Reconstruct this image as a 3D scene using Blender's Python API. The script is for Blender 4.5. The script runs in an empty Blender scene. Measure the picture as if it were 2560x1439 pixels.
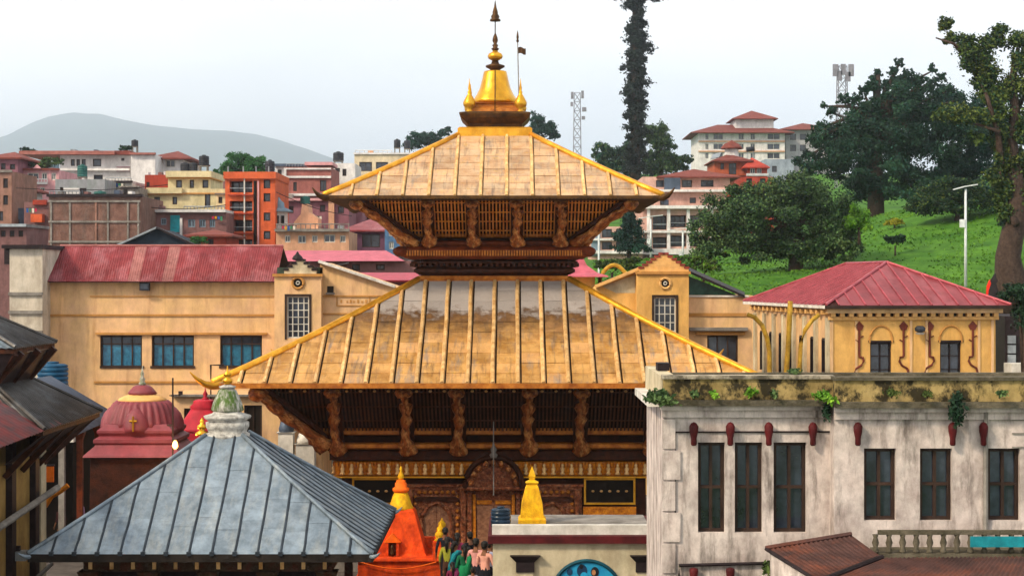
import bpy, math, random
import numpy as np
from mathutils import Vector, Matrix, noise as mnoise

random.seed(7)
rng = np.random.default_rng(7)
SC = bpy.context.scene
COL = SC.collection

# ------------------------------------------------------------------ camera, sky, sun, exposure
K = 4500.0            # focal length in photo pixels
HY, CX, CZ = 700.0, 1280.0, 11.0
cam = bpy.data.objects.new('camera', bpy.data.cameras.new('camera'))
COL.objects.link(cam)
cam.location = (0, 0, CZ)
cam.rotation_euler = (math.radians(90), 0, 0)
cam.data.sensor_width = 36
cam.data.lens = K / 2560 * 36
cam.data.shift_y = -19.5 / 2560
cam.data.clip_end = 20000
SC.camera = cam

SUN_EL, SUN_AZ = math.radians(38), math.radians(-128)     # azimuth clockwise from +Y: behind the camera, to the left
W = bpy.data.worlds.new('World'); SC.world = W; W.use_nodes = True
nt = W.node_tree; bg = nt.nodes['Background']
sky = nt.nodes.new('ShaderNodeTexSky'); sky.sky_type = 'NISHITA'; sky.sun_disc = False
sky.sun_elevation = SUN_EL; sky.sun_rotation = SUN_AZ
sky.dust_density = 6.0; sky.air_density = 1.0
hs = nt.nodes.new('ShaderNodeHueSaturation'); hs.inputs['Saturation'].default_value = 0.35
nt.links.new(sky.outputs[0], hs.inputs['Color'])
cl = nt.nodes.new('ShaderNodeTexNoise'); cl.inputs['Scale'].default_value = 2.2; cl.inputs['Detail'].default_value = 4
tc = nt.nodes.new('ShaderNodeTexCoord'); mp = nt.nodes.new('ShaderNodeMapping'); mp.inputs['Scale'].default_value = (1, 1, 3.5)
nt.links.new(tc.outputs['Generated'], mp.inputs['Vector']); nt.links.new(mp.outputs[0], cl.inputs['Vector'])
cr = nt.nodes.new('ShaderNodeValToRGB')
cr.color_ramp.elements[0].position = .3; cr.color_ramp.elements[0].color = (.58, .62, .66, 1)
cr.color_ramp.elements[1].position = .56; cr.color_ramp.elements[1].color = (.985, .975, .95, 1)
nt.links.new(cl.outputs['Fac'], cr.inputs['Fac'])
vm = nt.nodes.new('ShaderNodeVectorMath'); vm.operation = 'SCALE'; vm.inputs['Scale'].default_value = 10.0
nt.links.new(cr.outputs['Color'], vm.inputs[0])
mx = nt.nodes.new('ShaderNodeMix'); mx.data_type = 'RGBA'; mx.inputs[0].default_value = .88
nt.links.new(hs.outputs[0], mx.inputs[6]); nt.links.new(vm.outputs[0], mx.inputs[7])
nt.links.new(mx.outputs[2], bg.inputs['Color'])
bg.inputs['Strength'].default_value = 0.1

sun = bpy.data.objects.new('sun', bpy.data.lights.new('sun', 'SUN')); COL.objects.link(sun)
sun.data.energy = 2.7; sun.data.angle = math.radians(8); sun.data.color = (1, .84, .62)
sd = Vector((math.sin(SUN_AZ) * math.cos(SUN_EL), math.cos(SUN_AZ) * math.cos(SUN_EL), math.sin(SUN_EL)))
sun.rotation_euler = sd.to_track_quat('Z', 'Y').to_euler()
vs = SC.view_settings
vs.view_transform = 'Standard'; vs.look = 'None'; vs.exposure = 0.71; vs.gamma = 1.0; vs.use_curve_mapping = False
SC.cycles.use_denoising = True
SC.cycles.max_bounces = 5; SC.cycles.volume_bounces = 3
SC.cycles.volume_step_rate = 4.0
SC.cycles.transparent_max_bounces = 8

# ------------------------------------------------------------------ helpers
def fx(px, D): return (px - CX) * D / K
def fz(py, D): return CZ - (py - HY) * D / K
def P(px, py, D): return (fx(px, D), D, fz(py, D))

def C(h):
    h = h.lstrip('#'); v = [int(h[i:i + 2], 16) / 255 for i in (0, 2, 4)]
    return tuple(((c + .055) / 1.055) ** 2.4 if c > .04045 else c / 12.92 for c in v)

MATS = {}
def mat(name, c1, c2=None, scale=2.0, rough=.75, metal=0.0, bump=.15, bscale=25, rand=.08, stain=None, samt=.5, sscale=.8,
        stretch=(1, 1, .25), isl=0.0, emit=None, spec=.14, lo=.38, hi=.66, grime=.3, gscale=1.7, s0=.48, s1=.72):
    """base colour c1 mottled with c2, a second stain or highlight colour in stretched noise, fine bump, per-object brightness spread"""
    if name in MATS: return MATS[name]
    m = bpy.data.materials.new(name); m.use_nodes = True; t = m.node_tree; n = t.nodes; L = t.links
    b = n['Principled BSDF']
    c1 = C(c1) if isinstance(c1, str) else c1
    c2 = C(c2) if isinstance(c2, str) else (c2 or tuple(x * .8 for x in c1))
    tc = n.new('ShaderNodeTexCoord')
    nz = n.new('ShaderNodeTexNoise'); nz.inputs['Scale'].default_value = scale; nz.inputs['Detail'].default_value = 7
    nz.inputs['Roughness'].default_value = .65
    L.new(tc.outputs['Object'], nz.inputs['Vector'])
    rp = n.new('ShaderNodeValToRGB')
    rp.color_ramp.elements[0].position = lo; rp.color_ramp.elements[0].color = (*c1, 1)
    rp.color_ramp.elements[1].position = hi; rp.color_ramp.elements[1].color = (*c2, 1)
    L.new(nz.outputs['Fac'], rp.inputs['Fac']); col = rp.outputs['Color']
    if stain:
        s = C(stain) if isinstance(stain, str) else stain
        mp = n.new('ShaderNodeMapping'); mp.inputs['Scale'].default_value = stretch
        L.new(tc.outputs['Object'], mp.inputs['Vector'])
        n2 = n.new('ShaderNodeTexNoise'); n2.inputs['Scale'].default_value = sscale; n2.inputs['Detail'].default_value = 8
        n2.inputs['Roughness'].default_value = .7
        L.new(mp.outputs[0], n2.inputs['Vector'])
        r2 = n.new('ShaderNodeMapRange'); r2.inputs[1].default_value = s0; r2.inputs[2].default_value = s1
        r2.inputs[3].default_value = 0; r2.inputs[4].default_value = samt
        L.new(n2.outputs['Fac'], r2.inputs[0])
        mx = n.new('ShaderNodeMix'); mx.data_type = 'RGBA'
        L.new(r2.outputs[0], mx.inputs[0]); L.new(col, mx.inputs[6]); mx.inputs[7].default_value = (*s, 1); col = mx.outputs[2]
    if rand or isl:
        hv = n.new('ShaderNodeHueSaturation'); mr = n.new('ShaderNodeMapRange')
        if isl:
            g = n.new('ShaderNodeNewGeometry'); L.new(g.outputs['Random Per Island'], mr.inputs[0]); a = isl
        else:
            oi = n.new('ShaderNodeObjectInfo'); L.new(oi.outputs['Random'], mr.inputs[0]); a = rand
        mr.inputs[3].default_value = 1 - a; mr.inputs[4].default_value = 1 + a
        L.new(mr.outputs[0], hv.inputs['Value']); L.new(col, hv.inputs['Color']); col = hv.outputs['Color']
    if grime:
        g1 = n.new('ShaderNodeTexNoise'); g1.inputs['Scale'].default_value = gscale; g1.inputs['Detail'].default_value = 9; g1.inputs['Roughness'].default_value = .72
        gm = n.new('ShaderNodeMapping'); gm.inputs['Scale'].default_value = (1, 1, .55); L.new(tc.outputs['Object'], gm.inputs['Vector']); L.new(gm.outputs[0], g1.inputs['Vector'])
        gr = n.new('ShaderNodeMapRange'); gr.inputs[1].default_value = .32; gr.inputs[2].default_value = .62; gr.inputs[3].default_value = 1 - grime; gr.inputs[4].default_value = 1.06
        L.new(g1.outputs['Fac'], gr.inputs[0]); gv_ = n.new('ShaderNodeHueSaturation'); L.new(gr.outputs[0], gv_.inputs['Value']); L.new(col, gv_.inputs['Color']); col = gv_.outputs['Color']
    L.new(col, b.inputs['Base Color'])
    b.inputs['Roughness'].default_value = rough; b.inputs['Metallic'].default_value = metal
    b.inputs['Specular IOR Level'].default_value = spec
    if bump:
        nb = n.new('ShaderNodeTexNoise'); nb.inputs['Scale'].default_value = bscale; nb.inputs['Detail'].default_value = 5
        L.new(tc.outputs['Object'], nb.inputs['Vector'])
        bp = n.new('ShaderNodeBump'); bp.inputs['Strength'].default_value = bump; bp.inputs['Distance'].default_value = .05
        L.new(nb.outputs['Fac'], bp.inputs['Height']); L.new(bp.outputs['Normal'], b.inputs['Normal'])
    if emit:
        b.inputs['Emission Color'].default_value = (*emit[0], 1); b.inputs['Emission Strength'].default_value = emit[1]
    MATS[name] = m
    return m

ORG = {}
def tag(o, label=None, cat=None, group=None, kind=None):
    if label: o['label'] = label
    if cat: o['category'] = cat
    if group: o['group'] = group
    if kind: o['kind'] = kind
    return o
def thing(name, label, cat, loc=(0, 0, 0), group=None, rz=0):
    o = bpy.data.objects.new(name, None); COL.objects.link(o); o.location = loc; o.empty_display_size = .3
    o.rotation_euler = (0, 0, rz)
    ORG[o.name] = Vector(loc)
    return tag(o, label, cat, group)

class MB:
    """collects geometry in scene coordinates; build() makes ONE mesh object of it"""
    def __init__(s): s.v = []; s.f = []
    def add(s, vs, fs):
        o = len(s.v); s.v += [tuple(p) for p in vs]; s.f += [tuple(i + o for i in f) for f in fs]; return s
    def box(s, x0, y0, z0, x1, y1, z1):
        x0, x1 = min(x0, x1), max(x0, x1); y0, y1 = min(y0, y1), max(y0, y1); z0, z1 = min(z0, z1), max(z0, z1)
        return s.add([(x0, y0, z0), (x1, y0, z0), (x1, y1, z0), (x0, y1, z0), (x0, y0, z1), (x1, y0, z1), (x1, y1, z1), (x0, y1, z1)],
                     [(0, 3, 2, 1), (4, 5, 6, 7), (0, 1, 5, 4), (1, 2, 6, 5), (2, 3, 7, 6), (3, 0, 4, 7)])
    def quad(s, a, b, c, d): return s.add([a, b, c, d], [(0, 1, 2, 3)])
    def poly(s, pts, n, h):
        """flat polygon pts thickened along -n by h"""
        n = Vector(n).normalized() * h; k = len(pts)
        lo = [tuple(Vector(p) - n) for p in pts]
        return s.add(list(pts) + lo, [tuple(range(k)), tuple(range(2 * k - 1, k - 1, -1))] + [(i, i + k, (i + 1) % k + k, (i + 1) % k) for i in range(k)])
    def lathe(s, prof, c, n=20, sq=0.0, rot=0.0, flute=0, famp=0.0):
        """prof: (r, z) list; sq=1 gives a square plan; flute adds vertical ribs"""
        cx, cy, cz = c; vs = []
        for r, z in prof:
            for i in range(n):
                a = 2 * math.pi * i / n + rot; ca, sa = math.cos(a), math.sin(a)
                q = 1.0
                if sq: q = 1 + sq * (1 / max(abs(ca), abs(sa)) - 1)
                if flute and r > .02: q *= 1 + famp * abs(math.cos(a * flute / 2))
                vs.append((cx + r * q * ca, cy + r * q * sa, cz + z))
        m = len(prof); fs = [(j * n + i, j * n + (i + 1) % n, (j + 1) * n + (i + 1) % n, (j + 1) * n + i) for j in range(m - 1) for i in range(n)]
        fs.append(tuple(range(n - 1, -1, -1))); fs.append(tuple((m - 1) * n + i for i in range(n)))
        return s.add(vs, fs)
    def sqp(s, prof, c):
        """square stepped/tapered solid: prof (half, z)"""
        cx, cy, cz = c; vs = []
        for h, z in prof: vs += [(cx - h, cy - h, cz + z), (cx + h, cy - h, cz + z), (cx + h, cy + h, cz + z), (cx - h, cy + h, cz + z)]
        m = len(prof); fs = [(j * 4 + i, j * 4 + (i + 1) % 4, j * 4 + 4 + (i + 1) % 4, j * 4 + 4 + i) for j in range(m - 1) for i in range(4)]
        fs += [(3, 2, 1, 0), tuple(m * 4 - 4 + i for i in range(4))]
        return s.add(vs, fs)
    def tube(s, pts, rad, n=6):
        pts = [Vector(p) for p in pts]; k = len(pts)
        rad = [rad] * k if not hasattr(rad, '__len__') else list(rad); vs = []
        up = Vector((0, 0, 1))
        for i, p in enumerate(pts):
            d = (pts[min(i + 1, k - 1)] - pts[max(i - 1, 0)]).normalized()
            u = d.cross(up if abs(d.z) < .95 else Vector((1, 0, 0))).normalized(); w = d.cross(u)
            for j in range(n):
                a = 2 * math.pi * j / n; vs.append(p + (u * math.cos(a) + w * math.sin(a)) * rad[i])
        fs = [(i * n + j, i * n + (j + 1) % n, (i + 1) * n + (j + 1) % n, (i + 1) * n + j) for i in range(k - 1) for j in range(n)]
        fs += [tuple(range(n - 1, -1, -1)), tuple((k - 1) * n + j for j in range(n))]
        return s.add(vs, fs)
    def bar(s, a, b, w, h):
        """square bar from a to b"""
        a, b = Vector(a), Vector(b); d = (b - a).normalized()
        u = d.cross(Vector((0, 0, 1)) if abs(d.z) < .95 else Vector((0, 1, 0))).normalized(); t = u.cross(d)
        vs = [p + u * (sx * w / 2) + t * (sz * h / 2) for p in (a, b) for sx, sz in ((-1, -1), (1, -1), (1, 1), (-1, 1))]
        return s.add(vs, [(0, 1, 2, 3), (7, 6, 5, 4), (0, 4, 5, 1), (1, 5, 6, 2), (2, 6, 7, 3), (3, 7, 4, 0)])
    def facade(s, x0, x1, z0, z1, y, holes, rev=.15):
        xs = sorted({x0, x1, *[h[0] for h in holes], *[h[2] for h in holes]}); zs = sorted({z0, z1, *[h[1] for h in holes], *[h[3] for h in holes]})
        for i in range(len(xs) - 1):
            for j in range(len(zs) - 1):
                mx, mz = (xs[i] + xs[i + 1]) / 2, (zs[j] + zs[j + 1]) / 2
                if any(h[0] < mx < h[2] and h[1] < mz < h[3] for h in holes): continue
                s.quad((xs[i], y, zs[j]), (xs[i + 1], y, zs[j]), (xs[i + 1], y, zs[j + 1]), (xs[i], y, zs[j + 1]))
        for a, b, c, d in holes:
            for p, q in (((a, b), (c, b)), ((c, b), (c, d)), ((c, d), (a, d)), ((a, d), (a, b))):
                s.quad((p[0], y, p[1]), (p[0], y + rev, p[1]), (q[0], y + rev, q[1]), (q[0], y, q[1]))
        return s
    def build(s, name, m, parent=None, smooth=False, label=None, cat=None, group=None, kind=None, loc=None, fix=True):
        o0 = Vector((0, 0, 0))
        if parent is not None: o0 = ORG[parent.name]
        elif loc is not None: o0 = Vector(loc)
        me = bpy.data.meshes.new(name)
        me.from_pydata([(p[0] - o0.x, p[1] - o0.y, p[2] - o0.z) for p in s.v], [], s.f)
        if fix:
            import bmesh
            bm = bmesh.new(); bm.from_mesh(me); bmesh.ops.remove_doubles(bm, verts=bm.verts, dist=1e-5)
            bmesh.ops.recalc_face_normals(bm, faces=bm.faces); bm.to_mesh(me); bm.free()
        if smooth: me.polygons.foreach_set('use_smooth', [True] * len(me.polygons))
        me.materials.append(m)
        o = bpy.data.objects.new(name, me); COL.objects.link(o)
        if parent is not None: o.parent = parent
        else: o.location = o0
        ORG[o.name] = o0
        return tag(o, label, cat, group, kind)

def share(name, me, M, parent, label=None):
    """a part that reuses mesh data, placed by matrix M in scene coordinates"""
    o = bpy.data.objects.new(name, me); COL.objects.link(o); o.parent = parent
    o.matrix_basis = Matrix.Translation(-ORG[parent.name]) @ M
    ORG[o.name] = ORG[parent.name]
    return o
def mesh_of(mb, name, m, smooth=False):
    o = mb.build(name, m, None, smooth); me = o.data; ORG.pop(o.name); bpy.data.objects.remove(o); return me

def ROT(k, u, d): return ((u, -d), (d, u), (-u, d), (-d, -u))[k]

def sheet_roof(root, c, a, ze, b, zt, nb, rows, msheet, mrib, mdeck, sag=.12, faces=(0,), rr=.05, hipr=.1, mhip=None,
               horn=.9, mhorn=None, fascia=None, mfas=None, jit=.012, rib_name='standing_seam', knob=0.0, horn_mat_z=.35, lift=.005, over=.02, rowjit=0.0, shade_gap=0.0):
    """hipped sheet-metal roof: every sheet and rib of the faces in `faces` is a part; the other faces are joined"""
    cx, cy = c
    def pt(k, u, v, h=0.0):
        d = a + (b - a) * v; z = ze + (zt - ze) * v - sag * 4 * v * (1 - v) * .5
        x, y = ROT(k, u, d); nrm = Vector((*ROT(k, 0, zt - ze), a - b)).normalized()
        return (cx + x + nrm.x * h, cy + y + nrm.y * h, z + nrm.z * h)
    def half(v): return a + (b - a) * v
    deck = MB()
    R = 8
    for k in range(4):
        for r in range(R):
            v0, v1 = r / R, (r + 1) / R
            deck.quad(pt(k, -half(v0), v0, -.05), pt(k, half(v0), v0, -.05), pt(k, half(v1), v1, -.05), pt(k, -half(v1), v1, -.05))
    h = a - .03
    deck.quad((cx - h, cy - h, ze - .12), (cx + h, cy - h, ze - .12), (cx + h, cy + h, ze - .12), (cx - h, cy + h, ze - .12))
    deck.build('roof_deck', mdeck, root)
    sp = 2 * a / nb
    for k in range(4):
        joined = MB(); jr = MB(); nrm = Vector((*ROT(k, 0, zt - ze), a - b)).normalized()
        for i in range(nb):
            u0, u1 = -a + i * sp + (shade_gap if i else 0), -a + (i + 1) * sp; bayj = random.uniform(-rowjit, rowjit) / rows  # sheet starts past the rib; the bare deck strip stands in for rib shadow
            for r in range(rows):
                v0, v1 = r / rows, (r + 1) / rows
                if rowjit:
                    v0 = v0 + (bayj if r else 0); v1 = v1 + (bayj if r < rows - 1 else 0)
                v0 = max(0, v0 - over / rows)
                poly = [(u0, v0), (u1, v0), (u1, v1), (u0, v1)]
                for sgn in (1, -1):       # clip by the two hips:  sgn*u <= a+(b-a)v
                    out = []
                    for q in range(len(poly)):
                        p0, p1 = poly[q], poly[(q + 1) % len(poly)]
                        g0 = half(p0[1]) - sgn * p0[0]; g1 = half(p1[1]) - sgn * p1[0]
                        if g0 >= 0: out.append(p0)
                        if g0 * g1 < 0:
                            t = g0 / (g0 - g1); out.append((p0[0] + (p1[0] - p0[0]) * t, p0[1] + (p1[1] - p0[1]) * t))
                    poly = out
                    if len(poly) < 3: break
                if len(poly) < 3: continue
                ar = abs(sum(poly[q][0] * poly[(q + 1) % len(poly)][1] - poly[(q + 1) % len(poly)][0] * poly[q][1] for q in range(len(poly))))
                if ar < 1e-3 * sp: continue
                j = random.uniform(-jit, jit) + .012
                pts = [pt(k, u, v, j + (lift if v <= v0 + 1e-6 else 0) + random.uniform(-.4, .4) * jit) for u, v in poly]
                if k in faces: MB().poly(pts, nrm, .012).build('roof_sheet', msheet, root, fix=False)
                else: joined.poly(pts, nrm, .012)
        for i in range(1, nb):
            u = -a + i * sp
            vt = min(1.0, (a - abs(u)) / (a - b))
            if vt < .04: continue
            pts = [pt(k, u + (random.uniform(-.012, .012) if q else 0), vt * q / 5, .02) for q in range(6)]
            (MB().tube(pts, rr, 6).build(rib_name, mrib, root, fix=False) if k in faces else jr.tube(pts, rr, 6))
            if knob:
                p = Vector(pts[0]); d = Vector((*ROT(k, 0, 1), 0))
                mb = MB() if k in faces else jr
                mb.box(p.x - knob, p.y - knob, p.z - knob * .8, p.x + knob, p.y + knob, p.z + knob * 1.1)
                if k in faces: mb.build('rib_end', mrib, root, fix=False)
        if joined.v: joined.build('side_sheeting', msheet, root, fix=False, kind='stuff')
        if jr.v: jr.build('side_ribs', mrib, root, fix=False, kind='stuff')
        # hip ridge and upturned horn at the corner between face k and k+1
        hp = [pt(k, half(v), v, .05) for v in [q / 6 for q in range(7)]]
        MB().tube(hp, hipr, 8).build('hip_ridge', mhip or mrib, root, smooth=True, fix=False)
        if horn:
            dx, dy = ROT(k, 1, 1); e = Vector((dx, dy, 0)).normalized(); p0 = Vector(pt(k, a, 0, 0))
            hh = [p0 + e * (horn * t) + Vector((0, 0, horn * horn_mat_z * t * t * 1.6 - .06)) for t in (-.55, -.2, .1, .4, .7, 1.0)]
            MB().tube(hh, [hipr * q for q in (1.1, 1.25, 1.1, .85, .55, .15)], 8).build('corner_horn', mhorn or mhip, root, smooth=True, fix=False)
        if fascia:
            f0, f1 = fascia
            x0, y0 = ROT(k, -a - .02, a + .02); x1, y1 = ROT(k, a + .02, a + .02); xi, yi = ROT(k, a - .12, a - .12); xj, yj = ROT(k, -a + .12, a - .12)
            m_ = MB(); zt_, zb_ = ze + .01, ze - f0
            v = [(cx + x0, cy + y0), (cx + x1, cy + y1), (cx + xi, cy + yi), (cx + xj, cy + yj)]
            m_.add([(*q, zb_) for q in v] + [(*q, zt_) for q in v], [(0, 3, 2, 1), (4, 5, 6, 7), (0, 1, 5, 4), (1, 2, 6, 5), (2, 3, 7, 6), (3, 0, 4, 7)])
            m_.build('eave_fascia', mfas, root)
    return pt

# ------------------------------------------------------------------ materials
m_glass = mat('window_glass', '#20242c', '#3a4250', scale=1.5, rough=.12, bump=0, rand=.3, spec=.6)
m_blueglass = mat('blue_curtained_glass', '#20506c', '#2f7390', scale=4, rough=.18, bump=0, rand=.18, spec=.6)
m_dark = mat('dark_opening', '#17130f', '#221b16', rough=.9, rand=.2)
m_frame = mat('dark_wood_frame', '#3a2a22', '#241a16', rough=.6)
m_wframe = mat('white_painted_frame', '#c9c6bd', '#a9a59b', rough=.6)
m_tank = mat('black_plastic_tank', '#23252b', '#31343c', rough=.45, rand=.2)
m_btank = mat('green_plastic_tank', '#24514c', '#2f6660', rough=.5)
m_dkwood = mat('black_brown_wood', '#2a2022', '#1b1416', scale=5, rough=.6)
m_conc = mat('weathered_concrete', '#8d8780', '#6d6760', stain='#4a443e', samt=.6, rough=.9)
m_metal = mat('grey_galvanised_metal', '#a2a7aa', '#7d8285', rough=.4, metal=.7)
m_white = mat('white_plaster', '#d9d4cb', '#b8b2a8', stain='#7c756a', samt=.45, rough=.9)

# ------------------------------------------------------------------ terrain, mountain
def sstep(a, b, x):
    t = min(1, max(0, (x - a) / (b - a))); return t * t * (3 - 2 * t)
def interp(x, xs, ys): return float(np.interp(x, xs, ys))
def ground_z(x, y):
    if y < 92: return 0.6
    zl = interp(y, [92, 100, 130, 170, 250, 420, 900, 3000], [.6, 2.5, 6, 9.5, 13.5, 17, 14, 6])
    zr = interp(y, [92, 97, 112, 140, 165, 215, 255, 340, 480, 900, 3000], [.6, 8.6, 10.4, 11.6, 12.6, 13.6, 19, 31, 33, 18, 6])
    s = x / max(y, 1)
    t = sstep(-.03, .05, s)
    z = zl * (1 - t) + zr * t
    # grassy knoll on the right
    z += 5.6 * math.exp(-((x - 40) / 17) ** 2 - ((y - 150) / 27) ** 2) * sstep(96, 130, y)
    z += .35 * mnoise.noise(Vector((x * .11, y * .11, 3))) * sstep(97, 115, y)
    return z
ys = [-40, 0, 30, 60, 85, 92] + list(np.arange(93, 130, 1.5)) + list(np.arange(130, 200, 3)) + list(np.arange(200, 400, 10)) + [430, 480, 560, 700, 900, 1300, 2000, 3000, 4600, 7000, 10400]
xs_u = np.linspace(-1, 1, 121)
gv, gf = [], []
for y in ys:
    hw = max(45, y * .42 + 25)
    for u in xs_u:
        x = u * hw; gv.append((x, y, ground_z(x, y)))
nx = len(xs_u)
for j in range(len(ys) - 1):
    for i in range(nx - 1): gf.append((j * nx + i, j * nx + i + 1, (j + 1) * nx + i + 1, (j + 1) * nx + i))
m_grass = mat('hill_grass', '#345c18', '#4f7824', scale=.35, rough=.95, bump=.8, bscale=2.5, rand=0, stain='#1f3e18', samt=.8, sscale=.25, stretch=(1, 1, 1), spec=.1)
m_valley = mat('valley_floor', '#6b6660', '#57604c', scale=.03, rough=.95, bump=.3, bscale=1, rand=0, stain='#4a5a3a', samt=.7, sscale=.02, stretch=(1, 1, 1), spec=.1)
m_pave = mat('courtyard_stone', '#5d5650', '#463f3a', scale=1.2, rough=.85, rand=0)
g = MB(); g.v, g.f = gv, gf
go = g.build('ground', m_grass, None, smooth=True, kind='structure', fix=False)
go.data.materials.append(m_valley)
for p in go.data.polygons:
    q = p.center
    if q.y > 430 or q.x < q.y * .02: p.material_index = 1
cy_ = MB(); cy_.box(-46, 30, .45, 40, 91.5, .604)
cy_.build('courtyard', m_pave, None, kind='structure')

def mountain(name, ridge, D, thick, m):
    mb = MB(); N = 140; rows = 9
    pxs = [r[0] for r in ridge]; pys = [r[1] for r in ridge]
    for j in range(rows):
        t = j / (rows - 1)
        for i in range(N):
            px = pxs[0] + (pxs[-1] - pxs[0]) * i / (N - 1); py = interp(px, pxs, pys)
            zt = fz(py, D); f = math.sin(t * math.pi) ** 1.7
            y = D + thick * (t - .5) * 2
            n_ = mnoise.noise(Vector((px * .012, t * 4, 1.7)))
            z = 2 + (zt - 2) * f * (1 + .04 * n_ * (1 if t < .45 else 0)) + (5 * mnoise.noise(Vector((px * .06, t, 0))) if .4 < t < .6 else 0)
            mb.v.append((fx(px, D) * y / D, y, z))
    for j in range(rows - 1):
        for i in range(N - 1): mb.f.append((j * N + i, j * N + i + 1, (j + 1) * N + i + 1, (j + 1) * N + i))
    return mb.build(name, m, None, smooth=True, kind='structure', fix=False)
m_forest = mat('far_forest_slope', '#2c4038', '#3d5548', scale=.01, rough=1, bump=0, rand=0, spec=0)
mountain('mountain', [(-1500, 420), (-900, 380), (-400, 400), (-100, 365), (0, 345), (60, 316), (110, 296), (150, 285), (190, 282), (225, 287), (255, 284), (290, 296), (330, 304), (400, 315), (480, 322),
                      (560, 326), (640, 336), (700, 350), (760, 370), (820, 390), (880, 415), (960, 450), (1100, 500), (1400, 560), (2000, 590), (3000, 580)], 8000, 2200, m_forest)

# ------------------------------------------------------------------ the golden temple
TC = (fx(1238, 70), 70.0)
m_gold = mat('gilded_copper_sheet', '#c48a3e', '#b1701f', scale=1.3, rough=.42, metal=.55, bump=.35, bscale=7, rand=.16, lo=.35, hi=.6)
def roof_gilt(name, ca, cb, patina, zlo, zhi, dark, vlo=.64, vhi=.94):
    """gilded sheet, with a grey patina in the upper courses between heights zlo..zhi (temple coordinates) and verdigris spots"""
    m = bpy.data.materials.new(name); m.use_nodes = True; t = m.node_tree; n = t.nodes; L = t.links; b = n['Principled BSDF']
    tc = n.new('ShaderNodeTexCoord')
    def nz(sc, det=7, st=(1, 1, 1)):
        mp = n.new('ShaderNodeMapping'); mp.inputs['Scale'].default_value = st; L.new(tc.outputs['Object'], mp.inputs['Vector'])
        q = n.new('ShaderNodeTexNoise'); q.inputs['Scale'].default_value = sc; q.inputs['Detail'].default_value = det; q.inputs['Roughness'].default_value = .65
        L.new(mp.outputs[0], q.inputs['Vector']); return q.outputs['Fac']
    def rmp(f, a, b_, c=0, d=1):
        r = n.new('ShaderNodeMapRange'); r.inputs[1].default_value = a; r.inputs[2].default_value = b_; r.inputs[3].default_value = c; r.inputs[4].default_value = d
        L.new(f, r.inputs[0]); return r.outputs[0]
    def mix(f, a, b_):
        x = n.new('ShaderNodeMix'); x.data_type = 'RGBA'; L.new(f, x.inputs[0])
        for s, q in ((6, a), (7, b_)):
            if isinstance(q, tuple): x.inputs[s].default_value = (*q, 1)
            else: L.new(q, x.inputs[s])
        return x.outputs[2]
    oi = n.new('ShaderNodeObjectInfo')
    col = mix(rmp(nz(1.6), .4, .62), C(ca), C(cb))
    col = mix(rmp(oi.outputs['Random'], .55, 1, 0, .55), col, C('#cfa070'))
    col = mix(rmp(nz(1.5, 9, (2.4, .4, .4)), .52, .68, 0, .75), col, C('#867c74'))
    col = mix(rmp(nz(2.6, 9, (3.0, .25, .25)), .53, .7, 0, .7), col, C('#5e4630'))
    col = mix(rmp(nz(5, 6), .58, .7, 0, .6), col, C('#d8a83c'))
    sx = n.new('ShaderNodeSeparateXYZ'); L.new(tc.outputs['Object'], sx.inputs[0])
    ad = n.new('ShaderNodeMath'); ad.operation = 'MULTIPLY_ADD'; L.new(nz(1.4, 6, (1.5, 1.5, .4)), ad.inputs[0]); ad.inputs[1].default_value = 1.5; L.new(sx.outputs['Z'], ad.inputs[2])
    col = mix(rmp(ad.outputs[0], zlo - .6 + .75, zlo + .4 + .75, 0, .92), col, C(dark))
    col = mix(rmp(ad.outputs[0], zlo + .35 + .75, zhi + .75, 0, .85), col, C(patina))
    hv = n.new('ShaderNodeHueSaturation'); L.new(rmp(oi.outputs['Random'], 0, 1, vlo, vhi), hv.inputs['Value']); L.new(col, hv.inputs['Color'])
    L.new(hv.outputs[0], b.inputs['Base Color'])
    b.inputs['Metallic'].default_value = .28; L.new(rmp(nz(3), .3, .7, .5, .72), b.inputs['Roughness'])
    bp = n.new('ShaderNodeBump'); bp.inputs['Strength'].default_value = .7; bp.inputs['Distance'].default_value = .09
    L.new(nz(2.6, 5), bp.inputs['Height']); L.new(bp.outputs[0], b.inputs['Normal'])
    return m
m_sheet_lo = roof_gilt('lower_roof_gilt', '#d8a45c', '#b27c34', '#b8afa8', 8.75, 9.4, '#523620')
m_sheet_up = roof_gilt('upper_roof_gilt', '#d4b48e', '#bd9064', '#b39a80', 18.0, 18.6, '#a88050')
m_rib = mat('gilt_rib', '#deb880', '#b88648', scale=4, rough=.4, metal=.2, rand=.15)
m_hip = mat('bright_gilt_hip', '#e0a436', '#c98a24', scale=3, rough=.35, metal=.6, rand=.08)
m_bell = mat('polished_gilt', '#e2aa30', '#d0922a', scale=2, rough=.3, metal=.75, bump=.05, rand=.05, stain='#9a6a28', samt=.5)
m_bronze = mat('dark_gilt_bronze', '#5a3d1e', '#2e2014', scale=4, rough=.5, metal=.5, rand=.1)
m_wood = mat('carved_dark_wood', '#44200f', '#1f0f08', scale=5, rough=.65, bump=.5, bscale=12, rand=.15)
m_redwood = mat('red_brown_beam', '#7a3516', '#451d0d', scale=3, rough=.6, bump=.3, rand=.1)
m_gbeam = mat('gilded_beam', '#bd762e', '#8a4818', scale=4, rough=.45, metal=.12, rand=.12)
m_latt_up = mat('gilt_lattice_bar', '#d08a38', '#a85a1c', scale=3, rough=.5, metal=.1, rand=.05)
m_latt_lo = mat('dark_lattice_bar', '#5a341e', '#3a2012', scale=3, rough=.6, rand=.05)
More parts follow.
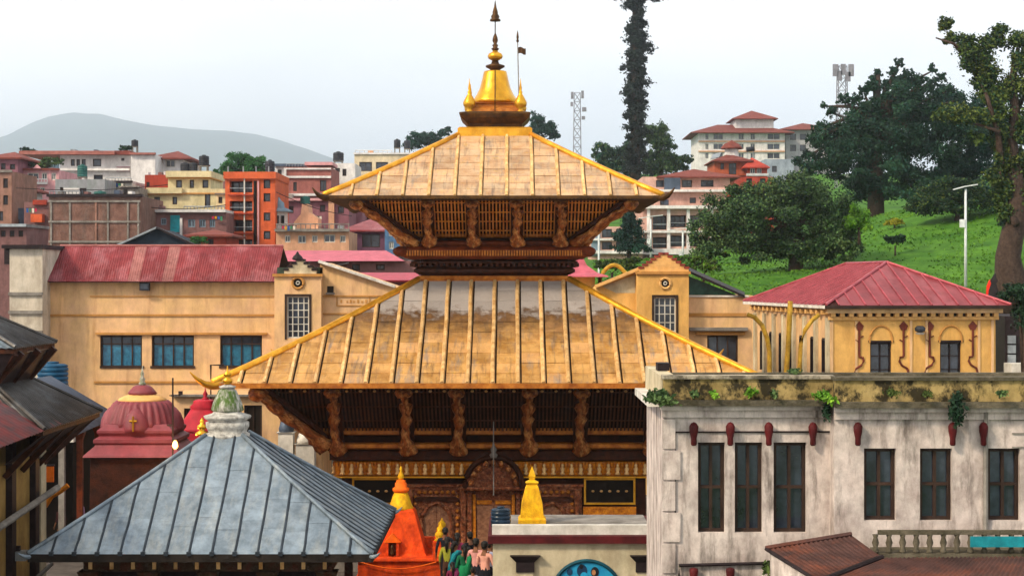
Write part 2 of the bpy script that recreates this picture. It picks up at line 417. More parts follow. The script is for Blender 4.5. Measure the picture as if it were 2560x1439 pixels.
m_strut = mat('highlighted_carved_strut', '#9a5426', '#3a180a', scale=11, rough=.45, metal=.12, bump=1.0, bscale=9, rand=.2, stain='#d89c5c', samt=.75, sscale=6, s0=.5, s1=.62, stretch=(1, 1, 1))  # golden stain colour stands in for highlights on the carving
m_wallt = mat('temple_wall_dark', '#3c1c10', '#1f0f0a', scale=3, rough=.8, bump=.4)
m_frieze = mat('gilded_frieze', '#d0801c', '#8a4410', scale=6, rough=.42, metal=.12, bump=.6, bscale=18, rand=.1)
m_repou = mat('repousse_copper', '#8a4a2c', '#3c1e12', scale=8, rough=.42, metal=.12, bump=1.0, bscale=14, rand=.12, stain='#c88c62', samt=.6, sscale=6, s0=.5, s1=.68, stretch=(1, 1, 1))  # lighter stain colour puts highlights into the copper relief
m_silver = mat('worn_silver_door', '#94684c', '#6d4632', scale=8, rough=.45, metal=.1, bump=.8, bscale=16, rand=.08)

m_roofdeck = mat('brown_roof_deck', '#4a2e18', '#2e1c10', rough=.8)  # dark enough for the strips beside the ribs to pass for shadow
T = thing('pagoda_temple', 'two-tiered golden-roofed pagoda temple with carved struts and a gilded bell pinnacle', 'temple', (TC[0], TC[1], .6))
A1, B1, ZE1, ZT1 = 6.015, 1.373, 13.99, 16.5
A2, B2, ZE2, ZT2 = 9.40, 2.79, 7.52, 11.0
pt_lo = sheet_roof(T, TC, A2, ZE2, B2, ZT2, 22, 10, m_sheet_lo, m_rib, m_roofdeck, sag=.22, faces=(0,), jit=.007, shade_gap=.13, lift=.013, rr=.075, hipr=.13, mhip=m_hip, mhorn=m_hip, horn=.95, fascia=(.16, 0), mfas=m_gbeam, horn_mat_z=.32)
pt_up = sheet_roof(T, TC, A1, ZE1, B1, ZT1, 13, 9, m_sheet_up, m_rib, m_roofdeck, sag=.1, faces=(0,), jit=.006, shade_gap=.09, lift=.012, rr=.065, hipr=.11, mhip=m_hip, mhorn=m_bronze, horn=.55, fascia=(.10, 0), mfas=m_bronze, horn_mat_z=.38)
cx, cy = TC
def sq(prof, name, m, smooth=False): return MB().sqp(prof, (cx, cy, 0)).build(name, m, T, smooth)
# crown of the upper roof
sq([(1.42, 16.46), (1.42, 16.78), (1.34, 16.84)], 'ridge_collar', m_hip)
sq([(1.02, 16.84), (1.05, 16.98), (1.30, 17.22), (1.36, 17.34), (1.36, 17.40), (1.1, 17.46)], 'pinnacle_plinth', m_bronze)
sq([(1.0, 17.46), (.98, 17.58), (.84, 17.66), (.84, 17.74), (.92, 17.80), (.7, 17.84)], 'plinth_moulding', m_gbeam)
bell = MB().lathe([(.84, 17.84), (.90, 17.9), (.86, 18.0), (.72, 18.2), (.60, 18.45), (.52, 18.75), (.46, 19.02), (.44, 19.10), (.30, 19.13)], (cx, cy, 0), 28, sq=.12)
bell.build('bell_pinnacle', m_bell, T, True)
MB().box(cx - .012, cy - .95, 17.5, cx + .012, cy - .44, 17.52).tube([(cx, cy - .99, 17.45), (cx, cy - .93, 17.9), (cx, cy - .88, 18.02), (cx, cy - .75, 18.2), (cx, cy - .55, 18.75), (cx, cy - .47, 19.1)], .022, 5).build('bell_ribbon', m_bronze, T)
MB().lathe([(.18, 19.13), (.2, 19.18), (.37, 19.27), (.37, 19.33), (.16, 19.40), (.12, 19.52)], (cx, cy, 0), 16).build('lotus_disc', m_bronze, T, True)
MB().lathe([(.12, 19.52), (.26, 19.6), (.30, 19.70), (.25, 19.80), (.12, 19.86), (.1, 19.92)], (cx, cy, 0), 16).build('spire_vase', m_bell, T, True)
MB().lathe([(.1, 19.92), (.16, 19.98), (.08, 20.04), (.12, 20.12), (.06, 20.18), (.11, 20.3), (.09, 20.42), (.03, 20.58)], (cx, cy, 0), 12).build('spire_beads', m_bronze, T, True)
MB().tube([(cx, cy, 20.55), (cx, cy, 21.1)], .025, 6).build('spire_rod', m_bronze, T)
MB().lathe([(.21, 21.06), (.20, 21.13), (.14, 21.16), (.17, 21.24), (.10, 21.34), (.11, 21.40), (.05, 21.6), (.01, 21.86)], (cx, cy, 0), 14).build('parasol_finial', m_bronze, T, True)
corner = mesh_of(MB().lathe([(.12, 0), (.14, .05), (.08, .12), (.22, .24), (.25, .36), (.20, .48), (.10, .66), (.06, .72), (.08, .78), (.04, .84), (.055, .92), (.02, 1.15), (.008, 1.3)], (0, 0, 0), 14), 'corner_finial', m_bell, True)
for sx in (-1, 1):
    for sy in (-1, 1): share('corner_finial', corner, Matrix.Translation((cx + sx * .98, cy + sy * .98, 17.42)), T)

# walls, cornices and beams
def ring(h0, z0, h1, z1, name, m):
    return MB().sqp([(h0, z0), (h1, z1)], (cx, cy, 0)).build(name, m, T)
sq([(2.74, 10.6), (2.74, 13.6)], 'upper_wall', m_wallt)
sq([(2.86, 10.95), (2.92, 11.06), (2.86, 11.16)], 'gilded_band', m_gbeam)
sq([(2.80, 11.2), (3.0, 11.3), (3.0, 11.4), (2.86, 11.5)], 'wall_moulding', m_wood)
sq([(2.84, 11.55), (3.1, 11.62), (3.1, 11.7), (2.95, 11.74)], 'wall_moulding', m_wood)
sq([(3.2, 11.78), (3.4, 11.86), (3.45, 12.0), (3.45, 12.14), (3.3, 12.24)], 'upper_cornice', m_redwood)
sq([(3.05, 12.26), (3.1, 12.34), (3.1, 12.42), (3.0, 12.46)], 'cornice_beam', m_redwood)
sq([(2.84, 12.58), (2.98, 12.64), (2.98, 12.74), (2.86, 12.78)], 'upper_wall_beam', m_gbeam)
# cornice end blocks with rounded snouts
for sx in (-1, 1):
    for sy in (-1, 1):
        MB().tube([(cx + sx * 3.2, cy + sy * 3.2, 12.05), (cx + sx * 3.55, cy + sy * 3.55, 12.05), (cx + sx * 3.68, cy + sy * 3.68, 12.08)], [.2, .2, .1], 8).build('beam_end', m_redwood, T, True)
# dentil row
dent = mesh_of(MB().box(-.035, -.05, -.06, .035, .05, .06), 'dentil', m_gbeam)
dr = MB()
for k in range(4):
    for i in range(70):
        u = -3.42 + 6.84 * i / 69; x, y = ROT(k, u, 3.47)
        dr.box(cx + x - .028, cy + y - .028, 11.90, cx + x + .028, cy + y + .028, 12.10)
dr.build('dentil_row', m_gbeam, T, kind='stuff', fix=False)
dr = MB()
for k in range(4):
    for i in range(30):
        u = -3.0 + 6.0 * i / 29; x, y = ROT(k, u, 3.1)
        dr.box(cx + x - .05, cy + y - .06, 11.5, cx + x + .05, cy + y + .06, 11.64)
dr.build('bracket_row', m_wood, T, kind='stuff', fix=False)

# sloping lattice screens under the eaves
def lattice(k, u0, u1, hb, zb, ht, zt, mbar, pitch, name, nh):
    def pp(f, v, o=0.0):
        u = u0 + (u1 - u0) * f; d = hb + (ht - hb) * v; z = zb + (zt - zb) * v
        nr = Vector((0, -(zt - zb), -(ht - hb))).normalized()
        x, y = ROT(k, u, d - nr.y * o * -1 if False else d + o * .7); return (cx + x, cy + y, z - o * .7)
    mb = MB(); n = max(3, int(abs(u1 - u0) / pitch))
    for i in range(n + 1): mb.bar(pp(i / n, 0, .05), pp(i / n, 1, .05), .05, .05)
    for j in range(nh): mb.bar(pp(0, (j + .5) / nh, .03), pp(1, (j + .5) / nh, .03), .035, .035)
    mb.build(name, mbar, T, kind='stuff', fix=False)
    MB().poly([pp(0, 0), pp(1, 0), pp(1, 1), pp(0, 1)], (0, 0, -1), .03).build('lattice_backing', m_wallt, T)
def soffit(k, hb, zb, ht, zt, m):
    (x0, y0), (x1, y1), (x2, y2), (x3, y3) = ROT(k, -hb, hb), ROT(k, hb, hb), ROT(k, ht, ht), ROT(k, -ht, ht)
    MB().quad((cx + x0, cy + y0, zb), (cx + x1, cy + y1, zb), (cx + x2, cy + y2, zt), (cx + x3, cy + y3, zt)).build('screen_board', m, T)
UPS = [-2.43, -.80, .84, 2.46]; LOS = [-5.57, -3.07, -1.23, 1.23, 3.07, 5.57]
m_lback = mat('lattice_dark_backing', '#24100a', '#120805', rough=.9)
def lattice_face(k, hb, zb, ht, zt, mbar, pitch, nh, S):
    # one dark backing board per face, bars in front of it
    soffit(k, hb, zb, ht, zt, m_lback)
    edges = [None] + S + [None]
    for i in range(len(edges) - 1):
        mb = MB(); L = (ht - hb)
        def lim(v): return hb + (ht - hb) * v
        ua = -ht if edges[i] is None else edges[i] + .12; ub = ht if edges[i + 1] is None else edges[i + 1] - .12
        n = max(3, int((ub - ua) / pitch))
        for q in range(n + 1):
            u = ua + (ub - ua) * q / n
            v0 = 0.0 if abs(u) <= hb else min(1, (abs(u) - hb) / (ht - hb))
            if v0 > .95: continue
            def pp(v): x, y = ROT(k, u, lim(v) + .06); return (cx + x, cy + y, zb + (zt - zb) * v - .04)
            mb.bar(pp(v0), pp(1), .055, .055)
        for j in range(nh):
            v = (j + .7) / nh; 
            if v >= 1: continue
            a_, b_ = max(ua, -lim(v)), min(ub, lim(v))
            x0, y0 = ROT(k, a_, lim(v) + .04); x1, y1 = ROT(k, b_, lim(v) + .04); z = zb + (zt - zb) * v - .05
            mb.bar((cx + x0, cy + y0, z), (cx + x1, cy + y1, z), .04, .04)
        mb.build('lattice_screen', mbar, T, kind='stuff', fix=False)
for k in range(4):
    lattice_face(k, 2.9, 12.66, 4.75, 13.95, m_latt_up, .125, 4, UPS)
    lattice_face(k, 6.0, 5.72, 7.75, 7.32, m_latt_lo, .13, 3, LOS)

# struts: a swaying carved figure on a plank, one surface
def figure_mesh(name, seed):
    r = random.Random(seed); mb = MB(); prof = []
    base = [(0, .26, .2), (.04, .30, .22), (.09, .22, .17), (.13, .27, .2), (.18, .17, .14), (.25, .13, .12), (.33, .15, .13), (.40, .11, .11), (.48, .17, .14), (.54, .20, .15), (.60, .12, .12),
            (.66, .17, .14), (.72, .22, .15), (.76, .20, .13), (.79, .08, .09), (.83, .11, .12), (.87, .12, .12), (.905, .07, .08), (.92, .24, .18), (.96, .27, .2), (1.0, .22, .15)]
    n = 14
    for t, rx, ry in base:
        sway = .035 * math.sin(t * 9 + seed)
        for i in range(n):
            a = 2 * math.pi * i / n
            q = 1 + .10 * math.sin(3 * a + seed + t * 14) + r.uniform(-.07, .07)
            mb.v.append((sway + rx * q * math.cos(a), -.10 + ry * q * math.sin(a), t))
    m = len(base)
    for j in range(m - 1):
        for i in range(n): mb.f.append((j * n + i, j * n + (i + 1) % n, (j + 1) * n + (i + 1) % n, (j + 1) * n + i))
    mb.f += [tuple(range(n - 1, -1, -1)), tuple((m - 1) * n + i for i in range(n))]
    return mesh_of(mb, name, m_strut, True)
FIG = [figure_mesh('carved_strut', s) for s in range(4)]
def strut(k, u, hb, zb, ht, zt, w, i, corner=False):
    if corner: (xb, yb), (xt, yt) = ROT(k, hb, hb), ROT(k, ht, ht)
    else: (xb, yb), (xt, yt) = ROT(k, u, hb), ROT(k, u, ht)
    b = Vector((cx + xb, cy + yb, zb)); t = Vector((cx + xt, cy + yt, zt)); zax = (t - b); ln = zax.length; zax.normalize()
    ox, oy = ROT(k, 1, 1) if corner else ROT(k, 0, 1)
    out = Vector((ox, oy, 0)).normalized(); xax = out.cross(Vector((0, 0, 1))).normalized() * -1; yax = zax.cross(xax)
    if yax.dot(out) > 0: xax, yax = -xax, -yax
    M = Matrix(((xax.x * w, yax.x * w, zax.x * ln, b.x), (xax.y * w, yax.y * w, zax.y * ln, b.y), (xax.z * w, yax.z * w, zax.z * ln, b.z), (0, 0, 0, 1)))
    share('carved_strut', FIG[i % 4], M, T)
    back = out * -.1
    MB().bar(b + back, t + back, .46 * w, .12).build('strut_plank', m_wood, T, fix=False)
for k in range(4):
    for i, u in enumerate(UPS): strut(k, u, 3.25, 12.40, 4.85, 13.93, 1.0, i + k)
    for i, u in enumerate(LOS): strut(k, u, 5.95, 4.95, 7.7, 7.28, 1.12, i + k + 1)
    strut(k, 0, 2.95, 12.45, 5.0, 13.92, 1.15, k, True)
    strut(k, 0, 5.95, 5.25, 8.15, 7.34, 1.5, k + 1, True)

# lower storey
ZB = .6
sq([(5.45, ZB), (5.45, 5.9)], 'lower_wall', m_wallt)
sq([(5.7, ZB), (5.7, 1.0), (5.55, 1.1)], 'wall_plinth', m_conc)
sq([(5.98, 5.50), (6.05, 5.54), (6.05, 5.74), (5.98, 5.78)], 'gilded_beam', m_gbeam)
sq([(5.8, 4.98), (5.9, 5.04), (5.9, 5.16), (5.8, 5.2)], 'gilded_beam', m_gbeam)
sq([(5.6, 4.55), (5.85, 4.6), (5.85, 4.9), (5.7, 4.95)], 'dark_beam', m_wood)
sq([(5.56, 4.02), (5.64, 4.04), (5.7, 4.5), (5.6, 4.54)], 'frieze_band', m_frieze)
sq([(5.5, 3.94), (5.76, 3.95), (5.76, 4.0), (5.6, 4.02)], 'gilded_edge', m_hip)
ff = mesh_of(MB().lathe([(.05, 0), (.10, .03), (.08, .08), (.05, .12), (.09, .2), (.07, .27), (.03, .29), (.06, .33), (.05, .38), (.01, .42)], (0, 0, 0), 8), 'frieze_figure', m_rib, True)
for k in (0, 1, 3):
    for i in range(34):
        u = -5.4 + 10.8 * i / 33; x, y = ROT(k, u, 5.74)
        share('frieze_figure', ff, Matrix.Translation((cx + x, cy + y, 4.05)), T)
dr = MB()
for k in range(4):
    for i in range(90):
        u = -5.6 + 11.2 * i / 89; x, y = ROT(k, u, 5.72); dr.box(cx + x - .03, cy + y - .04, 4.36, cx + x + .03, cy + y + .04, 4.52)
dr.build('dentil_row', m_frieze, T, kind='stuff', fix=False)
# white bosses along the lower eave boards
boss = mesh_of(MB().lathe([(.01, -.04), (.05, -.02), (.06, .0), (.05, .03), (.01, .05)], (0, 0, 0), 8), 'eave_boss', m_rib, True)
for i in range(30):
    u = -7.0 + 14 * i / 29
    share('eave_boss', boss, Matrix.Translation((cx + u, cy - 7.74, 7.16)), T)
# carved doors in the front wall
Y0 = cy - 5.45
def arch_pts(x, w, zs, n=14, lobes=True):
    out = []
    for i in range(n + 1):
        a = math.pi * i / n; r = 1 + (.07 * abs(math.sin(a * 4.5)) if lobes else 0)
        out.append((x - w * math.cos(a) * r, zs + w * 1.15 * math.sin(a) * r * (1 + .12 * math.sin(a) ** 6)))
    return out
def door_bay(x, w, ztop, arched):
    MB().box(x - w - .28, Y0 - .12, ZB + .4, x + w + .28, Y0 + .02, ztop).build('door_panelling', m_repou, T)
    if arched:
        ar = arch_pts(x, w * .62, 2.35)
        MB().tube([(ar[0][0], Y0 - .16, ZB + .4)] + [(p[0], Y0 - .16, p[1]) for p in ar] + [(ar[-1][0], Y0 - .16, ZB + .4)], .075, 6).build('door_arch', m_repou, T)
        for s in (-1, 1):
            pts = [(x, ZB + .42), (x + s * w * .60, ZB + .42)] + [(p[0] * .97 + x * .03, p[1]) for p in (ar[len(ar) // 2:][::-1] if s > 0 else ar[:len(ar) // 2 + 1])]
            pts = [(x + s * .01, ZB + .42), (x + s * w * .58, ZB + .42), (x + s * w * .58, 2.35), (x + s * w * .5, 2.75), (x + s * w * .3, 3.0), (x + s * .01, 3.05)]
            MB().poly([(p[0], Y0 - .14, p[1]) for p in pts], (0, -1, 0), .04).build('door_leaf', m_silver, T)
        MB().box(x - w * .95, Y0 - .2, ztop - .52, x + w * .95, Y0 - .1, ztop - .36).build('door_lintel', m_wood, T)
    else:
        for s in (-1, 1):
            MB().box(x + s * .015, Y0 - .17, ZB + .45, x + s * w * .66, Y0 - .12, 2.95).build('door_leaf', m_silver, T)
            MB().box(x + s * .06, Y0 - .19, 3.0, x + s * w * .66, Y0 - .12, 3.14).build('gilt_door_head', m_frieze, T)
            MB().box(x + s * w * .70, Y0 - .22, ZB + .4, x + s * w * .82, Y0 - .1, 3.35).build('door_jamb', m_frieze, T)
            MB().box(x + s * w * .86, Y0 - .28, ZB + .4, x + s * w * 1.02, Y0 - .1, 3.45).build('door_post', m_repou, T)
    for s in (-1, 1):
        MB().lathe([(.1, ZB + .4), (.12, ZB + .6), (.08, 1.3), (.12, 1.5), (.07, 1.7), (.1, 2.3), (.13, 2.4), (.07, 2.6), (.1, 3.1), (.14, 3.25), (.1, ztop - .1)], (x + s * (w + .12), Y0 - .18, 0), 10).build('door_colonnette', m_repou, T, True)
    MB().box(x - w - .36, Y0 - .2, ztop, x + w + .36, Y0 + .02, ztop + .09).build('door_cornice', m_repou, T)
ros = mesh_of(MB().lathe([(.075, 0), (.08, .02), (.05, .045), (.06, .06), (.01, .08)], (0, 0, 0), 8), 'door_rosette', m_gbeam, True)
RX90 = Matrix.Rotation(math.radians(90), 4, 'X')
def rosettes(x, w, ztop):
    for s in (-1, 1):
        for i in range(9): share('door_rosette', ros, Matrix.Translation((x + s * (w - .06), Y0 - .125, 1.25 + i * .25)) @ RX90, T)
    for i in range(7): share('door_rosette', ros, Matrix.Translation((x - w * .75 + i * w * .25, Y0 - .125, ztop - .2)) @ RX90, T)
DX = cx
door_bay(DX, .92, 3.5, False)
for s in (-1, 1):
    door_bay(DX + s * 2.05, .82, 3.62, True); rosettes(DX + s * 2.05, .82, 3.62)
# torana over the central door
tp = [(DX + 1.02 * math.cos(math.pi * i / 18), 3.62 + 1.1 * math.sin(math.pi * i / 18) ** .9) for i in range(19)]
MB().poly([(x, Y0 - .55, z) for x, z in tp], (0, -1, 0), .16).build('torana_tympanum', m_repou, T)
MB().tube([(x, Y0 - .6, z) for x, z in tp], .10, 7).build('torana_rim', m_wood, T)
MB().tube([(DX - 1.2, Y0 - .6, 3.6), (DX + 1.2, Y0 - .6, 3.6)], .07, 6).build('torana_sill', m_repou, T)
for i in range(1, 18, 2):
    a = math.pi * i / 18
    MB().lathe([(.01, -.12), (.09, -.06), (.11, .02), (.06, .1), (.01, .14)], (DX + .80 * math.cos(a), Y0 - .68, 3.66 + .85 * math.sin(a)), 8).build('torana_figure', m_strut, T, True)
MB().lathe([(.14, 0), (.16, .1), (.07, .18), (.12, .3), (.05, .42), (.01, .62)], (DX, Y0 - .6, 4.70), 10).build('torana_finial', m_conc, T, True)
# side windows with gilt frames
for s in (-1, 1):
    xw = DX + s * 4.15
    MB().box(xw - .85, Y0 - .06, 3.05, xw + .85, Y0 + .02, 3.85).build('window_recess', m_dark, T)
    fr = MB()
    for (a, b, c, d) in ((-.92, 3.86, .92, 3.93), (-.92, 2.98, .92, 3.05), (-.92, 3.05, -.85, 3.86), (.85, 3.05, .92, 3.86)): fr.box(xw + a, Y0 - .14, b, xw + c, Y0 + .02, d)
    fr.build('gilt_window_frame', m_hip, T)
    for i in range(5): share('eave_boss', boss, Matrix.Translation((xw - .6 + .3 * i, Y0 - .1, 3.45)), T)
    MB().box(xw - .95, Y0 - .12, 2.2, xw + .95, Y0 + .02, 2.9).build('painted_panel', m_frieze, T)
    MB().box(xw - .95, Y0 - .1, 1.1, xw + .95, Y0 + .02, 2.1).build('painted_panel', m_redwood, T)
# hanging metal pendant strip in front of the torana
MB().box(DX - .02, cy - 6.35, 3.4, DX + .02, cy - 6.33, 6.6).build('hanging_pendant_strip', m_conc, T)

# trident and flag mast on the roof
tm = thing('trident_mast', 'thin mast with trident head and small dark flag beside the gilded bell', 'flag mast', (fx(1298, 69), 69.0, 17.42))
MB().tube([(fx(1298, 69), 69, 17.4), (fx(1294, 69), 69, 20.15)], .022, 5).build('pole', m_conc, tm)
MB().lathe([(.03, 0), (.06, .06), (.03, .12), (.05, .2), (.01, .45)], (fx(1294, 69), 69, 20.1), 8).build('spearhead', m_bronze, tm, True)
fl = MB(); fx0 = fx(1295, 69)
for i in range(5):
    for j in (0, 1): fl.v.append((fx0 + .075 * i, 69 + .03 * math.sin(i * 1.9), 19.66 + .24 * j + .04 * math.sin(i * 1.4)))
fl.f = [(2 * i, 2 * i + 2, 2 * i + 3, 2 * i + 1) for i in range(4)]
fl.build('flag', m_bronze, tm, fix=False)

# ------------------------------------------------------------------ foreground pavilion with the slate-grey roof
m_gsheet = mat('grey_zinc_sheet', '#7f8c97', '#687580', scale=1.1, rough=.5, metal=.25, bump=.2, bscale=5, rand=.10, stain='#9a9c98', samt=.7, sscale=1.6, stretch=(2.2, .6, .5), grime=.4, gscale=3)
m_grib = mat('dark_grey_seam', '#262c33', '#363e46', scale=3, rough=.5, metal=.2, rand=.1)
m_gdeck = mat('pavilion_underside', '#2a2420', '#1b1714', rough=.9)
m_stone = mat('mossy_stone', '#c2bfb6', '#8f8b82', scale=5, rough=.9, bump=.5, stain='#44601c', samt=.95, sscale=3.5, stretch=(1.4, 1.4, .3), s0=.42, s1=.56)
m_stonew = mat('white_stone', '#cbc8c0', '#8d8983', scale=6, rough=.9, bump=.4, stain='#3e3a34', samt=.7, sscale=5, stretch=(1, 1, .8))
PX, PY = (-12.9 - 3.73) / 2, 52.6
G = thing('roofed_pavilion', 'open pavilion under a slate-grey seamed metal roof with mossy stone finial', 'pavilion', (PX, PY, .6))
sheet_roof(G, (PX, PY), 4.585, 3.69, .52, 6.5, 15, 4, m_gsheet, m_grib, m_gdeck, sag=.1, faces=(0, 1), rr=.034, hipr=.06, mhip=m_gsheet, mhorn=m_gsheet, horn=.32, fascia=(.2, 0), mfas=m_gdeck, jit=.003, knob=.055, horn_mat_z=.28, lift=.006, rowjit=.3)
cx, cy = PX, PY
MB().lathe([(.62, 6.4), (.62, 6.52), (.52, 6.56), (.56, 6.66), (.60, 6.74), (.6, 6.86), (.5, 6.9), (.64, 6.98), (.66, 7.04), (.42, 7.12), (.36, 7.2)], (cx, cy, 0), 24, sq=.35, flute=16, famp=.06).build('finial_base', m_stonew, G, True)
MB().lathe([(.40, 7.18), (.43, 7.22), (.38, 7.42), (.30, 7.62), (.24, 7.78), (.18, 7.84)], (cx, cy, 0), 24, flute=16, famp=.12).build('fluted_bell', m_stone, G, True)
MB().lathe([(.12, 7.82), (.24, 7.86), (.25, 7.9), (.1, 7.95)], (cx, cy, 0), 16).build('finial_dish', m_stonew, G, True)
MB().lathe([(.07, 7.94), (.15, 8.03), (.15, 8.1), (.05, 8.16), (.11, 8.22), (.11, 8.28), (.03, 8.34), (.015, 8.5)], (cx, cy, 0), 14).build('gilt_finial', m_bell, G, True)
for i in range(9):     # rafter ends under the front eave
    u = -4.1 + 8.2 * i / 8; MB().bar((cx + u, cy - 4.4, 3.5), (cx + u, cy - 3.0, 3.62), .1, .1).build('rafter', m_wood, G)
for i in range(9):
    u = -4.1 + 8.2 * i / 8; MB().bar((cx + 4.4, cy + u, 3.5), (cx + 3.0, cy + u, 3.62), .1, .1).build('rafter', m_wood, G)
m_pbeam = mat('carved_pavilion_beam', '#4a3a2a', '#2a1f17', scale=6, rough=.7, bump=.8, bscale=15, stain='#6d2f1e', samt=.7, sscale=3, stretch=(1, 1, 1))
for (x0, y0, x1, y1) in ((-3.4, -3.4, 3.4, -3.1), (-3.4, 3.1, 3.4, 3.4), (-3.4, -3.1, -3.1, 3.1), (3.1, -3.1, 3.4, 3.1)):
    MB().box(cx + x0, cy + y0, 3.05, cx + x1, cy + y1, 3.5).build('lintel_beam', m_pbeam, G)
for i in range(5):
    for s in (-1, 1): MB().sqp([(.2, .6), (.2, .8), (.13, .9), (.12, 2.6), (.2, 2.8), (.3, 3.05)], (cx - 3.25 + 6.5 * i / 4, cy + s * 3.25, 0)).build('pillar', m_pbeam, G)
for i in range(12):
    u = -3.2 + 6.4 * i / 11
    MB().box(cx + u - .05, cy - 3.46, 3.12, cx + u + .05, cy - 3.4, 3.40).build('beam_boss', m_rib, G)
MB().box(cx - 3.9, cy - 3.9, .6, cx + 3.9, cy + 3.9, .95).build('platform', m_pave, G)
MB().box(cx - 3.1, cy - 2.6, .95, cx + 3.1, cy - 2.5, 3.4).build('shade_panel', m_dkwood, G)  # added dark panels standing in for the shade under the pavilion roof
MB().box(cx + 2.5, cy - 2.49, .95, cx + 2.6, cy + 3.0, 3.4).build('shade_panel', m_dkwood, G)

# ------------------------------------------------------------------ orange shrine
m_or = mat('orange_limewash', '#e04e16', '#c03c10', scale=2.5, rough=.85, rand=.04, bump=.5, bscale=8, stain='#8a2410', samt=.75, sscale=3, stretch=(1.5, 1.5, .5), grime=.45, gscale=3)
m_orl = mat('bright_orange_paint', '#f06a14', '#e0560f', scale=3, rough=.65, rand=.05)
m_yel = mat('yellow_paint', '#e8b41a', '#cc9210', scale=4, rough=.7, rand=.05, bump=.4, stain='#9a6414', samt=.7, sscale=4, stretch=(1.5, 1.5, .4), grime=.4, gscale=4)
SX, SY = fx(1006, 60.5), 60.5
S = thing('orange_shrine', 'small orange pyramidal shrine with yellow spire beside the grey pavilion', 'shrine', (SX, SY, .6))
MB().sqp([(1.5, .6), (1.5, 1.15), (1.38, 1.2), (1.38, 1.75), (1.5, 1.8), (1.5, 1.86)], (SX, SY, 0)).build('plinth', m_or, S)
MB().sqp([(.86, 1.86), (.80, 1.95), (.42, 3.28), (.36, 3.36)], (SX, SY, 0)).build('pyramid_body', m_or, S)
MB().lathe([(.36, 3.3), (.4, 3.36), (.33, 3.5), (.26, 3.75), (.2, 3.88)], (SX - .05, SY, 0), 16, sq=.4, flute=12, famp=.08).build('fluted_neck', m_yel, S, True)
MB().lathe([(.19, 3.86), (.28, 3.94), (.28, 4.02), (.20, 4.06), (.2, 4.18), (.15, 4.24), (.16, 4.28), (.08, 4.3)], (SX - .05, SY, 0), 16, sq=.3).build('ringed_collar', m_orl, S, True)
MB().lathe([(.06, 4.29), (.11, 4.38), (.08, 4.5), (.03, 4.6), (.05, 4.66), (.01, 4.76)], (SX - .05, SY, 0), 14).build('yellow_finial', m_yel, S, True)
# niche with gable on the front
nx_ = SX - .28; ny_ = SY - .86
MB().box(nx_ - .22, ny_ - .08, 1.87, nx_ - .13, ny_ + .12, 2.35).build('niche_jamb', m_or, S)
MB().box(nx_ + .13, ny_ - .08, 1.87, nx_ + .22, ny_ + .12, 2.35).build('niche_jamb', m_or, S)
MB().add([(nx_ - .28, ny_ - .1, 2.33), (nx_ + .28, ny_ - .1, 2.33), (nx_, ny_ - .1, 2.62), (nx_ - .28, ny_ + .2, 2.33), (nx_ + .28, ny_ + .2, 2.33), (nx_, ny_ + .2, 2.62)],
         [(0, 1, 2), (5, 4, 3), (0, 3, 4, 1), (1, 4, 5, 2), (2, 5, 3, 0)]).build('niche_gable', m_orl, S)
MB().box(nx_ - .13, ny_ + .02, 1.87, nx_ + .13, ny_ + .04, 2.33).build('niche_recess', m_redwood, S)
MB().lathe([(.06, 0), (.08, .1), (.05, .2), (.07, .26), (.05, .34), (.01, .38)], (nx_, ny_ - .02, 1.88), 10).build('niche_idol', m_bronze, S, True)
for (ax, ay) in ((1.28, -1.28), (1.28, 1.28), (-1.28, 1.28), (1.28, 0)):
    MB().box(SX + ax - .2, SY + ay - .2, 1.86, SX + ax + .2, SY + ay + .2, 2.42).build('corner_post', m_or, S)
    MB().lathe([(.12, 2.42), (.16, 2.46), (.09, 2.52), (.13, 2.6), (.13, 2.68), (.05, 2.76), (.01, 2.86)], (SX + ax, SY + ay, 0), 12).build('post_finial', m_yel, S, True)
    MB().box(SX + ax - .08, SY + ay - .215, 1.95, SX + ax + .08, SY + ay - .2, 2.25).build('post_panel', m_orl, S)
for (x0, y0, x1, y1) in ((1.14, -1.08, 1.42, -.2), (1.14, .2, 1.42, 1.08), (-1.08, 1.14, 1.08, 1.42)):
    MB().box(SX + x0, SY + y0, 1.86, SX + x1, SY + y1, 2.2).build('low_wall', m_or, S)
g1 = MB().tube([(SX - 1.3 + 2.5 * t, SY - 1.53, 1.78 - .22 * math.sin(math.pi * t)) for t in [q / 10 for q in range(11)]], .02, 5)
g1.build('flower_garland', m_orl, None, label='thin orange garland swagged along the front of the orange shrine', cat='garland', loc=(SX, SY - 1.53, 1.7))

# ------------------------------------------------------------------ stone terrace the visitors stand on
MB().box(-3.05, 49.0, .604, -.62, 54.2, 2.0).build('stone_terrace', m_pave, None, label='raised stone terrace where the visitors stand beside the orange shrine', cat='terrace', loc=(-1.8, 51.6, .6))

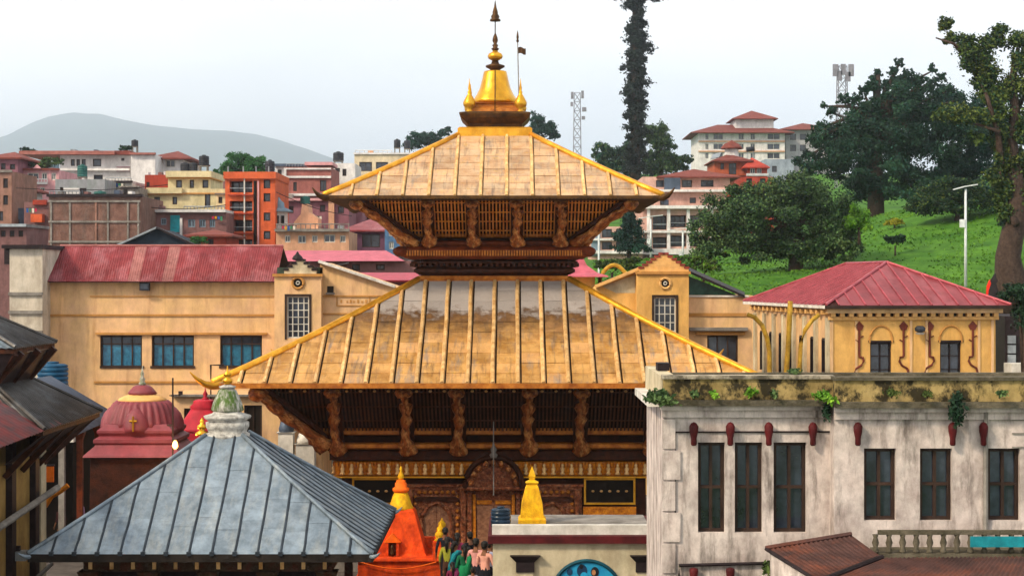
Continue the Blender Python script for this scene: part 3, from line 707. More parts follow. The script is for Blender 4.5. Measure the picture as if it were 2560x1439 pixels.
# ------------------------------------------------------------------ small cream building with the blue roundel
m_cream = mat('cream_plaster', '#c4b89a', '#b3a488', scale=1.4, rough=.9, stain='#7a6a4c', samt=.6, sscale=1.5, stretch=(1, 1, .5))
m_maroon = mat('maroon_paint', '#5a1a1c', '#3c1013', scale=3, rough=.6, rand=.1)
m_dkwood = mat('black_brown_wood', '#2a2022', '#1b1416', scale=5, rough=.6)
D0 = 45.0
x0, x1 = fx(1232, D0), fx(1643, D0); zt = fz(1337, D0)
B = thing('cream_outbuilding', 'low cream outbuilding with maroon eave band and painted blue roundel', 'building', ((x0 + x1) / 2, D0, .6))
MB().box(x0, D0, .6, x1, D0 + 3.6, zt - .18).build('wall', m_cream, B)
MB().box(x0 - .12, D0 - .14, zt - .19, x1 + .03, D0 + 3.8, zt).build('eave_band', m_maroon, B)
MB().box(x0 - .02, D0 + .1, zt + .002, x1 - .1, D0 + .3, zt + .24).build('parapet', m_white, B)
MB().box(x0 - .02, D0 + .305, zt + .002, x1 - .1, D0 + 3.5, zt + .06).build('roof_slab', m_conc, B)
for px in (1313, 1612):
    xc = fx(px, D0)
    MB().add([(xc - .22, D0 - .2, fz(1385, D0)), (xc + .22, D0 - .2, fz(1385, D0))] if False else
             [(xc - .38, D0 - .24, fz(1386, D0)), (xc + .38, D0 - .24, fz(1386, D0)), (xc + .38, D0 - .002, fz(1386, D0)), (xc - .38, D0 - .002, fz(1386, D0)),
              (xc - .23, D0 - .1, fz(1403, D0)), (xc + .23, D0 - .1, fz(1403, D0)), (xc + .23, D0 - .002, fz(1403, D0)), (xc - .23, D0 - .002, fz(1403, D0)),
              (xc - .23, D0 - .1, fz(1428, D0)), (xc + .23, D0 - .1, fz(1428, D0)), (xc + .23, D0 - .002, fz(1428, D0)), (xc - .23, D0 - .002, fz(1428, D0))],
             [(0, 1, 2, 3), (4, 5, 1, 0), (5, 6, 2, 1), (7, 4, 0, 3), (8, 9, 5, 4), (9, 10, 6, 5), (11, 8, 4, 7), (8, 11, 10, 9)]).build('wall_capital', m_dkwood, B)
    MB().box(xc - .2, D0 - .06, .9, xc + .2, D0 - .002, fz(1429, D0)).build('pilaster', m_cream, B)
m_bluep = mat('blue_painted_roundel', '#1c7fae', '#2a9cc4', scale=3, rough=.6)
m_tealr = mat('teal_rim', '#0e4a58', '#0a3542', rough=.6)
xc, zc = fx(1467, D0), fz(1487, D0); R = 92 * D0 / K
MB().poly([(xc + R * .93 * math.cos(a), D0 - .03, zc + R * .93 * math.sin(a)) for a in [2 * math.pi * i / 40 for i in range(40)]], (0, -1, 0), .028).build('roundel', m_bluep, B)
MB().tube([(xc + R * .95 * math.cos(a), D0 - .04, zc + R * .95 * math.sin(a)) for a in [2 * math.pi * i / 40 for i in range(41)]], .05, 6).build('roundel_rim', m_tealr, B)
m_navy = mat('navy_paint', '#16304c', '#1f4262', rough=.6); m_skinp = mat('painted_skin_tone', '#b07a50', '#8f5f3c', rough=.6); m_blackp = mat('black_paint', '#14161c', '#1d2026', rough=.6)
def disc(px, py, rw, rh, m, dy, nm='painted_shape'):
    MB().poly([(fx(px, D0) + rw * math.cos(a), D0 - dy, fz(py, D0) + rh * math.sin(a)) for a in [2 * math.pi * i / 16 for i in range(16)]], (0, -1, 0), .006).build(nm, m, B)
disc(1424, 1428, .07, .09, m_navy, .04); disc(1455, 1425, .13, .16, m_navy, .04); disc(1453, 1414, .05, .06, m_blackp, .047)
disc(1460, 1440, .10, .12, m_bluep, .047); disc(1487, 1428, .10, .13, m_blackp, .041); disc(1484, 1429, .05, .07, m_skinp, .048); disc(1492, 1450, .14, .12, m_skinp, .048)

# water tank and yellow spire on that roof
def tank(name, label, c, r, h, m, stand=0.0, n=18, group='rooftop water tanks'):
    t = thing(name, label, 'water tank', c, group)
    x, y, z = c
    if stand:
        for sx in (-1, 1):
            for sy in (-1, 1): MB().box(x + sx * r * .7 - .05, y + sy * r * .7 - .05, z, x + sx * r * .7 + .05, y + sy * r * .7 + .05, z + stand).build('stand_leg', m_conc, t)
        MB().box(x - r * .85, y - r * .85, z + stand - .06, x + r * .85, y + r * .85, z + stand + .02).build('stand_top', m_conc, t)
    z += stand + .02; pr = [(r * .95, 0)]
    for i in range(4): pr += [(r, h * (.03 + .2 * i)), (r, h * (.15 + .2 * i)), (r * .95, h * (.17 + .2 * i)), (r * .95, h * (.21 + .2 * i))]
    pr += [(r, h * .86), (r * .8, h * .93), (r * .4, h * .96)]
    MB().lathe(pr, (x, y, z), n).build('tank_body', m, t, True)
    MB().lathe([(r * .38, h * .95), (r * .40, h * .97), (r * .38, h * 1.03), (r * .2, h * 1.05)], (x, y, z), n).build('tank_lid', m, t, True)
    return t
m_bktank = mat('glossy_blue_black_tank', '#172430', '#22364a', rough=.25, rand=0)
tank('water_tank', 'small black lidded water tank on the cream outbuilding parapet', (fx(1252, 46), 46.0, zt + .062), .26, .5, m_bktank, group=None)
MB().sqp([(.36, 0), (.36, .1), (.30, .16), (.27, .5), (.17, .9), (.13, .98), (.17, 1.04), (.07, 1.1), (.09, 1.2), (.01, 1.45)], (fx(1330, 47), 47.0, zt + .062)).build('yellow_spire', m_yel, None, label='yellow tapering spire standing on the cream outbuilding roof', cat='spire', loc=(fx(1330, 47), 47.0, zt + .062))

# ------------------------------------------------------------------ big weathered white building on the right
m_ww = mat('weathered_white_wall', '#d0c3bb', '#ab9c95', scale=1.6, rough=.92, bump=.35, bscale=6, stain='#463c34', samt=.85, sscale=1.7, stretch=(1.6, 1.6, .3), rand=0, s0=.5, s1=.68, grime=.45, gscale=2.6)
m_wy = mat('yellow_stained_parapet', '#a99260', '#8c7748', scale=1.8, rough=.92, bump=.4, bscale=6, stain='#29251a', samt=.97, sscale=2.4, stretch=(1, 1, .8), rand=0, s0=.45, s1=.56, grime=.4, gscale=3)
m_cop = mat('mossy_coping', '#6b6354', '#4a4436', scale=2.5, rough=.95, bump=.5, stain='#2a2a18', samt=.8, sscale=2, stretch=(1, 1, 1), rand=.1)
DW = 36.0
m_coping = mat('stained_pale_coping', '#a89e8c', '#857a68', scale=3, rough=.95, stain='#38332a', samt=.85, sscale=2.2, stretch=(1, 1, 1), s0=.46, s1=.6)
xa, xb, xe = fx(1658, DW), fx(2082, DW), fx(2760, DW)
WB = thing('white_building', 'large weathered white building with mossy yellow parapet and plant-grown cornice', 'building', (xa, DW, 0))
ztop = fz(946, DW); zc1 = fz(998, DW); zc0 = fz(1012, DW)
wins = []
for a_, b_ in ((1745, 1812), (1837, 1906), (1934, 2016)): wins.append((fx(a_, DW), fz(1330, DW), fx(b_, DW), fz(1105, DW)))
mb = MB().facade(xa, xb, 0, zc0, DW, wins, .22)
mb.quad((xa, DW, 0), (xa, DW + 4.4, 0), (xa, DW + 4.4, zc0), (xa, DW, zc0)).quad((xa, DW + 4.4, 0), (xe, DW + 4.4, 0), (xe, DW + 4.4, zc0), (xa, DW + 4.4, zc0))
mb.quad((xa, DW, zc0), (xa, DW + 4.4, zc0), (xe, DW + 4.4, zc0), (xb, DW, zc0)).quad((xb, DW, 0), (xb, DW + .1, 0), (xb, DW + .1, zc0), (xb, DW, zc0))
mb.build('wall', m_ww, WB, fix=False)
DR = DW - .55
wins2 = [(fx(a_, DR), fz(1300, DR), fx(b_, DR), fz(1120, DR)) for a_, b_ in ((2160, 2240), (2300, 2380), (2470, 2550))]
xb2 = fx(2086, DR)
mb = MB().facade(xb2, xe, 0, zc0, DR, wins2, .22)
mb.quad((xb2, DR, 0), (xb2, DR + 4.4, 0), (xb2, DR + 4.4, zc0), (xb2, DR, zc0)).quad((xe, DR, 0), (xe, DR + 4.4, 0), (xe, DR + 4.4, zc0), (xe, DR, zc0)).quad((xb2, DR, zc0), (xe, DR, zc0), (xe, DR + 4.4, zc0), (xb2, DR + 4.4, zc0))
mb.build('projecting_wall', m_ww, WB, fix=False)
for (a, b, c, d), yy in [(w, DW) for w in wins] + [(w, DR) for w in wins2]:
    f = MB()
    for (p, q, r_, s_) in ((a, b, c, b + .07), (a, d - .07, c, d), (a, b + .07, a + .07, d - .07), (c - .07, b + .07, c, d - .07), ((a + c) / 2 - .03, b + .07, (a + c) / 2 + .03, d - .07), (a + .07, (b + d) / 2 - .03, (a + c) / 2 - .03, (b + d) / 2 + .03), ((a + c) / 2 + .03, (b + d) / 2 - .03, c - .07, (b + d) / 2 + .03)): f.box(p, yy + .12, q, r_, yy + .18, s_)
    wo = f.build('window', m_frame, WB)
    MB().box(a, yy + .19, b, c, yy + .21, d).build('pane', m_glass, wo)
# cornice, mouldings and parapet for both blocks
for (u0, u1, yy, nm) in ((xa, xb, DW, 'a'), (xb2, xe, DR, 'b')):
    e = .10 if nm == 'a' else .02
    MB().box(u0 - e, yy - .30, zc0, u1, yy + .2, zc1).build('cornice_slab', m_cop, WB)
    MB().box(u0 - e * .6, yy - .17, zc0 - .09, u1, yy - .001, zc0 - .002).build('cornice_moulding', m_ww, WB)
    MB().box(u0 - e * .3, yy - .08, zc0 - .24, u1, yy - .001, zc0 - .092).build('cornice_moulding', m_ww, WB)
    MB().box(u0, yy - .12, zc1 + .002, u1, yy + .16, ztop).build('parapet', m_wy, WB)
    MB().box(u0 - .03, yy - .18, ztop + .002, u1 + .02, yy + .22, ztop + .07).build('parapet_coping', m_coping if nm == 'a' else m_cop, WB)
MB().box(xa - .04, DW + .23, zc0, xa + .26, DW + 4.3, ztop + .05).build('side_parapet', m_cream, WB)
MB().box(xa - .28, DW + .4, zc0 - .06, xa - .041, DW + 4.2, zc1 - .02).build('side_cornice', m_white, WB)
MB().box(xa, DW + 4.1, zc0, xe, DW + 4.38, fz(931, DW + 4.2)).build('back_parapet', m_cop, WB)
MB().box(xa + .05, DW + 2.0, ztop + .06, xa + .3, DW + 2.5, ztop + .22).build('parapet_cap', m_dkwood, WB)
# quoins on the near corner
for i in range(14):
    z = .2 + i * .62
    if z + .6 > zc0 - .25: break
    MB().box(xa - .02, DW - .045, z, xa + (.34 if i % 2 else .24), DW - .001, z + .58).build('quoin', m_ww, WB)
# maroon colonnettes round the windows and the pipe that joins them
for (px, DD) in ((1733, DW), (1824, DW), (1920, DW), (2030, DW), (2142, DR), (2378, DR), (2455, DR)):
    xq = fx(px, DD); rr_ = 11.5 * DD / K
    MB().lathe([(rr_ * .4, fz(1112, DD)), (rr_ * .65, fz(1108, DD)), (rr_ * .62, fz(1094, DD)), (rr_ * .95, fz(1076, DD)), (rr_, fz(1064, DD)), (rr_ * .6, fz(1056, DD)), (.01, fz(1053, DD))], (xq, DD - .12, 0), 14).build('maroon_bracket', m_maroon, WB, True)
    if px < 1900: MB().lathe([(.01, fz(1490, DD)), (rr_ * .4, fz(1470, DD)), (rr_ * .8, fz(1440, DD)), (rr_ * 1.0, fz(1424, DD)), (rr_ * .9, fz(1418, DD)), (.02, fz(1415, DD))], (xq, DD - .12, 0), 14).build('maroon_bracket', m_maroon, WB, True)
MB().tube([(fx(1688, DW), DW - .03, fz(1300, DW)), (fx(1688, DW), DW - .03, fz(1079, DW)), (fx(2076, DW), DW - .03, fz(1078, DW))], .018, 5).build('wall_conduit', m_dkwood, WB)
MB().tube([(fx(1697, DW), DW - .06, fz(1450, DW)), (fx(1697, DW), DW - .06, fz(1411, DW)), (fx(1925, DW), DW - .06, fz(1405, DW))], .035, 6).build('drain_pipe', m_dkwood, WB)
MB().tube([(fx(2462, DR), DR - .06, fz(1450, DR)), (fx(2462, DR), DR - .06, fz(1010, DR))], .05, 6).build('downpipe', m_conc, WB)
for i in range(3):
    MB().box(fx(2530, DR), DR - .03, fz(1050 + 34 * i, DR), fx(2560, DR), DR - .001, fz(1047 + 34 * i, DR)).build('mortar_groove', m_conc, WB)
# balcony with balusters and turquoise board
zb = fz(1366, DR)
MB().box(fx(2175, DR), DR - .9, zb - .14, xe, DR - .002, zb).build('balcony_slab', m_cop, WB)
for i in range(12):
    xq = fx(2190 + 34 * i, DR - .85); MB().lathe([(.05, 0), (.07, .04), (.04, .1), (.07, .2), (.04, .3), (.06, .36)], (xq, DR - .8, zb), 8).build('baluster', m_cop, WB, True)
MB().box(fx(2175, DR), DR - .86, zb + .36, xe, DR - .72, zb + .44).build('balcony_rail', m_cop, WB)
m_turq = mat('turquoise_paint', '#1f8f9a', '#187480', scale=4, rough=.6)
MB().box(fx(2395, DR), DR - .98, zb + .14, xe, DR - .93, zb + .34).build('turquoise_board', m_turq, WB)

# corrugated lean-to roofs in front of it
m_rust = mat('rusty_corrugated_iron', '#5c403a', '#43302d', scale=1.6, rough=.6, metal=.2, bump=.2, stain='#8a4a30', samt=.6, sscale=1.2, stretch=(1, 1, 1), rand=.08)
def corrugated(p00, p10, p11, p01, n, amp, nsub=6):
    """wavy sheet: p00-p10 along the eave, p01-p11 along the ridge; waves run down the slope"""
    p00, p10, p11, p01 = map(Vector, (p00, p10, p11, p01)); mb = MB()
    nr = (p10 - p00).cross(p01 - p00).normalized()
    if nr.z < 0: nr = -nr
    N = n * 4
    for i in range(N + 1):
        o = nr * (amp * math.sin(i * math.pi / 2)); f = i / N
        a, b = p00.lerp(p10, f), p01.lerp(p11, f)
        for q in (0, 1): mb.v.append(tuple((a if q == 0 else b) + o))
    mb.f = [(2 * i, 2 * i + 2, 2 * i + 3, 2 * i + 1) for i in range(N)]
    # underside gives it thickness
    o = len(mb.v); mb.v += [tuple(Vector(v) - nr * .02) for v in mb.v]; mb.f += [(a + o, d + o, c + o, b + o) for a, b, c, d in mb.f]
    e = len(mb.f)
    mb.f += [(2 * i, o + 2 * i, o + 2 * i + 2, 2 * i + 2) for i in range(N)]
    return mb
L1 = thing('corrugated_lean_to', 'rusty brown corrugated lean-to roof below the white building balcony', 'lean-to', (fx(2200, 33.5), 33.5, .6))
rid = [P(2135, 1333, 34.6), P(2200, 1390, 34.0)]
corrugated(P(2045, 1452, 32.4), P(2205, 1392, 34.2), P(2128, 1336, 34.9), P(1915, 1371, 34.4), 18, .018).build('roof_sheeting', m_rust, L1, True, fix=False)
corrugated(P(2045, 1456, 32.4), P(2700, 1500, 31.5), P(2700, 1388, 34.4), P(2205, 1394, 34.2), 46, .02).build('roof_sheeting', m_rust, L1, True, fix=False)
MB().tube([P(2045, 1452, 32.4), P(2205, 1391, 34.2)], .05, 6).build('valley_flashing', m_dkwood, L1)
MB().tube([P(1915, 1371, 34.4), P(2045, 1452, 32.4)], .035, 6).build('edge_flashing', m_dkwood, L1)
MB().tube([P(1915, 1369, 34.4), P(2128, 1334, 34.9)], .05, 6).build('ridge_flashing', m_rust, L1)
MB().add([P(1925, 1378, 34.3), P(2045, 1462, 32.4), (fx(2045, 32.4), 32.4, .6), (fx(1925, 34.3), 34.3, .6)], [(0, 1, 2, 3)]).build('side_wall', m_ww, L1)
MB().box(fx(2060, 32.6), 32.6, .6, fx(2700, 32.6), 32.8, 5.3).build('front_wall', m_ww, L1)

# ------------------------------------------------------------------ left two-tiered house
m_corr = mat('dark_corrugated_roof', '#46423f', '#302c2a', scale=2, rough=.42, metal=.4, stain='#6d7278', samt=.5, sscale=1.5, stretch=(1, 1, 1), rand=.08)
m_rred = mat('rust_red_roof_sheet', '#7d3a38', '#5e4040', scale=1.4, rough=.6, metal=.1, stain='#54484a', samt=.9, sscale=1.4, stretch=(1, 1, 1), rand=.14)
m_ochre = mat('ochre_plaster', '#a08048', '#8a6a3a', scale=1.4, rough=.9, stain='#5a4428', samt=.6, sscale=1, rand=0)
H = thing('tiered_house', 'ochre house with two tiers of dark corrugated roofs and rusty patches', 'house', (-17, 52.5, .6))
XU, YU0, YU1, ZU = -13.9, 50.4, 55.0, 9.1
def hipped_corr(x0, x1, y0, y1, ze, xr0, xr1, yr0, yr1, zr, m, nsx, nsy, mfront=None, dark=m_wood):
    corrugated((x1, y0, ze), (x1, y1, ze), (xr1, yr1, zr), (xr1, yr0, zr), nsy, .022).build('roof_slope', m, H, True, fix=False)
    corrugated((x0, y0, ze), (x1, y0, ze), (xr1, yr0, zr), (xr0, yr0, zr), nsx, .022).build('roof_slope', mfront or m, H, True, fix=False)
    corrugated((x1, y1, ze), (x0, y1, ze), (xr0, yr1, zr), (xr1, yr1, zr), nsx, .022).build('roof_slope', m, H, True, fix=False)
    MB().tube([(x1, y0, ze + .03), (xr1, yr0, zr + .03)], .06, 6).build('hip_cap', m_corr, H)
    MB().tube([(x1, y1, ze + .03), (xr1, yr1, zr + .03)], .06, 6).build('hip_cap', m_corr, H)
    MB().box(x0, y0 + .05, ze - .16, x1 - .06, y1 - .05, ze - .03).build('eave_board', dark, H)
hipped_corr(-20.5, XU, YU0, YU1, ZU, -18.5, -17.0, 52.2, 53.2, 10.65, m_corr, 30, 22, m_gsheet)
MB().box(-19.9, 50.9, 7.3, -14.7, 54.6, ZU - .1).build('upper_wall', m_wood, H)
for (x, y) in ((XU + .25, YU0 + .5), (XU + .25, 52.7), (XU + .25, YU1 - .5)):
    MB().bar((x - .2, y, ZU - .15), (-15.0, y, 7.6), .16, .2).build('eave_bracket', m_wood, H)
MB().bar((XU - .1, YU0 + .2, ZU - .15), (-15.1, 51.3, 7.5), .18, .2).build('eave_bracket', m_wood, H)
XL, YL0, YL1, ZL = -12.8, 49.3, 56.2, 6.9
MB().quad((XU - .1, YU0 + .1, ZU - .17), (XU - .1, YU1 - .1, ZU - .17), (-14.68, 54.6, 7.9), (-14.68, 50.9, 7.9)).quad((XU - .1, YU0 + .1, ZU - .17), (-20, YU0 + .1, ZU - .17), (-20, 50.88, 7.9), (-14.68, 50.88, 7.9)).build('soffit_board', m_dkwood, H)
MB().quad((XL - .1, YL0, ZL - .17), (XL - .1, YL1 - .1, ZL - .17), (-14.0, 54.4, 5.9), (-14.0, 49.5, 5.9)).build('soffit_board', m_dkwood, H)
hipped_corr(-21.0, XL, YL0, YL1, ZL, -19.5, -14.9, 51.2, 54.4, 8.2, m_corr, 34, 30)
corrugated((XL - .02, 43.0, ZL - .12), (XL - .02, 51.4, ZL + .02), (-14.9, 51.8, 7.95), (-14.9, 43.0, 7.85), 26, .02).build('patched_roof_slope', m_rred, H, True, fix=False)
MB().box(-21, 43, .6, -14.2, 54.4, 6.75).build('wall', m_ochre, H)
for y in (50.7, 53.2):
    MB().box(-14.2, y - .22, .6, -14.02, y + .22, 6.7).build('wall_post', m_dkwood, H)
MB().box(-14.2, 53.9, .6, -14.1, 54.5, 6.7).build('corner_strip', m_cream, H)
for y in (50.2, 52.0, 53.8, 55.6):
    MB().bar((XL - .15, y, ZL - .1), (-14.15, min(y, 54.3), 5.5), .12, .16).build('eave_bracket', m_wood, H)
MB().tube([(-13.95, 47.5, 4.2), (-13.7, 54.3, 4.75)], .10, 8).build('pale_drain_pipe', m_conc, H)
MB().tube([(-13.9, 47.5, 1.9), (-13.4, 52.4, 2.75)], .06, 8).build('pale_drain_pipe', m_conc, H)
fl_ = thing('floodlight', 'grey floodlight box fixed to the dark post of the ochre house', 'floodlight', (-13.85, 50.9, 3.2))
MB().box(-14.0, 50.7, 3.1, -13.7, 51.15, 3.35).build('lamp_housing', m_metal, fl_)
MB().box(-14.02, 50.85, 3.36, -13.9, 50.95, 3.5).build('bracket', m_dkwood, fl_)

# grey-blue shed roof behind
m_bluegrey = mat('blue_grey_sheet', '#4f5a6b', '#3e4858', scale=1, rough=.5, metal=.2, bump=.1, stain='#6f7c8c', samt=.5, sscale=.8, stretch=(1, 1, 1), rand=.05)
SH = thing('grey_roofed_shed', 'shed with blue-grey sheet roof behind the ochre tiered house', 'shed', (-18, 72, .6))
corrugated((-16.4, 66.8, 5.15), (-16.7, 76.5, 5.25), (-19.6, 76.5, 6.95), (-20.2, 66.8, 6.9), 40, .012).build('roof_slope', m_bluegrey, SH, True, fix=False)
corrugated((-25, 66.8, 4.9), (-25, 76.5, 4.9), (-19.6, 76.5, 6.95), (-20.2, 66.8, 6.9), 30, .012).build('roof_slope', m_bluegrey, SH, True, fix=False)
MB().box(-16.9, 66.7, 5.0, -16.25, 67.0, 5.16).build('eave_flashing', m_white, SH)
MB().box(-24.5, 70.5, .6, -17.2, 76.2, 5.1).build('wall', m_dark, SH)
for y in (67.2, 70.0, 73.0): MB().sqp([(.16, .6), (.16, .9), (.11, 1.0), (.11, 4.8), (.2, 5.1)], (-16.8, y, 0)).build('post', m_redwood if y > 69 else m_conc, SH)
tank('water_tank', 'wide blue plastic water tank beside the blue-grey shed roof', (fx(132, 80), 80, .6), .68, 1.0, mat('blue_plastic_tank', '#123f5c', '#1a5274', rough=.45), stand=fz(963, 80) - .6, group=None)

# ------------------------------------------------------------------ red domed shrines
m_red = mat('dark_red_limewash', '#7c2a32', '#6a222c', scale=2, rough=.6, rand=.03, stain='#a5565c', samt=.4, spec=.5)
m_bright = mat('bright_red_limewash', '#b02434', '#98202e', scale=2, rough=.55, rand=.03)
RX, RY = fx(356, 64), 64.0
R_ = thing('domed_shrine', 'dark red fluted-dome shrine with four lobed niches near the grey pavilion', 'shrine', (RX, RY, .6))
k_ = 64 / K
MB().sqp([(1.55, .6), (1.5, 4.9)], (RX, RY, 0)).build('cella_wall', m_wallt, R_)
MB().sqp([(1.72, fz(1143, 62.3)), (1.70, fz(1138, 62.3)), (1.40, fz(1116, 62.6)), (1.36, fz(1112, 62.6))], (RX, RY, 0)).build('flared_roof', m_red, R_)
zz = [fz(q, 63) for q in (1112, 1104, 1096, 1088, 1080, 1074, 1066, 1060)]
MB().sqp([(1.30, zz[0]), (1.42, zz[1]), (1.42, zz[2]), (1.24, zz[3]), (1.32, zz[4]), (1.32, zz[5]), (1.18, zz[6]), (1.1, zz[7])], (RX, RY, 0)).build('stepped_moulding', m_red, R_)
MB().lathe([(1.22, fz(1066, 64)), (1.20, fz(1052, 64)), (1.10, fz(1030, 64)), (.98, fz(1010, 64)), (.84, fz(1000, 64))], (RX, RY, 0), 112, flute=28, famp=.1).build('fluted_dome', m_red, R_, True)
m_peach = mat('pale_yellow_limewash', '#d8a868', '#c99858', scale=3, rough=.7)
MB().lathe([(.86, fz(1001, 64)), (.84, fz(996, 64)), (.62, fz(988, 64)), (.45, fz(985, 64))], (RX, RY, 0), 30).build('pale_crown_band', m_peach, R_, True)
MB().lathe([(.42, fz(986, 64)), (.48, fz(982, 64)), (.42, fz(976, 64)), (.30, fz(966, 64)), (.2, fz(962, 64))], (RX, RY, 0), 24, flute=12, famp=.1).build('lotus_cap', m_red, R_, True)
MB().lathe([(.1, fz(963, 64)), (.13, fz(957, 64)), (.07, fz(953, 64)), (.11, fz(947, 64)), (.05, fz(941, 64)), (.07, fz(934, 64)), (.04, fz(928, 64)), (.01, fz(914, 64))], (RX, RY, 0), 12).build('finial', m_stone, R_, True)
for k in range(4):
    ox, oy = ROT(k, 0, 1.02)
    pr = [(.46, 0), (.47, .12), (.44, .34), (.34, .58), (.18, .76), (.05, .84), (.03, .95)]
    MB().lathe(pr, (RX + ox, RY + oy, fz(1078, 63)), 20).build('lobed_niche', m_red, R_, True)
yq = RY - 1.47; zq = fz(1058, 62.5)
MB().tube([(RX - .02, yq - .02, zq - .28), (RX - .02, yq - .02, zq + .25)], .04, 5).tube([(RX - .15, yq - .02, zq + .08), (RX + .11, yq - .02, zq + .08)], .035, 5).build('gilt_emblem', m_bell, R_)
RX2, RY2 = fx(510, 70), 70.0
R2 = thing('conical_shrine', 'bright red conical shrine partly hidden behind the mossy stone finial', 'shrine', (RX2, RY2, .6))
MB().box(RX2 - 1.0, RY2 - 1.0, .6, RX2 + 1.0, RY2 + 1.0, fz(1082, 69)).build('cella_wall', m_bright, R2)
MB().lathe([(1.05, fz(1080, 69)), (1.0, fz(1072, 69)), (.8, fz(1050, 70)), (.55, fz(1026, 70)), (.5, fz(1020, 70)), (.55, fz(1016, 70)), (.4, fz(1006, 70)), (.42, fz(1002, 70)), (.3, fz(998, 70))], (RX2, RY2, 0), 24, sq=.3).build('conical_roof', m_bright, R2, True)
MB().lathe([(.12, 0), (.14, .05), (.06, .12), (.1, .22), (.03, .36), (.01, .5)], (RX2 + .05, RY2, fz(999, 70)), 10).build('finial', m_bright, R2, True)
gf_ = thing('gilt_roof_finial', 'little gilded finial just left of the mossy stone finial base', 'finial', (fx(505, 60), 60, fz(1090, 60)))
MB().lathe([(.1, -5.2), (.1, .02), (.22, .04), (.22, .12), (.08, .2), (.16, .28), (.16, .36), (.06, .42), (.08, .5), (.01, .62)], (fx(505, 60), 60, fz(1090, 60)), 12).build('gilt_vases', m_bell, gf_, True)

# lamp post with the lit lamp
lp = thing('lamp_post', 'slim iron post with cross arms and a lit bulb beside the domed shrine', 'lamp post', (fx(434, 61), 61, .6))
xl = fx(432, 61)
MB().tube([(xl, 61, .6), (xl, 61, fz(944, 61))], .03, 6).build('pole', m_dkwood, lp)
MB().tube([(xl - .12, 61, fz(988, 61)), (xl + .25, 61, fz(988, 61)), (xl + .25, 61, fz(978, 61))], .02, 5).build('cross_arm', m_dkwood, lp)
MB().tube([(xl - .2, 61, fz(1062, 61)), (xl + .02, 61, fz(1062, 61))], .03, 5).build('cross_arm', m_dkwood, lp)
MB().box(xl + .2, 60.93, fz(986, 61), xl + .33, 61.05, fz(977, 61)).build('camera_box', m_dkwood, lp)
m_bulb = mat('lit_bulb', '#ffd890', rough=.5, bump=0, rand=0, emit=((1.0, .42, .08), 2.2))
xq, zq = fx(438, 60.6), fz(1113, 60.6)
MB().lathe([(.01, -.13), (.07, -.08), (.1, 0), (.08, .1), (.05, .16), (.01, .18)], (xq, 60.6, zq), 14).build('bulb', m_bulb, lp, True)
MB().tube([(xl, 61, zq + .2), (xq, 60.6, zq + .17)], .02, 5).build('bulb_arm', m_dkwood, lp)
pl = bpy.data.objects.new('bulb_light', bpy.data.lights.new('bulb_light', 'POINT')); COL.objects.link(pl)
pl.data.energy = 130; pl.data.color = (1, .5, .15); pl.data.shadow_soft_size = .15; pl.location = (xq, 60.35, zq)

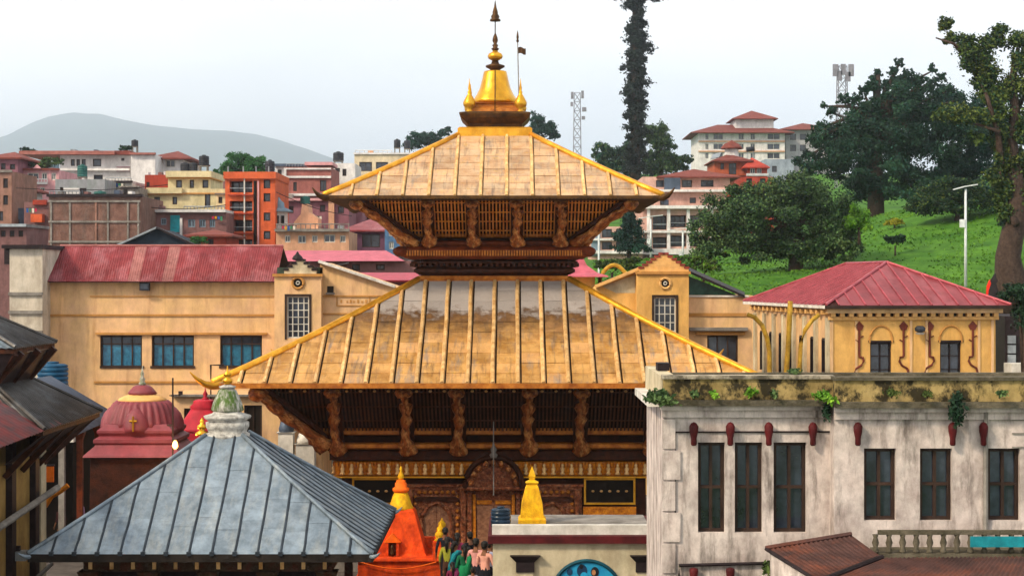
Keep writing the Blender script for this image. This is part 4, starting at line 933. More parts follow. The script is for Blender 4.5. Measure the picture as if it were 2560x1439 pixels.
# ------------------------------------------------------------------ houses: helpers
def win_part(root, a, b, c, d, y, rev=.18, mf=None, mg=None, nx=1, nz=1, fw=.08, name='window'):
    f = MB(); y0, y1 = y + rev - .09, y + rev - .03
    f.box(a, y0, b, c, y1, b + fw).box(a, y0, d - fw, c, y1, d).box(a, y0, b + fw, a + fw, y1, d - fw).box(c - fw, y0, b + fw, c, y1, d - fw)
    for i in range(1, nx):
        x = a + (c - a) * i / nx; f.box(x - fw * .35, y0 + .005, b + fw, x + fw * .35, y1 - .005, d - fw)
    for j in range(1, nz):
        z = b + (d - b) * j / nz; f.box(a + fw, y0 + .01, z - fw * .3, c - fw, y1 - .01, z + fw * .3)
    wo = f.build(name, mf or m_frame, root)
    MB().box(a, y + rev - .02, b, c, y + rev, d).build('pane', mg or m_glass, wo)
    return wo
def house(name, label, px0, px1, py0, D, depth, m, wins=(), py1=None, z0=None, mf=None, mg=None, nx=2, nz=1, rev=.18, bands=(), cat='house', group=None, balc=(), fw=.09, sills=None):
    x0, x1, zt = fx(px0, D), fx(px1, D), fz(py0, D)
    zb = z0 if z0 is not None else (fz(py1, D) if py1 else min(ground_z(x0, D), ground_z(x1, D)) - .5)
    r = thing(name, label, cat, ((x0 + x1) / 2, D, zb), group)
    H_ = [(fx(a, D), fz(d, D), fx(c, D), fz(b, D)) for a, b, c, d in wins]
    B_ = [(fx(a, D), fz(d, D), fx(c, D), fz(b, D)) for a, b, c, d in balc]
    mb = MB().facade(x0, x1, zb, zt, D, H_, rev)
    if B_: mb = MB().facade(x0, x1, zb, zt, D, H_ + B_, rev)
    mb.quad((x0, D, zb), (x0, D + depth, zb), (x0, D + depth, zt), (x0, D, zt)).quad((x1, D, zb), (x1, D, zt), (x1, D + depth, zt), (x1, D + depth, zb))
    mb.quad((x0, D + depth, zb), (x1, D + depth, zb), (x1, D + depth, zt), (x0, D + depth, zt)).quad((x0, D, zt), (x1, D, zt), (x1, D + depth, zt), (x0, D + depth, zt))
    mb.build('wall', m, r, fix=False)
    for h in H_: win_part(r, *h, D, rev, mf, mg, nx, nz, fw)
    for h in B_:     # deep balcony opening with glazing behind and a parapet rail
        q = MB(); a, b, c, d = h
        q.quad((a, D + rev, b), (a, D + 1.2, b), (a, D + 1.2, d), (a, D + rev, d)).quad((c, D + rev, b), (c, D + rev, d), (c, D + 1.2, d), (c, D + 1.2, b)).quad((a, D + rev, d), (a, D + 1.2, d), (c, D + 1.2, d), (c, D + rev, d)).quad((a, D + rev, b), (c, D + rev, b), (c, D + 1.2, b), (a, D + 1.2, b))
        q.build('balcony_recess', m, r, fix=False)
        win_part(r, a + .02, b + .02, c - .02, d - .02, D + 1.05, .15, m_frame, m_glass, 3, 1, .1, 'balcony_window')
        MB().box(a, D + .04, b + (d - b) * .34, c, D + .10, b + (d - b) * .40).build('balcony_rail', m_metal, r)
    for (a, b, c, d, pr, mm) in bands:
        MB().box(fx(a, D), D - pr, fz(d, D), fx(c, D), D - .002, fz(b, D)).build('cornice_band', mm, r)
    return r
def slab(root, px0, py0, px1, py1, D, y0, y1, m, name):
    return MB().box(fx(px0, D), D + y0, fz(py1, D), fx(px1, D), D + y1, fz(py0, D)).build(name, m, root)
def hip_roof(root, x0, x1, y0, y1, ze, zr, over, m, ridge=.45, name='roof'):
    x0 -= over; x1 += over; y0 -= over; y1 += over
    ym = (y0 + y1) / 2; ins = min((x1 - x0) / 2, (y1 - y0) / 2) * (ridge / .5 if ridge < .5 else 1)
    ra, rb = (x0 + ins, x1 - ins) if x1 - x0 > y1 - y0 else ((x0 + x1) / 2 - .02, (x0 + x1) / 2 + .02)
    v = [(x0, y0, ze), (x1, y0, ze), (x1, y1, ze), (x0, y1, ze), (ra, ym, zr), (rb, ym, zr)]
    v += [(a, b, ze - .15) for a, b, _ in v[:4]]
    return MB().add(v, [(0, 1, 5, 4), (1, 2, 5), (2, 3, 4, 5), (3, 0, 4), (0, 6, 7, 1), (1, 7, 8, 2), (2, 8, 9, 3), (3, 9, 6, 0), (6, 9, 8, 7)]).build(name, m, root)

# ------------------------------------------------------------------ yellow residence behind the temple (left half)
m_yw = mat('yellow_ochre_plaster', '#d8b07c', '#cfa680', scale=.8, rough=.9, bump=.1, stain='#96683a', samt=.6, sscale=1.0, stretch=(1.8, 1.8, .22), s0=.52, s1=.72, rand=.02, grime=.34, gscale=.9)
m_yw2 = mat('deep_yellow_plaster', '#d6a65e', '#ca9c5a', scale=.8, rough=.9, bump=.1, stain='#b0782e', samt=.4, sscale=.9, rand=.02)
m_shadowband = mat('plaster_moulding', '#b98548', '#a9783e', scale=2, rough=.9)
m_pinkr = mat('faded_red_roof_sheet', '#823438', '#762e32', scale=.9, rough=.5, metal=.05, bump=.1, stain='#c08a90', samt=.5, sscale=.9, stretch=(1, .4, .4), rand=.13)
m_tan = mat('rusted_roof_strip', '#a06a66', '#8c5450', scale=2, rough=.6, rand=.1)
DY = 88.0
yA = house('yellow_wing', 'long yellow plaster wing with faded red sheet roof and blue-curtained windows', 100, 688, 703, DY, 7, m_yw,
           wins=[(250, 838, 355, 918), (379, 838, 485, 918), (550, 838, 655, 918)], z0=.6, mf=m_frame, mg=m_blueglass, nx=4, nz=1, rev=.25, cat='building',
           bands=[(225, 739, 686, 742, .05, m_shadowband), (100, 785, 686, 790, .07, m_shadowband), (240, 831, 668, 836, .16, m_shadowband), (236, 952, 560, 957, .08, m_shadowband), (250, 914, 360, 920, .06, m_frame), (376, 914, 488, 920, .06, m_frame), (548, 914, 658, 920, .06, m_frame)])
for (a, c) in ((250, 355), (379, 485), (550, 655)):     # top lights
    MB().box(fx(a, DY) + .08, DY + .13, fz(861, DY), fx(c, DY) - .08, DY + .2, fz(858, DY)).build('transom_bar', m_frame, yA)
    MB().box(fx(a, DY) + .05, DY + .205, fz(859, DY), fx(c, DY) - .05, DY + .225, fz(840, DY)).build('transom_pane', m_glass, yA)
ze, zr = fz(703, 87.6), fz(615, 90.4)
xs0, xs1 = fx(94, 87.6), fx(690, 87.6); n = 21
for i in range(n):
    a, b = i / n, (i + 1) / n; L = xs1 - xs0
    m = m_tan if i in (8, 11) else m_pinkr
    sk = fx(112, 90.4) - fx(94, 87.6)
    e = random.uniform(-.03, .03)
    corrugated((xs0 + L * a, 87.4 + e, ze), (xs0 + L * b + .02, 87.4 + e, ze), (xs0 + sk + (L - sk) * b + .02, 90.4, zr), (xs0 + sk + (L - sk) * a, 90.4, zr), 5, .018).build('roof_sheet', m, yA, True, fix=False)
MB().quad((xs0, 87.5, ze - .05), (xs1, 87.5, ze - .05), (xs1, 90.4, zr - .06), (xs0 + .5, 90.4, zr - .06)).quad((xs0 + .5, 90.4, zr - .06), (xs1, 90.4, zr - .06), (xs1, 95, ze), (xs0, 95, ze)).build('roof_deck', m_frame, yA)
MB().tube([(xs0 + .4, 90.4, zr + .02), (xs1, 90.4, zr + .02)], .07, 6).build('ridge_cap', m_tan, yA)
fl2 = thing('floodlight', 'dark floodlight under the eave of the yellow wing', 'floodlight', (fx(362, 87.7), 87.7, fz(725, 87.7)))
MB().box(fx(350, 87.7), 87.55, fz(726, 87.7), fx(374, 87.7), 87.85, fz(706, 87.7)).build('lamp_housing', m_tank, fl2)
MB().box(fx(353, 87.7), 87.53, fz(722, 87.7), fx(371, 87.7), 87.549, fz(709, 87.7)).build('lamp_glass', m_glass, fl2)
# white stair tower at its left end
wt = house('white_stair_tower', 'square white plaster tower with dark flat cap at the yellow wing corner', 24, 106, 622, 86.5, 5, mat('old_white_plaster', '#c9bfae', '#b0a594', scale=1, rough=.9, stain='#6d5a44', samt=.6, sscale=1), z0=.6, cat='tower',
           bands=[(22, 730, 108, 738, .12, m_conc), (22, 776, 108, 784, .12, m_conc), (22, 826, 108, 832, .12, m_conc)])
slab(wt, 8, 612, 112, 621, 86.5, -.3, 5.3, m_dkwood, 'flat_cap')
slab(wt, 6, 621.2, 24, 660, 86.5, .3, 4.8, m_dkwood, 'cap_return')

def stair_tower(name, label, px0, px1, pyt, D, wx, circ, pale):
    """projecting tower bay with round vent, tall barred window and stepped gable"""
    t = house(name, label, px0, px1, pyt, D, 5, m_yw2 if not pale else m_yw, wins=[wx], z0=.6, mf=m_wframe, mg=m_glass, nx=4, nz=6, rev=.2, cat='tower', fw=.07,
              bands=[(px0 - 4, pyt, px1 + 4, pyt + 7, .14, m_shadowband)])
    fr = MB(); a, b, c, d = fx(wx[0], D), fz(wx[3], D), fx(wx[2], D), fz(wx[1], D)
    fr.box(a - .1, D - .04, b - .06, a, D - .002, d + .1).box(c, D - .04, b - .06, c + .1, D - .002, d + .1).box(a, D - .04, d, c, D - .002, d + .1)
    fr.build('window_surround', m_frame, t)
    x, z = fx(circ[0], D), fz(circ[1], D); r = circ[2] * D / K
    MB().tube([(x + r * math.cos(q), D - .03, z + r * math.sin(q)) for q in [2 * math.pi * i / 20 for i in range(21)]], .07, 6).build('vent_ring', m_shadowband if pale else m_peach, t)
    MB().poly([(x + r * .92 * math.cos(q), D - .008, z + r * .92 * math.sin(q)) for q in [2 * math.pi * i / 20 for i in range(20)]], (0, -1, 0), .006).build('vent_disc', m_dark, t)
    MB().tube([(x + r * .3 * math.cos(q), D - .03, z + r * .3 * math.sin(q)) for q in [2 * math.pi * i / 12 for i in range(13)]], .03, 5).build('vent_hub', m_wframe, t)
    return t
t1 = stair_tower('yellow_stair_tower', 'yellow tower bay with round vent and tall barred window beside the long wing', 686, 803, 684, 87.3, (717, 740, 773, 845), (745, 707, 14), True)
# its plaster crest
def crest(root, cx_, w, base, top, D, m, mt, n=6):
    for i in range(n):
        f0 = 1 - i / n; x0, x1 = cx_ - w * f0, cx_ + w * f0; z0_, z1_ = base - (base - top) * i / n, base - (base - top) * (i + 1) / n
        MB().box(fx(x0, D), D + .05, fz(z0_, D), fx(x1, D), D + .55, fz(z1_, D) - .003).build('gable_step', m, root)
        for s in (-1, 1):
            xe_ = cx_ + s * w * f0; xi_ = cx_ + s * w * (f0 - 1 / n)
            MB().box(fx(min(xe_, xi_) - 1.5, D), D, fz(z1_, D) - .002, fx(max(xe_, xi_) + 1.5, D), D + .6, fz(z1_ - 5, D)).build('gable_coping', mt, root)
slab(t1, 688, 668, 803, 683.6, 87.3, .7, 1.2, mat('mossy_dark_parapet', '#3c4a40', '#2a332c', rough=.9), 'dark_parapet')
crest(t1, 750, 40, 684, 652, 87.3, m_cream, m_dkwood, 4)
MB().lathe([(.18, 0), (.28, .07), (.2, .2), (.09, .3), (.03, .42)], (fx(742, 87.3), 87.6, fz(650, 87.3)), 8).build('crest_finial', m_dkwood, t1)
# sloping-parapet wing right of the tower
yB = thing('yellow_side_wing', 'yellow wing with white sloping coping and small dark vent, partly behind golden roof', 'building', (fx(900, DY), DY, .6))
mb = MB(); pts = [P(800, 1000, DY), P(1075, 1000, DY), P(1075, 745, DY), P(985, 717, DY), P(800, 655, DY)]
mb.poly(pts, (0, -1, 0), 6).build('wall', m_yw, yB)
MB().bar(P(797, 653, DY - .1), P(988, 716, DY - .1), .5, .12).build('sloping_coping', m_white, yB)
MB().box(fx(803, DY), DY - .06, fz(742, DY), fx(1000, DY), DY - .002, fz(738, DY)).build('plaster_band', m_shadowband, yB)
MB().box(fx(803, DY), DY - .06, fz(786, DY), fx(1000, DY), DY - .002, fz(782, DY)).build('plaster_band', m_shadowband, yB)
MB().box(fx(818, DY), DY - .03, fz(733, DY), fx(834, DY), DY - .002, fz(715, DY)).build('vent_opening', m_dark, yB)
MB().box(fx(815, DY), DY - .16, fz(735, DY), fx(837, DY), DY - .031, fz(731, DY)).build('vent_sill', m_conc, yB)
fr = MB(); a, b, c, d = fx(841, DY), fz(765, DY), fx(925, DY), fz(741, DY)
fr.box(a, DY - .04, b, c, DY - .002, b + .05).box(a, DY - .04, b + .05, a + .05, DY - .002, d).box(c - .05, DY - .04, b + .05, c, DY - .002, d)
fr.build('inscription_frame', m_shadowband, yB)
for i, q in enumerate((.12, .3, .4, .5, .62, .74, .86)): MB().box(a + (c - a) * q, DY - .025, b + .16, a + (c - a) * (q + .05), DY - .002, b + .16 + (.1 if i % 2 else .16)).build('worn_relief_mark', m_shadowband, yB)
# shop-front row below, behind the domed shrine
rs = house('ground_floor_row', 'dark-fronted ground floor row below the yellow wing windows', 430, 700, 985, 84, 3.5, m_yw, wins=[(460, 1020, 540, 1100), (610, 1012, 655, 1110)], z0=.6, cat='building', mg=m_dark, bands=[(430, 985, 700, 990, .3, m_conc)])
MB().tube([P(527, 1000, 83.93), P(527, 912, 83.93), P(560, 912, 83.93)], .05, 6).build('conduit_frame', m_dkwood, None, label='thin dark conduit bent into a corner frame before the yellow wing', cat='pipe', loc=P(527, 1000, 83.6))
# white spired votive shrines between
for i, (px, py0, py1, lab) in enumerate(((716, 1030, 1120, 'slim white votive shrine with blue spire left of the golden temple'), (765, 1058, 1130, 'short white votive shrine close to the golden temple wall'))):
    v = thing('votive_shrine', lab, 'shrine', (fx(px, 78), 78, .6), 'votive shrines'); zt_ = fz(py0, 78); w = .32 if i == 0 else .4
    MB().sqp([(w + .1, .6), (w + .1, 2.2), (w, 2.3), (w, zt_ - .9), (w + .08, zt_ - .85)], (fx(px, 78), 78, 0)).build('shaft', m_white, v)
    MB().lathe([(w, zt_ - .85), (w * 1.05, zt_ - .7), (w * .8, zt_ - .45), (w * .3, zt_ - .25), (.02, zt_)], (fx(px, 78), 78, 0), 14).build('spire', m_bluegrey if i == 0 else m_white, v, True)

# ------------------------------------------------------------------ yellow buildings right of the temple
t2 = stair_tower('yellow_gabled_tower', 'yellow tower with stepped red-edged gable and barred window right of golden temple', 1592, 1722, 678, 87.3, (1635, 742, 1690, 870), (1663, 708, 13), False)
m_brickred = mat('brick_red_coping', '#8a3a30', '#743028', scale=3, rough=.8, rand=.1)
crest(t2, 1660, 62, 678, 636, 87.3, m_peach, m_brickred, 6)
yC = thing('yellow_lean_wing', 'small yellow wing with pale sloping gable left of the gabled tower', 'building', (fx(1550, DY), DY, .6))
MB().poly([P(1490, 1000, DY), P(1593, 1000, DY), P(1593, 676, DY), P(1498, 712, DY), P(1490, 720, DY)], (0, -1, 0), 5).build('wall', m_yw2, yC)
MB().poly([P(1506, 716, DY - .01), P(1588, 686, DY - .01), P(1588, 732, DY - .01), P(1540, 732, DY - .01)], (0, -1, 0), .006).build('pale_panel', m_cream, yC)
MB().bar(P(1488, 716, DY - .2), P(1596, 672, DY - .2), .5, .14).build('sloping_coping', m_peach, yC)
yD = house('yellow_low_wing', 'low yellow wing with curved moulding beside the gabled tower', 1720, 1882, 738, DY, 6, m_yw, wins=[(1768, 838, 1845, 905)], z0=.6, cat='building', nx=3,
           bands=[(1720, 738, 1872, 742, .08, m_white), (1722, 782, 1866, 790, .06, m_shadowband), (1722, 818, 1868, 826, .3, m_conc), (1740, 828, 1862, 836, .15, m_shadowband)])
MB().poly([P(1722, 676, DY - .3), P(1862, 738, DY - .3), P(1862, 730, 90.5), P(1722, 668, 90.5)], (0, 0, 1), .12).build('dark_sloping_roof', m_dkwood, yD)
MB().poly([P(1722, 690, DY + .2), P(1840, 737, DY + .2), P(1722, 737, DY + .2)], (0, -1, 0), .05).build('green_glazing', mat('green_tinted_glass', '#1d3a30', '#2a5044', rough=.2), yD)

# ------------------------------------------------------------------ red-roofed hall (rotated a little)
th = math.atan(.102)
RW, RL = 7.45, 14.0
ox, oy, ez = fx(2065, 70), 70.0, fz(765, 70)
hall = thing('red_roofed_hall', 'yellow hall with red hipped metal roof and arched window niches', 'hall', (ox, oy, .6), rz=th)
ORG[hall.name] = Vector((0, 0, 0))   # its parts are modelled in the hall's own axes (front-left eave corner at 0,0)
zE = ez - .6
m_rr = mat('red_roof_sheet', '#7a2a30', '#863a40', scale=.8, rough=.42, metal=.15, bump=.1, stain='#b06a70', samt=.55, sscale=.7, stretch=(1, .3, .3), rand=.1)
m_rs = mat('red_roof_seam', '#a85058', '#8c3640', scale=3, rough=.4, metal=.2)
zR = zE + (765 - 658) * 73.7 / K - .05
rm, ry0, ry1 = RW / 2, 4.1, RL - 4.1
def lerp3(a, b, t): return tuple(a[i] + (b[i] - a[i]) * t for i in range(3))
A_, B_, C_, D_ = (0, 0, zE), (RW, 0, zE), (RW, RL, zE), (0, RL, zE); E_, F_ = (rm, ry0, zR), (rm, ry1, zR)
MB().add([A_, B_, C_, D_, E_, F_] , [(0, 1, 4), (1, 2, 5, 4), (2, 3, 5), (3, 0, 4, 5)]).build('roof_deck', m_frame, hall)
up = Vector((0, 0, .03))
def strip(p0, p1, q1, q0):
    nr = (Vector(p1) - Vector(p0)).cross(Vector(q0) - Vector(p0)); nr.normalize(); nr = nr if nr.z > 0 else -nr
    pts = [tuple(Vector(p) + nr * .03) for p in (p0, p1, q1, q0)]
    if (Vector(pts[2]) - Vector(pts[3])).length < .02: pts = pts[:3]
    MB().poly(pts, nr, .015).build('roof_sheet', m_rr, hall, fix=False)
def slopes(e0, e1, topf, n):
    for i in range(n):
        a, b = i / n, (i + 1) / n
        strip(lerp3(e0, e1, a), lerp3(e0, e1, b), topf(b), topf(a))
        if i: MB().tube([tuple(Vector(lerp3(e0, e1, a)) + up * 1.6), tuple(Vector(topf(a)) + up * 1.6)], .035, 5).build('roof_seam', m_rs, hall, fix=False)
def top_front(f): return lerp3(A_, E_, f / .5) if f <= .5 else lerp3(B_, E_, (1 - f) / .5)
def top_side(s, p, q, r0, r1):
    def g(f):
        y = p[1] + (q[1] - p[1]) * f; 
        lo, hi = min(r0[1], r1[1]), max(r0[1], r1[1])
        if y < lo: t = y / lo; return (p[0] + (rm - p[0]) * t, y, zE + (zR - zE) * t)
        if y > hi: t = (RL - y) / (RL - hi); return (p[0] + (rm - p[0]) * t, y, zE + (zR - zE) * t)
        return (rm, y, zR)
    return g
slopes(A_, B_, top_front, 14); slopes(A_, D_, top_side(0, A_, D_, E_, F_), 22); slopes(B_, C_, top_side(0, B_, C_, E_, F_), 22); slopes(D_, C_, lambda f: lerp3(D_, F_, f / .5) if f <= .5 else lerp3(C_, F_, (1 - f) / .5), 14)
for p, q in ((A_, E_), (B_, E_), (C_, F_), (D_, F_), (E_, F_)): MB().tube([tuple(Vector(p) + up * 2), tuple(Vector(q) + up * 2)], .06, 6).build('ridge_cap', m_rs, hall)
for (x0, y0, x1, y1) in ((-.03, -.03, RW + .03, .06), (-.03, .06, .06, RL), (RW - .06, .06, RW + .03, RL)): MB().box(x0, y0, zE - .10, x1, y1, zE + .02).build('gutter', m_white if x1 < .2 else m_frame, hall)
wx0, wx1, wy0, wy1 = .32, RW - .45, .5, RL - .4
zw = zE - .12
holes = []
def hx(px): return (px - 2085) / (2508 - 2085) * (wx1 - wx0) + wx0
def hz_(py): return zE - (py - 765) * 70.3 / K
for a, c in ((2186, 2241), (2365, 2420)): holes.append((hx(a), hz_(960), hx(c), hz_(857)))
MB().facade(wx0, wx1, 0, zw, wy0, holes, .2).build('front_wall', m_yw2, hall, fix=False)
for h in holes:
    win_part(hall, *h, wy0, .2, m_dkwood, m_glass, 2, 3, .07)
    xm, w = (h[0] + h[2]) / 2, (h[2] - h[0]) / 2
    ar = [(xm - w * 1.06 * math.cos(q) , h[3] + (w * 1.5) * math.sin(q) ** .85) for q in [math.pi * i / 14 for i in range(15)]]
    MB().tube([(p[0], wy0 - .02, p[1]) for p in ar], .045, 5).build('pointed_arch_moulding', m_shadowband, hall)
    MB().box(h[0] - .08, wy0 - .03, h[3], h[2] + .08, wy0 - .001, h[3] + .08).build('window_head', m_dkwood, hall)
side = [(wy0 + .55 + i * 1.72, wy0 + .55 + i * 1.72 + .62) for i in range(7)]
mb = MB(); zs = [0, hz_(960), hz_(850), zw]
edges = [wy0] + [v for s in side for v in s] + [wy1]
for i in range(len(edges) - 1):
    for j in range(3):
        if i % 2 == 1 and j == 1: continue
        mb.quad((wx0, edges[i], zs[j]), (wx0, edges[i + 1], zs[j]), (wx0, edges[i + 1], zs[j + 1]), (wx0, edges[i], zs[j + 1]))
mb.build('side_wall', m_yw, hall, fix=False)
for a, b in side:
    MB().box(wx0 + .12, a, zs[1], wx0 + .16, b, zs[2]).build('side_window_pane', m_glass, hall)
    f = MB().box(wx0 - .02, a - .05, zs[1], wx0 + .1, a + .04, zs[2]).box(wx0 - .02, b - .04, zs[1], wx0 + .1, b + .05, zs[2]).box(wx0 - .02, a + .04, zs[2] - .06, wx0 + .1, b - .04, zs[2] + .05)
    f.build('side_window_frame', m_dkwood, hall)
for i in range(8):
    y = wy0 + .2 + i * 1.72
    MB().box(wx0 - .12, y - .16, 0, wx0 - .001, y + .16, zw - .35).build('side_pilaster', m_cream, hall)
MB().box(wx0, wy1 - .02, 0, wx1, wy1, zw).build('back_wall', m_yw, hall); MB().box(wx1 - .02, wy0 + .002, 0, wx1, wy1 - .03, zw).build('side_wall', m_yw, hall)
# bracket course under the eave
MB().box(wx0 - .1, wy0 - .12, hz_(800), wx1 + .1, wy0 - .001, hz_(792)).build('plaster_band', m_peach, hall)
MB().box(wx0 - .2, wy0 - .3, zE - .28, wx1 + .2, wy0 - .001, zE - .11).build('eave_cornice', m_yw, hall)
for i in range(19):
    x = wx0 + .05 + (wx1 - wx0 - .1) * i / 18
    MB().box(x - .09, wy0 - .24, hz_(792) + .003, x + .09, wy0 - .001, zE - .282).build('eave_bracket', m_peach, hall)
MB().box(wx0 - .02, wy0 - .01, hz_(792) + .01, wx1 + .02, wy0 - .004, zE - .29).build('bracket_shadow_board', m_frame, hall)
for i in range(16):
    y = wy0 + .4 + i * .8
    MB().box(wx0 - .26, y - .12, zE - .34, wx0 - .002, y + .12, zE - .14).build('eave_bracket', m_peach, hall)
for px in (2088, 2150, 2290, 2330, 2465, 2500): MB().box(hx(px) - .05, wy0 - .04, 0, hx(px) + .05, wy0 - .002, hz_(802)).build('wall_strip', m_yw, hall)
# wall ornaments: staff with bud top and S-curled foot
m_orn = mat('maroon_wall_ornament', '#6e3428', '#5a2a20', scale=4, rough=.8)
for px, s in ((2158, -1), (2271, 1), (2338, -1), (2449, 1)):
    x = hx(px); o = MB()
    o.tube([(x, wy0 - .03, hz_(825)), (x, wy0 - .03, hz_(892)), (x, wy0 - .03, hz_(893)), (x - s * .14, wy0 - .03, hz_(894)), (x - s * .17, wy0 - .03, hz_(904)), (x - s * .08, wy0 - .03, hz_(914)), (x + s * .14, wy0 - .03, hz_(922)), (x + s * .2, wy0 - .03, hz_(935))], .045, 6)
    ob = o.build('curled_wall_ornament', m_orn, hall)
    MB().poly([(x - .18, wy0 - .04, hz_(815)), (x, wy0 - .04, hz_(803)), (x + .18, wy0 - .04, hz_(815)), (x + .1, wy0 - .04, hz_(826)), (x - .1, wy0 - .04, hz_(826))], (0, -1, 0), .03).build('ornament_bud', m_orn, hall)
    for zq in (846, 856): MB().tube([(x, wy0 - .03, hz_(zq)), (x + (.16 if zq == 846 else -.16), wy0 - .03, hz_(zq - 6))], .025, 5).build('ornament_thorn', m_orn, hall)
fl3 = thing('floodlight', 'round grey floodlight on the front wall of the red-roofed hall', 'floodlight', (fx(2309, 70), 70.6, fz(824, 70)))
MB().lathe([(.1, -.12), (.2, -.06), (.22, .05), (.12, .14)], (fx(2309, 70), 70.6, fz(824, 70)), 14).build('lamp_head', m_tank, fl3, True)
MB().lathe([(.14, -.2), (.2, -.13)], (fx(2309, 70), 70.6, fz(824, 70)), 14).build('lamp_glass', m_white, fl3)
# bent yellow poles beside the hall
m_bam = mat('yellow_bamboo', '#b08a2c', '#8a6820', scale=5, rough=.6, rand=.1)
def pole(label, pts, D, r):
    p = [P(a, b, D) for a, b in pts]
    MB().tube(p, r, 7).build('bamboo_pole', m_bam, None, True, label=label, cat='pole', loc=p[-1], group='bamboo poles')
pole('bamboo pole arching over toward the yellow low wing', [(1868, 786), (1886, 792), (1905, 812), (1918, 845), (1924, 880), (1924, 935), (1924, 1388)], 68, .09)
pole('upright bamboo pole in front of the hall side wall', [(1976, 752), (1974, 800), (1971, 860), (1966, 930), (1966, 1388)], 68, .1)
pole('bamboo pole bending right beneath the hall eave', [(2048, 786), (2030, 800), (2012, 825), (2002, 860), (1998, 930), (1998, 1388)], 68, .085)
ap = [P(1500 + 70 * t, 690 - 28 * math.sin(math.pi * t), 93) for t in [q / 10 for q in range(11)]]
MB().tube([(ap[0][0], 93, 2.5)] + ap + [(ap[-1][0], 93, 2.5)], .11, 7).build('yellow_arch', m_bam, None, True, label='thin yellow arch rising behind the golden lower roof', cat='arch', loc=(ap[0][0], 93, 2.5))
# curved pink roof behind the temple's right shoulder
pk = thing('pink_roofed_kiosk', 'kiosk with swept pink roof just behind the upper temple wall', 'kiosk', (fx(1440, 93), 93, .6))
m_pk = mat('pink_roof_paint', '#b55c6a', '#a8505e', scale=2, rough=.6)
zk = fz(692, 93)
MB().sqp([(1.75, zk), (1.72, zk + .06), (1.2, zk + .22), (.7, zk + .6), (.5, zk + 1.0), (.42, zk + 1.05)], (fx(1432, 93), 93, 0)).build('swept_roof', m_pk, pk)
MB().box(fx(1432, 93) - 1.1, 92, .6, fx(1432, 93) + 1.1, 94, zk).build('wall', m_yw2, pk)

# ------------------------------------------------------------------ hillside town on the left
TOWN = 'hillside town houses'
m_brick = mat('brown_brick_wall', '#946e60', '#7d5c4c', scale=1.2, rough=.95, bump=.4, bscale=9, stain='#5f5148', samt=.6, sscale=.7)
m_brickd = mat('dark_mauve_brick', '#7a5856', '#654846', scale=1.2, rough=.95, bump=.4, bscale=9, stain='#8a6a66', samt=.5, sscale=.7)
m_brickr = mat('red_brick_wall', '#9c3f2f', '#8a3628', scale=1.2, rough=.95, bump=.3)
m_wh = mat('whitewashed_wall', '#d6d3d0', '#c4c0be', scale=.6, rough=.9, stain='#8f8a88', samt=.5, sscale=.5)
m_pink = mat('pink_wall', '#cf9a9c', '#bd8a8e', scale=.6, rough=.9, stain='#8c6468', samt=.5, sscale=.5)
m_crm = mat('pale_cream_wall', '#cfc29a', '#c0b48c', scale=.6, rough=.9, stain='#8f8560', samt=.4, sscale=.5)
m_ora = mat('orange_painted_wall', '#cc6038', '#bb5430', scale=.6, rough=.85, stain='#a04428', samt=.4, sscale=.5)
m_mauve = mat('mauve_wall', '#8a5c66', '#784e58', scale=.7, rough=.9, stain='#95626e', samt=.5, sscale=.6)
m_peachw = mat('peach_wall', '#d0a080', '#c08f70', scale=.7, rough=.9, stain='#9a7058', samt=.5, sscale=.6)
m_tile = mat('red_tile_roof', '#7a4038', '#64332c', scale=2, rough=.85, bump=.5, bscale=4)
m_tilel = mat('faded_tile_roof', '#9a6258', '#85524a', scale=2, rough=.85, bump=.5, bscale=4)
m_greyb = mat('blue_grey_paint', '#7d92a0', '#6a7f8e', scale=1, rough=.8)

h = house('brick_house', 'brown brick house at the far edge of the town', -60, 29, 428, 150, 8, m_brick, wins=[(-40, 450, -22, 480), (-12, 446, 0, 470), (8, 446, 20, 470), (-12, 488, 0, 512), (8, 488, 20, 512), (-10, 528, 8, 552)], group=TOWN, bands=[(-60, 425, 31, 431, .2, m_conc)])
h = house('mauve_house', 'mauve house with small dormers rising behind the brown brick house', -30, 44, 392, 168, 8, m_mauve, wins=[(2, 408, 14, 424), (25, 410, 38, 424)], group=TOWN)
hip_roof(h, fx(-30, 168), fx(44, 168), 168, 176, fz(394, 168), fz(380, 172), .5, m_tile)
h = house('pink_house', 'pink two-storey house with roof-terrace plants and a tiny gable', 45, 148, 425, 170, 9, m_pink, wins=[(68, 432, 97, 449), (104, 432, 118, 449), (128, 432, 140, 450), (60, 468, 90, 486), (100, 468, 112, 486)], group=TOWN, mf=m_wframe, bands=[(43, 421, 150, 426, .3, m_tile), (43, 455, 120, 461, .4, m_wh)])
MB().poly([P(82, 421, 169.6), P(102, 421, 169.6), P(92, 411, 169.6)], (0, -1, 0), .3).build('gablet', m_pink, h)
h = house('white_long_house', 'long white three-storey house with red eave strip and three slit windows', 150, 326, 388, 186, 10, m_wh, wins=[(177, 398, 187, 415), (191, 398, 200, 415), (204, 398, 214, 415), (232, 397, 253, 416), (303, 395, 311, 402), (154, 437, 163, 448), (178, 437, 190, 448), (234, 437, 257, 456)], group=TOWN, nx=1,
      bands=[(150, 421, 326, 427, .5, m_wh), (292, 417, 326, 419, .15, m_mauve), (292, 427, 326, 429, .15, m_mauve)])
slab(h, 55, 379, 292, 388, 186, -1.2, 8, m_tilel, 'roof_slab'); slab(h, 290, 378, 330, 388, 186, -.8, 8, m_tile, 'roof_slab')
h = house('white_blank_house', 'tall blank white wall of a house beside the long white house', 327, 388, 386, 184, 9, m_wh, group=TOWN, bands=[(325, 382, 390, 387, .4, m_tilel)])
